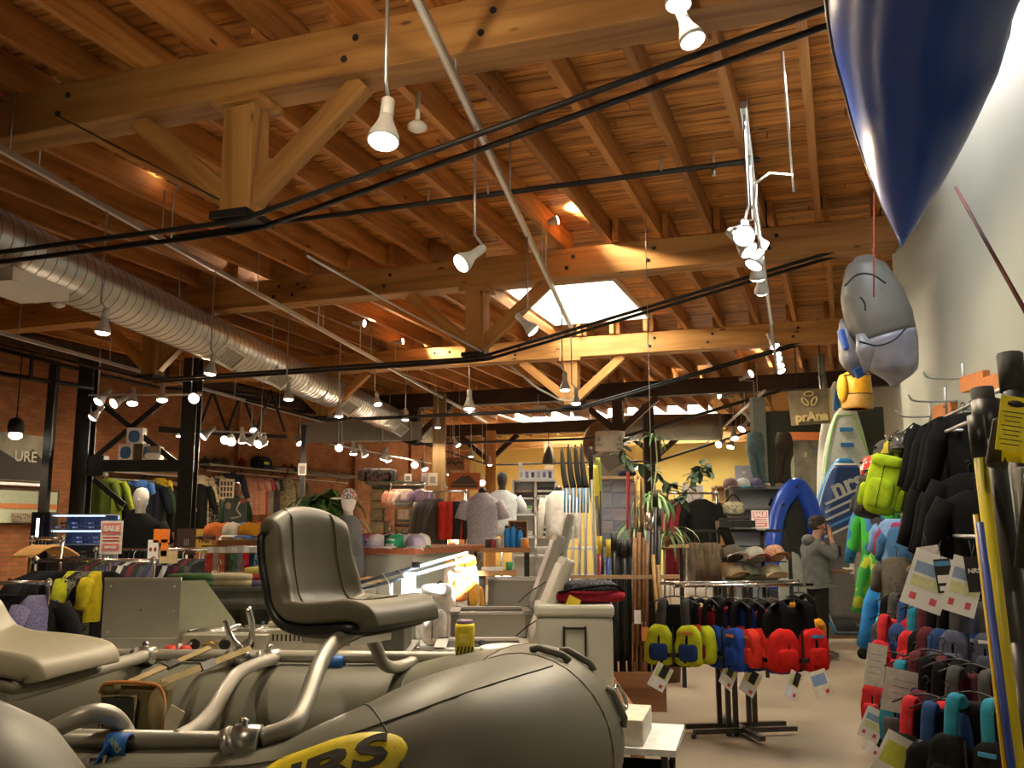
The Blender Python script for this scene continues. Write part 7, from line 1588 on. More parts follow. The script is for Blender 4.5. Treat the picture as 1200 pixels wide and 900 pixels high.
t = thing('paddle_float', 'small tan bag hanging low between the rack uprights', 'bag', P(851, 745, 7.6)); sbox(MB(), (0, 0, -.12), (.20, .12, .30), .5).build('body', VL['tan'], t); MB().tube([(-.02, 0, .02), (0, 0, .42)], .008, 5).build('strap', BLKF, t); MB().tube([(-.1, -.06, -.05), (.1, -.06, -.05)], .006, 5).build('seam', BLKF, t)
# ---------------------------------------------------------------- the person on the phone
def skin(name, V, E, mat, parent, sub=2, root=None):
    keys = list(V); me = bpy.data.meshes.new(name); me.from_pydata([V[k][0] for k in keys], [(keys.index(a), keys.index(b)) for a, b in E], []); me.materials.append(mat)
    o = bpy.data.objects.new(name, me); col.objects.link(o); o.parent = parent
    m = o.modifiers.new('skin', 'SKIN'); m.use_smooth_shade = True
    lay = me.skin_vertices[0].data
    for i, k in enumerate(keys):
        r = V[k][1]; lay[i].radius = (r, r) if not isinstance(r, tuple) else r; lay[i].use_root = (k == (root or keys[0]))
    s = o.modifiers.new('sub', 'SUBSURF'); s.levels = sub; s.render_levels = sub
    return o
pp = PZ(962, 772, 0); pe = thing('person', 'person in a grey hoodie and dark cap holding a phone to the ear', 'person', (pp.x, pp.y, 0), .12)
SK = plain('skin_tone', (.42, .23, .15), .55, 0, .06, 20)
B = {'pelvis': ((0, 0, .95), (.13, .10)), 'waist': ((0, 0, 1.10), (.12, .09)), 'chest': ((.0, 0, 1.30), (.13, .10)), 'neckb': ((0.01, 0, 1.45), .06), 'neck': ((.03, 0, 1.53), .05), 'jaw': ((.055, 0, 1.58), (.055, .055)), 'head': ((.05, 0, 1.645), (.075, .088)), 'crown': ((.035, 0, 1.72), (.06, .07)),
     'nose': ((.155, 0, 1.615), .012), 'earR': ((.035, -.085, 1.625), .016), 'earL': ((.035, .085, 1.625), .016), 'chin': ((.105, 0, 1.555), .026)}
EB = [('pelvis', 'waist'), ('waist', 'chest'), ('chest', 'neckb'), ('neckb', 'neck'), ('neck', 'jaw'), ('jaw', 'head'), ('head', 'crown'), ('head', 'nose'), ('head', 'earR'), ('head', 'earL'), ('jaw', 'chin')]
for s, nm in ((-1, 'R'), (1, 'L')):
    B['sh' + nm] = ((-.01, s * .18, 1.41), .055)
    if nm == 'R': B['el' + nm] = ((.15, -.25, 1.24), .042); B['wr' + nm] = ((.155, -.13, 1.50), .028); h0 = Vector((.15, -.11, 1.55)); hd = Vector((-.02, .015, .08)); side = Vector((-1, 0, -.2))
    else: B['el' + nm] = ((.04, .24, 1.10), .042); B['wr' + nm] = ((.30, .04, 1.06), .028); h0 = Vector((.365, .02, 1.065)); hd = Vector((.085, -.02, .0)); side = Vector((0, -1, 0))
    B['pa' + nm] = (tuple(h0), (.034, .020))
    EB += [('chest', 'sh' + nm), ('sh' + nm, 'el' + nm), ('el' + nm, 'wr' + nm), ('wr' + nm, 'pa' + nm)]
    for f in range(4):
        b_ = h0 + hd * .55 + side * (.028 - f * .019); m_ = b_ + hd * (.45 + .06 * (f in (1, 2))); e_ = m_ + hd * .3 + Vector((0, 0, .02 if nm == 'L' else 0)) + (Vector((-.025, .01, 0)) if nm == 'R' else Vector((0, 0, .01)))
        for q_, p_ in (('a', b_), ('b', m_), ('c', e_)): B['f%s%d%s' % (nm, f, q_)] = (tuple(p_), .0095 if q_ != 'c' else .008)
        EB += [('pa' + nm, 'f%s%da' % (nm, f)), ('f%s%da' % (nm, f), 'f%s%db' % (nm, f)), ('f%s%db' % (nm, f), 'f%s%dc' % (nm, f))]
    tb_ = h0 + side * .035; te_ = tb_ + side * .02 + hd * .5; B['t%sa' % nm] = (tuple(tb_), .012); B['t%sb' % nm] = (tuple(te_), .010); EB += [('pa' + nm, 't%sa' % nm), ('t%sa' % nm, 't%sb' % nm)]
    x0 = -.03 if nm == 'R' else .10
    B['hip' + nm] = ((0, s * .09, .90), .09); B['kn' + nm] = ((x0 * .6 + .02, s * .11, .50), .06); B['an' + nm] = ((x0 - .01, s * .12, .09), .042); B['toe' + nm] = ((x0 + .15, s * .13, .035), .032)
    EB += [('pelvis', 'hip' + nm), ('hip' + nm, 'kn' + nm), ('kn' + nm, 'an' + nm), ('an' + nm, 'toe' + nm)]
skin('body', B, EB, SK, pe)
HG = cloth((.15, .165, .165)); TRO = cloth((.022, .020, .018))
Hd = {'hem': ((0, 0, .93), (.18, .15)), 'w': ((-.01, 0, 1.05), (.19, .16)), 'c': ((-.01, 0, 1.25), (.195, .145)), 'sh': ((-.01, 0, 1.39), (.15, .11)), 'n': ((.0, 0, 1.48), (.085, .075)),
      'sR': ((-.01, -.17, 1.39), .085), 'eR': ((.15, -.255, 1.23), .068), 'fR': ((.16, -.15, 1.44), .05), 'sL': ((-.01, .17, 1.39), .085), 'eL': ((.04, .25, 1.09), .068), 'fL': ((.25, .08, 1.06), .05)}
skin('hoodie', Hd, [('hem', 'w'), ('w', 'c'), ('c', 'sh'), ('sh', 'n'), ('sh', 'sR'), ('sR', 'eR'), ('eR', 'fR'), ('sh', 'sL'), ('sL', 'eL'), ('eL', 'fL')], HG, pe, 2, 'w')
MB().ell((-.09, 0, 1.46), (.075, .12, .075), 16, 10).build('hood', HG, pe)
Tr = {'top': ((0, 0, 1.0), (.15, .125)), 'cr': ((0, 0, .88), (.14, .12))}
ET = [('top', 'cr')]
for s, nm in ((-1, 'R'), (1, 'L')):
    x0 = -.03 if nm == 'R' else .10
    Tr.update({'h' + nm: ((0, s * .095, .80), .10), 'k' + nm: ((x0 * .6 + .02, s * .11, .50), .082), 'a' + nm: ((x0 - .005, s * .12, .11), .075)}); ET += [('cr', 'h' + nm), ('h' + nm, 'k' + nm), ('k' + nm, 'a' + nm)]
skin('trousers', Tr, ET, TRO, pe, 2, 'top')
for s, nm in ((-1, 'R'), (1, 'L')):
    x0 = -.03 if nm == 'R' else .10
    MB().loft([[Vector((x0 + x_, s * .125 + hw * math.cos(a), .022 + hh * max(0, math.sin(a)))) for a in [2 * PI * j / 14 for j in range(14)]] for x_, hw, hh in ((-.085, .03, .06), (-.05, .045, .095), (.03, .048, .09), (.12, .05, .055), (.19, .03, .03))]).build('shoe', cloth((.16, .14, .11)), pe)
    MB().box((x0 + .05, s * .125, .012), (.28, .095, .024)).build('shoe_sole', plain('sole', (.30, .28, .22), .7), pe); MB().ell((x0 + .0, s * .125, .10), (.05, .05, .025), 10, 6).build('shoe_lining', plain('shoe_red', (.40, .03, .03), .7), pe)
MB().ell((.025, 0, 1.665), (.10, .088, .085), 16, 10).build('hair', plain('hair_dk', (.03, .02, .015), .7), pe)
MB().ell((.04, 0, 1.705), (.108, .095, .075), 18, 10).build('cap', cloth((.05, .046, .042)), pe); MB().ell((.16, 0, 1.70), (.085, .075, .010), 16, 6, M_at((0, 0, 0))).build('cap_brim', cloth((.045, .042, .04)), pe)
for s in (-1, 1): MB().ell((.128, s * .03, 1.635), (.008, .014, .008), 8, 6).build('eye', BLKP, pe)
MB().ell((.130, 0, 1.575), (.008, .024, .006), 8, 6).build('mouth', plain('lips', (.34, .13, .10), .5), pe)
PM = WM(pe)
t = thing('mobile_phone', 'black phone held to the ear', 'phone', M=PM @ M_at((.105, -.105, 1.60), 1.45, 0, .25)); MB().box((0, 0, 0), (.07, .01, .145)).build('case', BLKP, t, bevel=.003); MB().box((0, .0055, 0), (.06, .001, .125)).build('screen', plain('scr', (.02, .02, .03), .1), t)
t = thing('leaflet', 'small pale leaflet held in the lowered hand', 'paper', M=PM @ M_at((.44, -.01, 1.10), .2, .2)); MB().box((0, 0, 0), (.15, .10, .008)).build('cover', plain('leaf_pale', (.62, .62, .50), .6), t); MB().box((0, 0, .005), (.10, .06, .001)).build('print_panel', plain('leaf_pr', (.40, .42, .33), .6), t)
# ---------------------------------------------------------------- paddle boards
def sup(label, px, Y, pyb, pyt, width, body, lean, rz=0.0, roll=0.0):
    b, tp = P(px, pyb, Y), P(px, pyt, Y); H = (tp - b).length
    t = thing('paddle_board', label, 'paddle board', M=Matrix.Translation(b) @ Matrix.Rotation(rz, 4, 'Z') @ Matrix.Rotation(roll, 4, 'Y') @ Matrix.Rotation(-lean, 4, 'X'))
    def hw(u): return width / 2 * max(.02, (math.sin(PI * min(1, max(0, u * .93 + .055)))) ** (.42 if u < .5 else .60))
    rings = [[Vector((hw(u) * math.copysign(abs(math.cos(a)) ** .6, math.cos(a)), .06 * math.copysign(abs(math.sin(a)) ** .8, math.sin(a)), u * H)) for a in [2 * PI * j / 20 for j in range(20)]] for u in [k / 40 for k in range(41)]]
    MB().loft(rings).build('hull', body, t)
    def panel(u0, u1, k, mat, name, y=-.062, x0=-1, x1=1): 
        MB().grid(lambda a, c: Vector(((x0 + (x1 - x0) * c) * hw(u0 + (u1 - u0) * a) * k, y, (u0 + (u1 - u0) * a) * H)), 20, 4).build(name, mat, t, solid=.006)
    return t, H, hw, panel
SW = plain('sup_white', (.74, .76, .70), .35, 0, .02); SBL = plain('sup_blue', (.03, .20, .55), .35)
s3, H3, hw3, pn3 = sup('tall white paddle board with a blue tail patch leaning behind the others', 1003, 15.3, 742, 446, .98, SW, .04)
pn3(.88, .97, .5, SBL, 'blue_patch', x0=-1, x1=-.2)
GRN = plain('sup_green', (.25, .62, .12), .4)
s2b, H2, hw2, pn2 = sup('white paddle board with a green outline between the other boards', 1006, 14.9, 742, 478, 1.0, plain('sup_white2', (.70, .74, .66), .35), .035)
MB().tube([Vector((s * hw2(u) * .86, -.064, u * H2)) for s, us in ((-1, [k / 30 for k in range(6, 30)]), (1, [k / 30 for k in range(29, 5, -1)])) for u in us], .012, 5).build('green_outline', GRN, s2b)
for z_ in (.90, .83): MB().box((0, -.08, z_ * H2), (.2, .05, .06)).build('grab_handle', SBL, s2b)
s1b, H1, hw1, pn1 = sup('wide blue and grey inflatable paddle board standing upright by the person', 1003, 14.4, 746, 537, 1.18, plain('sup_rim', (.05, .28, .68), .35), .03)
DG = plain('sup_pad', (.17, .165, .15), .6); DG2 = plain('sup_pad2', (.10, .10, .105), .6); NV = plain('sup_navy', (.025, .07, .24), .4)
pn1(.02, .97, .93, SW, 'white_rail', -.060); pn1(.03, .96, .90, DG2, 'lower_deck', -.064); pn1(.10, .60, .84, DG, 'deck_pad', -.068); pn1(.58, .955, .88, NV, 'nose_panel', -.068)
for k in range(5):
    zc = H1 * (.60 + .045 * k); MB().box((0, 0, 0), (.92 - .02 * k, .006, .035)).build('stripe', SW if k != 1 else plain('sup_sky', (.10, .40, .80), .4), s1b, M=M_at((0.02, -.074, zc + .05), 0, 0, -.42))
lettering('nrs', .42, SW, s1b, M_at((.0, -.078, H1 * .845)) @ Matrix.Rotation(-.35, 4, 'Y'), .012, .006)
MB().box((0, -.085, H1 * .47), (.05, .04, .16)).build('grab_handle', BLKP, s1b, M=M_at((-.2, 0, 0), 0, 0, .0)); MB().box((.1, -.075, H1 * .40), (.30, .006, .30)).build('hang_card', PAPER, s1b); MB().box((.1, -.079, H1 * .45), (.30, .004, .05)).build('card_header', BLKP, s1b); MB().prism([(0, .07), (.1, .12), (.2, .1), (.1, .05)], .003, M_at((0, -.079, H1 * .36))).build('card_print', plain('cp', (.30, .33, .40), .6), s1b)
lettering('QU', .14, SW, s1b, M_at((.22, -.074, H1 * .225)), .004)
t = thing('board_plinth', 'low dark plinth under the paddle boards', 'plinth', (P(1003, 746, 14.9).x, 14.85, 0)); zz = P(1003, 746, 14.3).z; MB().box((0, 0, max(.02, zz / 2 - .01)), (1.5, 1.6, max(.03, zz - .02))).build('deck', BLACK, t); MB().box((0, -.81, .02), (1.5, .02, .04)).build('edge', BROWNW, t)
# blue inflatable kayak bow behind the hats
t = thing('inflatable_kayak', 'bright blue inflatable kayak bow standing up behind the hat display', 'boat', P(936, 690, 13.2)); o_ = t.location; KB = plain('kayak_blue', (.02, .09, .62), .32, 0, .08, 3)
arc = crom([P(906, 690, 13.2) - o_, P(906, 640, 13.2) - o_, P(912, 600, 13.3) - o_, P(922, 580, 13.35) - o_, P(934, 570, 13.4) - o_, P(945, 583, 13.4) - o_, P(953, 605, 13.45) - o_, P(957, 640, 13.45) - o_, P(958, 690, 13.45) - o_], 6)
MB().tube(arc, [.10 + .03 * math.sin(PI * k / (len(arc) - 1)) for k in range(len(arc))], 16).build('side_tube', KB, t)
MB().loft([[a.lerp(b, f) + Vector((0, .02, 0)) for f in (0, .33, .66, 1)] + [a.lerp(b, f) + Vector((0, .06, 0)) for f in (1, .66, .33, 0)] for a, b in zip(arc[2:25], arc[-3:-26:-1])], True).build('spray_floor', plain('kayak_dark', (.025, .028, .026), .6), t)
for i in (10, 16, 30): MB().tube([arc[i] + Vector((math.cos(a) * .135, 0, math.sin(a) * .135)) for a in [2 * PI * j / 16 for j in range(16)]], .005, 4, closed=True).build('seam', BLKP, t)
for i in (14, 22): MB().ell(arc[i] + Vector((0, -.13, 0)), (.03, .012, .02), 8, 6).build('d_ring_patch', BLKP, t)
t = thing('grey_board', 'pale grey rounded board leaning beside the person', 'board', P(932, 760, 12.6)); MB().loft([[Vector((hw_ * math.cos(a), .03 * math.sin(a), z_)) for a in [2 * PI * j / 16 for j in range(16)]] for z_, hw_ in ((.0, .16), (.3, .19), (.8, .19), (1.1, .16), (1.22, .10), (1.26, .03))]).build('hull', plain('gb', (.34, .38, .36), .5), t); MB().box((0, -.03, .6), (.02, .01, .8)).build('stringer', plain('gbs', (.25, .28, .27), .5), t)
# ---------------------------------------------------------------- gear hanging on the grey wall
def wallX(Y):
    a, b = UV(wall_u(0), 0), UV(wall_u(20), 20); f = (Y - a.y) / (b.y - a.y); return a.x + (b.x - a.x) * f
wr_ = math.atan2(*(UV(wall_u(20), 20) - UV(wall_u(0), 0)).xy.yx) - PI / 2   # how the wall is turned
gw = thing('wall_rack', 'steel rails with orange end blocks and hooks fixed to the grey wall', 'rack', (wallX(8) , 8, 0)); go = Vector((wallX(8), 8, 0))
OB = plain('block_orange', (.55, .20, .06), .7)
for z_, y0, y1, out in ((2.55, 6.2, 9.6, .10), (2.35, 6.0, 9.2, .28), (1.55, 5.0, 9.0, .35), (1.35, 5.0, 8.4, .30)):
    a, b = Vector((wallX(y0) - out, y0, z_)) - go, Vector((wallX(y1) - out, y1, z_)) - go; MB().tube([a, b], .014, 8).build('rail', STEEL, gw)
    for f in (0, .33, .66, 1): q = a.lerp(b, f); MB().tube([q, q + Vector((out, 0, 0))], .012, 6).build('bracket', STEEL, gw)
for y, z_ in ((9.0, 2.52), (8.0, 2.62), (7.0, 2.72), (6.4, 2.62)): MB().box(Vector((wallX(y) - .05, y, z_)) - go, (.09, .36, .12)).build('wall_block', OB, gw)
for y, z_ in ((9.4, 2.35), (9.0, 2.45), (8.4, 2.62), (7.8, 2.68), (7.2, 2.78)):
    q = Vector((wallX(y), y, z_)) - go; MB().tube(crom([q, q + Vector((-.35, 0, 0)), q + Vector((-.42, 0, .06))], 4), .009, 6).build('hook', STEEL, gw); MB().tube([q + Vector((-.1, 0, -.1)), q + Vector((-.1, 0, .12))], .012, 6).build('hook_plate', STEEL, gw)
def gear(px, py, Y, key, label, rz=-.9, tags=0, w=.40, h=.46, trim=None, back=None): return vp(px, py, Y, key, label, rz, tags, trim, back, w, h)
VL.update({'neon': cloth((.36, .52, .02)), 'slate': cloth((.10, .11, .16)), 'dblue': cloth((.03, .07, .20)), 'dgrey': cloth((.07, .068, .065)), 'orange': cloth((.65, .17, .02)), 'plum': cloth((.10, .025, .035)), 'sky': cloth((.05, .22, .55)), 'brt': cloth((.50, .03, .035))})
for k in range(9):      # black vests high on the wall
    px, py, Y = [(1098, 482, 8.2), (1108, 476, 7.9), (1118, 480, 7.7), (1128, 472, 7.4), (1138, 470, 7.1), (1112, 540, 7.6), (1124, 545, 7.3), (1134, 540, 7.0), (1142, 560, 6.8)][k]
    free(px, py, Y, 'long', BLKF, 'plain black splash jacket hanging high among others on the grey wall', .46, .85, -.8 + .15 * (k % 3), .15, k, 'splash_jacket', 'jacket')['group'] = 'black jackets on the grey wall'
gear(1090, 520, 8.3, 'slate', 'slate blue vest at the edge of the black vests', -.9, 0, .40, .60); gear(1082, 512, 8.5, 'dblue', 'navy blue vest next to the neon pack', -.9, 0, .38, .60); gear(1096, 545, 8.0, 'teal', 'teal strapped vest in front of the black vests', -1.0, 0, .3, .5)
def helmet(label, px, py, Y, mat, vis):
    t = thing('helmet', label, 'helmet', P(px, py, Y), -.5); MB().lathe([(.125, -.09), (.13, -.06), (.128, .0), (.105, .06), (.06, .095), (.01, .105)], 20, sy=1.2).build('shell', mat, t); MB().tube(crom([(-.12, 0, -.06), (-.09, -.03, -.17), (0, -.04, -.2), (.09, -.03, -.17), (.12, 0, -.06)], 4), .008, 6).build('chin_strap', BLKF, t); MB().ell((0, -.14, -.05), (.10, .05, .015), 14, 6).build('visor', vis, t)
    for s in (-1, 1): MB().ell((s * .1, -.08, .03), (.02, .04, .015), 8, 6).build('vent', BLKP, t)
    MB().tube([(0, 0, .1), (.1, .1, .2)], .006, 5).build('hang_loop', BLKF, t); return t
helmet('yellow and black helmet hanging above the neon pack', 1040, 528, 8.8, pattern('hel_y', [(.60, .48, .02), (.05, .05, .045), (.06, .055, .05)], 3, 'noise'), BLKP); helmet('red and white helmet hanging left of the neon pack', 1024, 546, 8.9, pattern('hel_r', [(.55, .03, .04), (.7, .68, .65), (.5, .03, .04)], 7), BLKP); helmet('dark glossy helmet between the neon packs', 1058, 520, 8.5, glossy((.04, .04, .035), .25), BLKP)
def pack(label, px, py, Y, m1, m2, rz, s=1.0):
    t = backpack(label, Matrix.Translation(P(px, py, Y)) @ Matrix.Rotation(rz, 4, 'Z') @ Matrix.Rotation(.25, 4, 'Y') @ Matrix.Translation((0, 0, -.55 * s)), m1, m2, None, s); MB().tube([(0, .08 * s, .55 * s), (0, .2 * s, .62 * s)], .008, 5).build('hang_cord', BLKF, t); return t
pack('neon green pack with black zips on the wall hooks', 1043, 535, 8.4, VL['neon'], VL['neon'], -.6, .98); pack('second neon green pack behind the first', 1068, 520, 8.4, VL['neon'], VL['dgrey'], -1.0, .85); pack('dark grey pack under the neon pack', 1022, 560, 8.7, VL['dgrey'], VL['dgrey'], -.6, .7)
# drysuits and jackets below
free(1024, 577, 9.3, 'long', pattern('suit_green', [(.08, .55, .06), (.06, .48, .08), (.03, .20, .50), (.05, .05, .06)], 3.5, 'noise'), 'green and blue paddling jacket with black cuffs by the boards', .36, .62, -.95, .12, 1, 'paddling_jacket', 'jacket')
free(1015, 640, 9.5, 'pants', cloth((.155, .14, .125)), 'grey brown wading trousers hanging below the green jacket', .26, .95, -.6, .10, 1, 'wading_trousers', 'trousers')
for s in (0, 1):
    t = thing('wading_boot', 'black neoprene sock at the foot of the grey trousers, ' + ('aisle' if s == 0 else 'wall') + ' side', 'sock', P(1013 + 9 * s, 748, 9.5), .2); MB().tube(crom([(0, 0, .12), (0, 0, 0), (-.01, -.03, -.10), (-.10, -.08, -.16)], 4), [.06] * 8 + [.055] * 4 + [.03], 10).build('foot', VL['black'], t); MB().tube([(0, 0, .10), (0, 0, .14)], .064, 10).build('cuff', VL['dgrey'], t)
free(1034, 632, 8.9, 'long', pattern('suit_lime', [(.28, .55, .03), (.05, .40, .08), (.45, .55, .04)], 4, 'noise'), 'lime and green striped jacket beside the grey trousers', .32, .80, -.9, .11, 2, 'paddling_jacket', 'jacket')
free(1046, 668, 8.4, 'long', cloth((.04, .24, .60)), 'bright blue jacket hanging over the lower vests', .36, .80, -.9, .13, 0, 'paddling_jacket', 'jacket'); free(1054, 690, 8.2, 'long', cloth((.04, .40, .58)), 'turquoise jacket beside the bright blue one', .30, .70, -1.0, .10, 1, 'paddling_jacket', 'jacket')
for k, (px, py, c_, lb) in enumerate([(1046, 596, (.20, .34, .62), 'pale blue dry top'), (1052, 600, (.30, .05, .12), 'crimson dry top'), (1055, 605, (.05, .14, .28), 'dark blue dry top'), (1066, 608, (.08, .075, .07), 'charcoal dry top'), (1078, 610, (.10, .09, .06), 'olive dry top'), (1050, 640, (.11, .10, .08), 'brown grey dry top'), (1062, 650, (.06, .055, .05), 'black brown dry top'), (1074, 660, (.045, .04, .04), 'jet dry top'), (1088, 650, (.05, .05, .055), 'soot grey dry top')]):
    free(px, py, 8.2 - .05 * k, 'tee', cloth(c_), lb + ' in the packed middle row of the grey wall', .34, .5, -1.0, .10, k, 'kayak_jacket', 'jacket')
low = [(1050, 705, 7.6, 'dgrey', 'charcoal vest at the aisle end of the lower row'), (1060, 700, 7.4, 'orange', 'orange vest with grey straps in the lower row'), (1048, 725, 7.3, 'brt', 'red vest under the orange vest'), (1072, 705, 7.2, 'dblue', 'navy vest next to the orange vest'), (1084, 712, 7.0, 'brt', 'red trimmed vest past the navy vest'), (1096, 710, 6.8, 'black', 'black vest past the red trimmed vest'), (1108, 705, 6.6, 'plum', 'plum vest deep in the lower row'), (1122, 705, 6.4, 'dblue', 'dark blue vest before the yellow oars'), (1136, 705, 6.2, 'slate', 'slate vest touching the yellow oars'),
       (1046, 770, 6.7, 'brt', 'bright red rounded vest with a white price sheet'), (1064, 790, 6.4, 'black', 'black vest behind the teal vest'), (1072, 775, 6.0, 'teal', 'teal panelled vest hanging low'), (1090, 765, 5.9, 'dblue', 'navy vest with a white piping line'), (1104, 770, 5.7, 'plum', 'wine red vest low in the row'), (1120, 775, 5.5, 'black', 'large black vest low by the yellow oar'), (1138, 780, 5.3, 'plum', 'dark wine vest closest to the yellow oar'), (1085, 815, 5.3, 'black', 'black pocketed vest hanging lowest by the aisle'), (1110, 820, 5.0, 'black', 'black vest with a red seam hanging lowest'), (1140, 810, 4.8, 'black', 'black vest lowest beside the yellow oar')]
for k, (px, py, Y, key, lb) in enumerate(low): gear(px, py - 22, Y, key, lb, -.95 + .12 * (k % 3), 1 if k in (9, 16) else 0, .40 if k < 9 else .44, .52, [None, VL['plum'], VL['dblue'], VL['dgrey'], None, VL['teal'], VL['brt']][(k * 3) % 7])
MB
# price sheets
def sheet(label, px, py, Y, w_, h_, tilt, k=0, col_=None, yaw=-.4):
    t = thing('price_sheet', label, 'paper', M=Matrix.Translation(P(px, py, Y)) @ Matrix.Rotation(yaw, 4, 'Z') @ Matrix.Rotation(tilt, 4, 'Y')); MB().box((0, 0, -h_ / 2), (w_, .002, h_)).build('sheet', col_ or PAPER, t)
    if k == 1:
        MB().box((0, -.002, -h_ * .45), (w_ * .8, .001, h_ * .5)).build('print_panel', plain('ps_lime', (.52, .58, .08), .7), t)
    elif k == 2:
        MB().box((0, -.002, -h_ * .3), (w_ * .8, .001, h_ * .2)).build('print_panel', plain('ps_bl', (.28, .40, .62), .7), t); MB().box((0, -.002, -h_ * .55), (w_ * .8, .001, h_ * .2)).build('print_panel', plain('ps_ye', (.70, .72, .40), .7), t)
        for s in (-1, 1): MB().box((s * w_ * .25, -.002, -h_ * .82), (w_ * .16, .001, h_ * .12)).build('print_mark', plain('ps_rd', (.65, .10, .14), .7), t)
    else:
        for q in range(4): MB().box((0, -.002, -h_ * (.25 + .15 * q)), (w_ * .6, .001, h_ * .02)).build('text_rule', plain('ps_ink', (.50, .35, .35), .7), t)
    MB().tube([(0, 0, 0), (0, .08, .10)], .002, 4).build('string', BLKP, t); return t
sheet('large printed info card with red squares below the black vests', 1098, 650, 6.3, .26, .38, .35, 2); sheet('printed info card with red squares next to the yellow oar', 1138, 655, 6.0, .20, .36, .30, 2); sheet('torn white card hanging over the middle row', 1086, 640, 6.5, .14, .40, -.15, 0, plain('torn', (.62, .58, .55), .7))
for px, py, Y, lb in [(1103, 655, 6.2, 'dark product tag with white boxes on the large info card'), (1139, 652, 5.9, 'plain black product tag with small white letters')]:
    t = thing('product_tag', lb, 'tag', M=Matrix.Translation(P(px, py, Y)) @ Matrix.Rotation(-.4, 4, 'Z') @ Matrix.Rotation(-.08, 4, 'Y')); MB().box((0, 0, -.11), (.10, .004, .22)).build('card', BLKP, t)
    if px < 1120: MB().box((0, -.003, -.13), (.08, .002, .05)).build('print_box', PAPER, t); MB().box((.0, -.003, -.19), (.07, .002, .03)).build('print_box', PAPER, t); MB().box((0, -.003, -.03), (.09, .002, .03)).build('print_band', plain('pb', (.06, .25, .5), .6), t)
    else: lettering('NRS', .04, PAPER, t, M_at((0, -.004, -.09)), .001)
    MB().tube([(0, 0, 0), (0, .06, .1)], .002, 4).build('string', BLKP, t)
sheet('cream price sheet hanging at the aisle edge of the red vest', 1029, 755, 6.5, .13, .28, .18, 0, plain('sh_cr', (.70, .66, .55), .7), -.1); sheet('broad white price sheet in front of the red vest', 1062, 786, 5.9, .24, .26, .2, 0, plain('sh_wh', (.66, .63, .60), .7), -.1)
sheet('small printed card near the floor under the red vest', 1030, 832, 6.2, .14, .20, .45, 2, None, -.1); sheet('lime and white price card near the floor', 1062, 865, 5.2, .20, .24, .5, 1, None, -.1); sheet('pale violet sheet hanging lowest by the black vest', 1098, 870, 5.0, .18, .22, .15, 0, plain('sh_vi', (.52, .52, .64), .7), -.1)
t = thing('red_carabiner', 'small red carabiner below the red vest', 'carabiner', P(1026, 832, 6.3)); MB().tube([(.02 * math.cos(a), 0, .035 * math.sin(a)) for a in [2 * PI * j / 14 for j in range(14)]], .005, 5, closed=True).build('ring', glossy((.6, .03, .03)), t); MB().tube([(0, 0, .035), (.05, .1, .15)], .003, 4).build('cord', BLKP, t)
# ---------------------------------------------------------------- oars close on the right
rk = thing('oar_stand', 'black floor stand holding the big oars beside the aisle', 'stand', (2.05, 3.5, 0)); MB().box((0, 0, .03), (.7, .5, .06)).build('base', BLACK, rk); MB().box((.1, .12, .9), (.05, .05, 1.74)).build('post', BLACK, rk); MB().box((.05, .10, 1.0), (.55, .03, .03)).build('cross_bar', STEEL, rk)
def toz(a, b, z): f = (z - a.z) / (b.z - a.z); return a.lerp(b, f)
def big(label, x0, y0, x1, y1, Y0, Y1, r, mat, **k):
    a, b = P(x0, y0, Y0), P(x1, y1, Y1); b = toz(a, b, .07); return paddle('river_oar', label, a, b, mat, r=r, cat='oar', **k)
YO = glossy((.58, .50, .02), .35)
big('thick yellow oar shaft with a black grip', 1143, 487, 1193, 900, 3.40, 3.30, .024, YO, grip=BLKP)
big('slim dark yellow paddle edge beside the thick yellow oar', 1143, 603, 1178, 900, 3.32, 3.24, .009, glossy((.55, .36, .02), .4)); big('blue paddle edge between the two yellow shafts', 1148, 612, 1186, 900, 3.30, 3.22, .013, glossy((.03, .06, .30), .4))
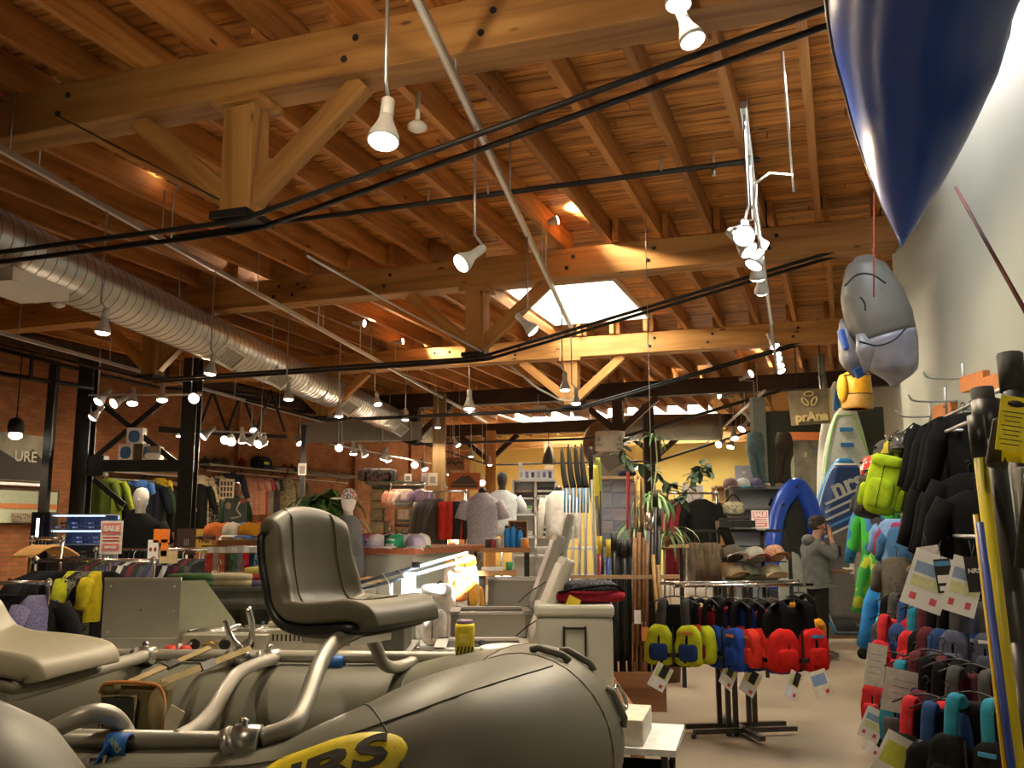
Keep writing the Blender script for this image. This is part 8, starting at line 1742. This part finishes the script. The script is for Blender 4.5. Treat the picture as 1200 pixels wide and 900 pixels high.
big('black oar shaft with a steel collar past the yellow oar', 1155, 470, 1212, 900, 3.6, 3.45, .045, BLKP, grip=BLKP, twotone=plain('oar_charcoal', (.02, .022, .028), .3)); big('tall black oar shaft against the picture edge', 1183, 415, 1235, 900, 3.7, 3.5, .04, BLKP, grip=plain('foam', (.03, .03, .03), .8)); big('black foam gripped oar between the yellow and the tall oar', 1150, 455, 1225, 900, 3.75, 3.6, .036, plain('oar_blue_black', (.02, .03, .06), .25), grip=MATS['foam'])
t = thing('spare_oar', 'black T shaped oar grip block with a scuffed face', 'oar handle', M=Matrix.Translation(P(1172, 520, 3.25)) @ Matrix.Rotation(.25, 4, 'Y') @ Matrix.Rotation(-.5, 4, 'Z')); MB().box((0, 0, 0), (.07, .08, .17)).build('grip_block', plain('grip_blk', (.035, .032, .028), .6, 0, .3, 30, .4), t, bevel=.012); MB().bar((.02, 0, .05), (.16, .02, .055), .05, .05).build('arm', BLKP, t); MB().tube([(.1, .02, .04), (.12, .15, -.4)], .02, 8).build('shaft', BLKP, t)
t = thing('hang_tag', 'bright yellow instruction tag hanging from the black oars', 'tag', M=Matrix.Translation(P(1188, 497, 3.15)) @ Matrix.Rotation(-.2, 4, 'Z') @ Matrix.Rotation(.18, 4, 'Y')); MB().box((0, 0, 0), (.10, .003, .19)).build('card', plain('tag_y', (.86, .74, .02), .6), t); MB().ell((.0, -.003, .07), (.028, .002, .012), 12, 6).build('print_mark', BLKP, t)
for q in range(8): MB().box((-.005, -.002, .04 - q * .016), (.07 - .01 * (q % 3), .001, .003)).build('text_rule', BLKP, t)
t2_ = thing('hang_tag', 'yellow tag folded below the black grip block', 'tag', P(1187, 530, 3.2)); MB().box((0, 0, 0), (.07, .003, .07)).build('card', MATS['tag_y'], t2_, M=M_at((0, 0, 0), -.2, 0, .1)); MB().tube([(0, 0, .03), (.02, .05, .1)], .002, 4).build('string', BLKP, t2_)
t = thing('price_sheet', 'tall white paper sleeve beside the black oars', 'paper', P(1200, 600, 3.3)); MB().box((.01, 0, -.0), (.05, .03, .32)).build('sleeve', PAPER, t, bevel=.01)
for q in range(8): MB().box((.01, -.016, .13 - q * .03), (.04, .002, .004)).build('text_rule', plain('ps_gr', (.5, .5, .5), .7), t)
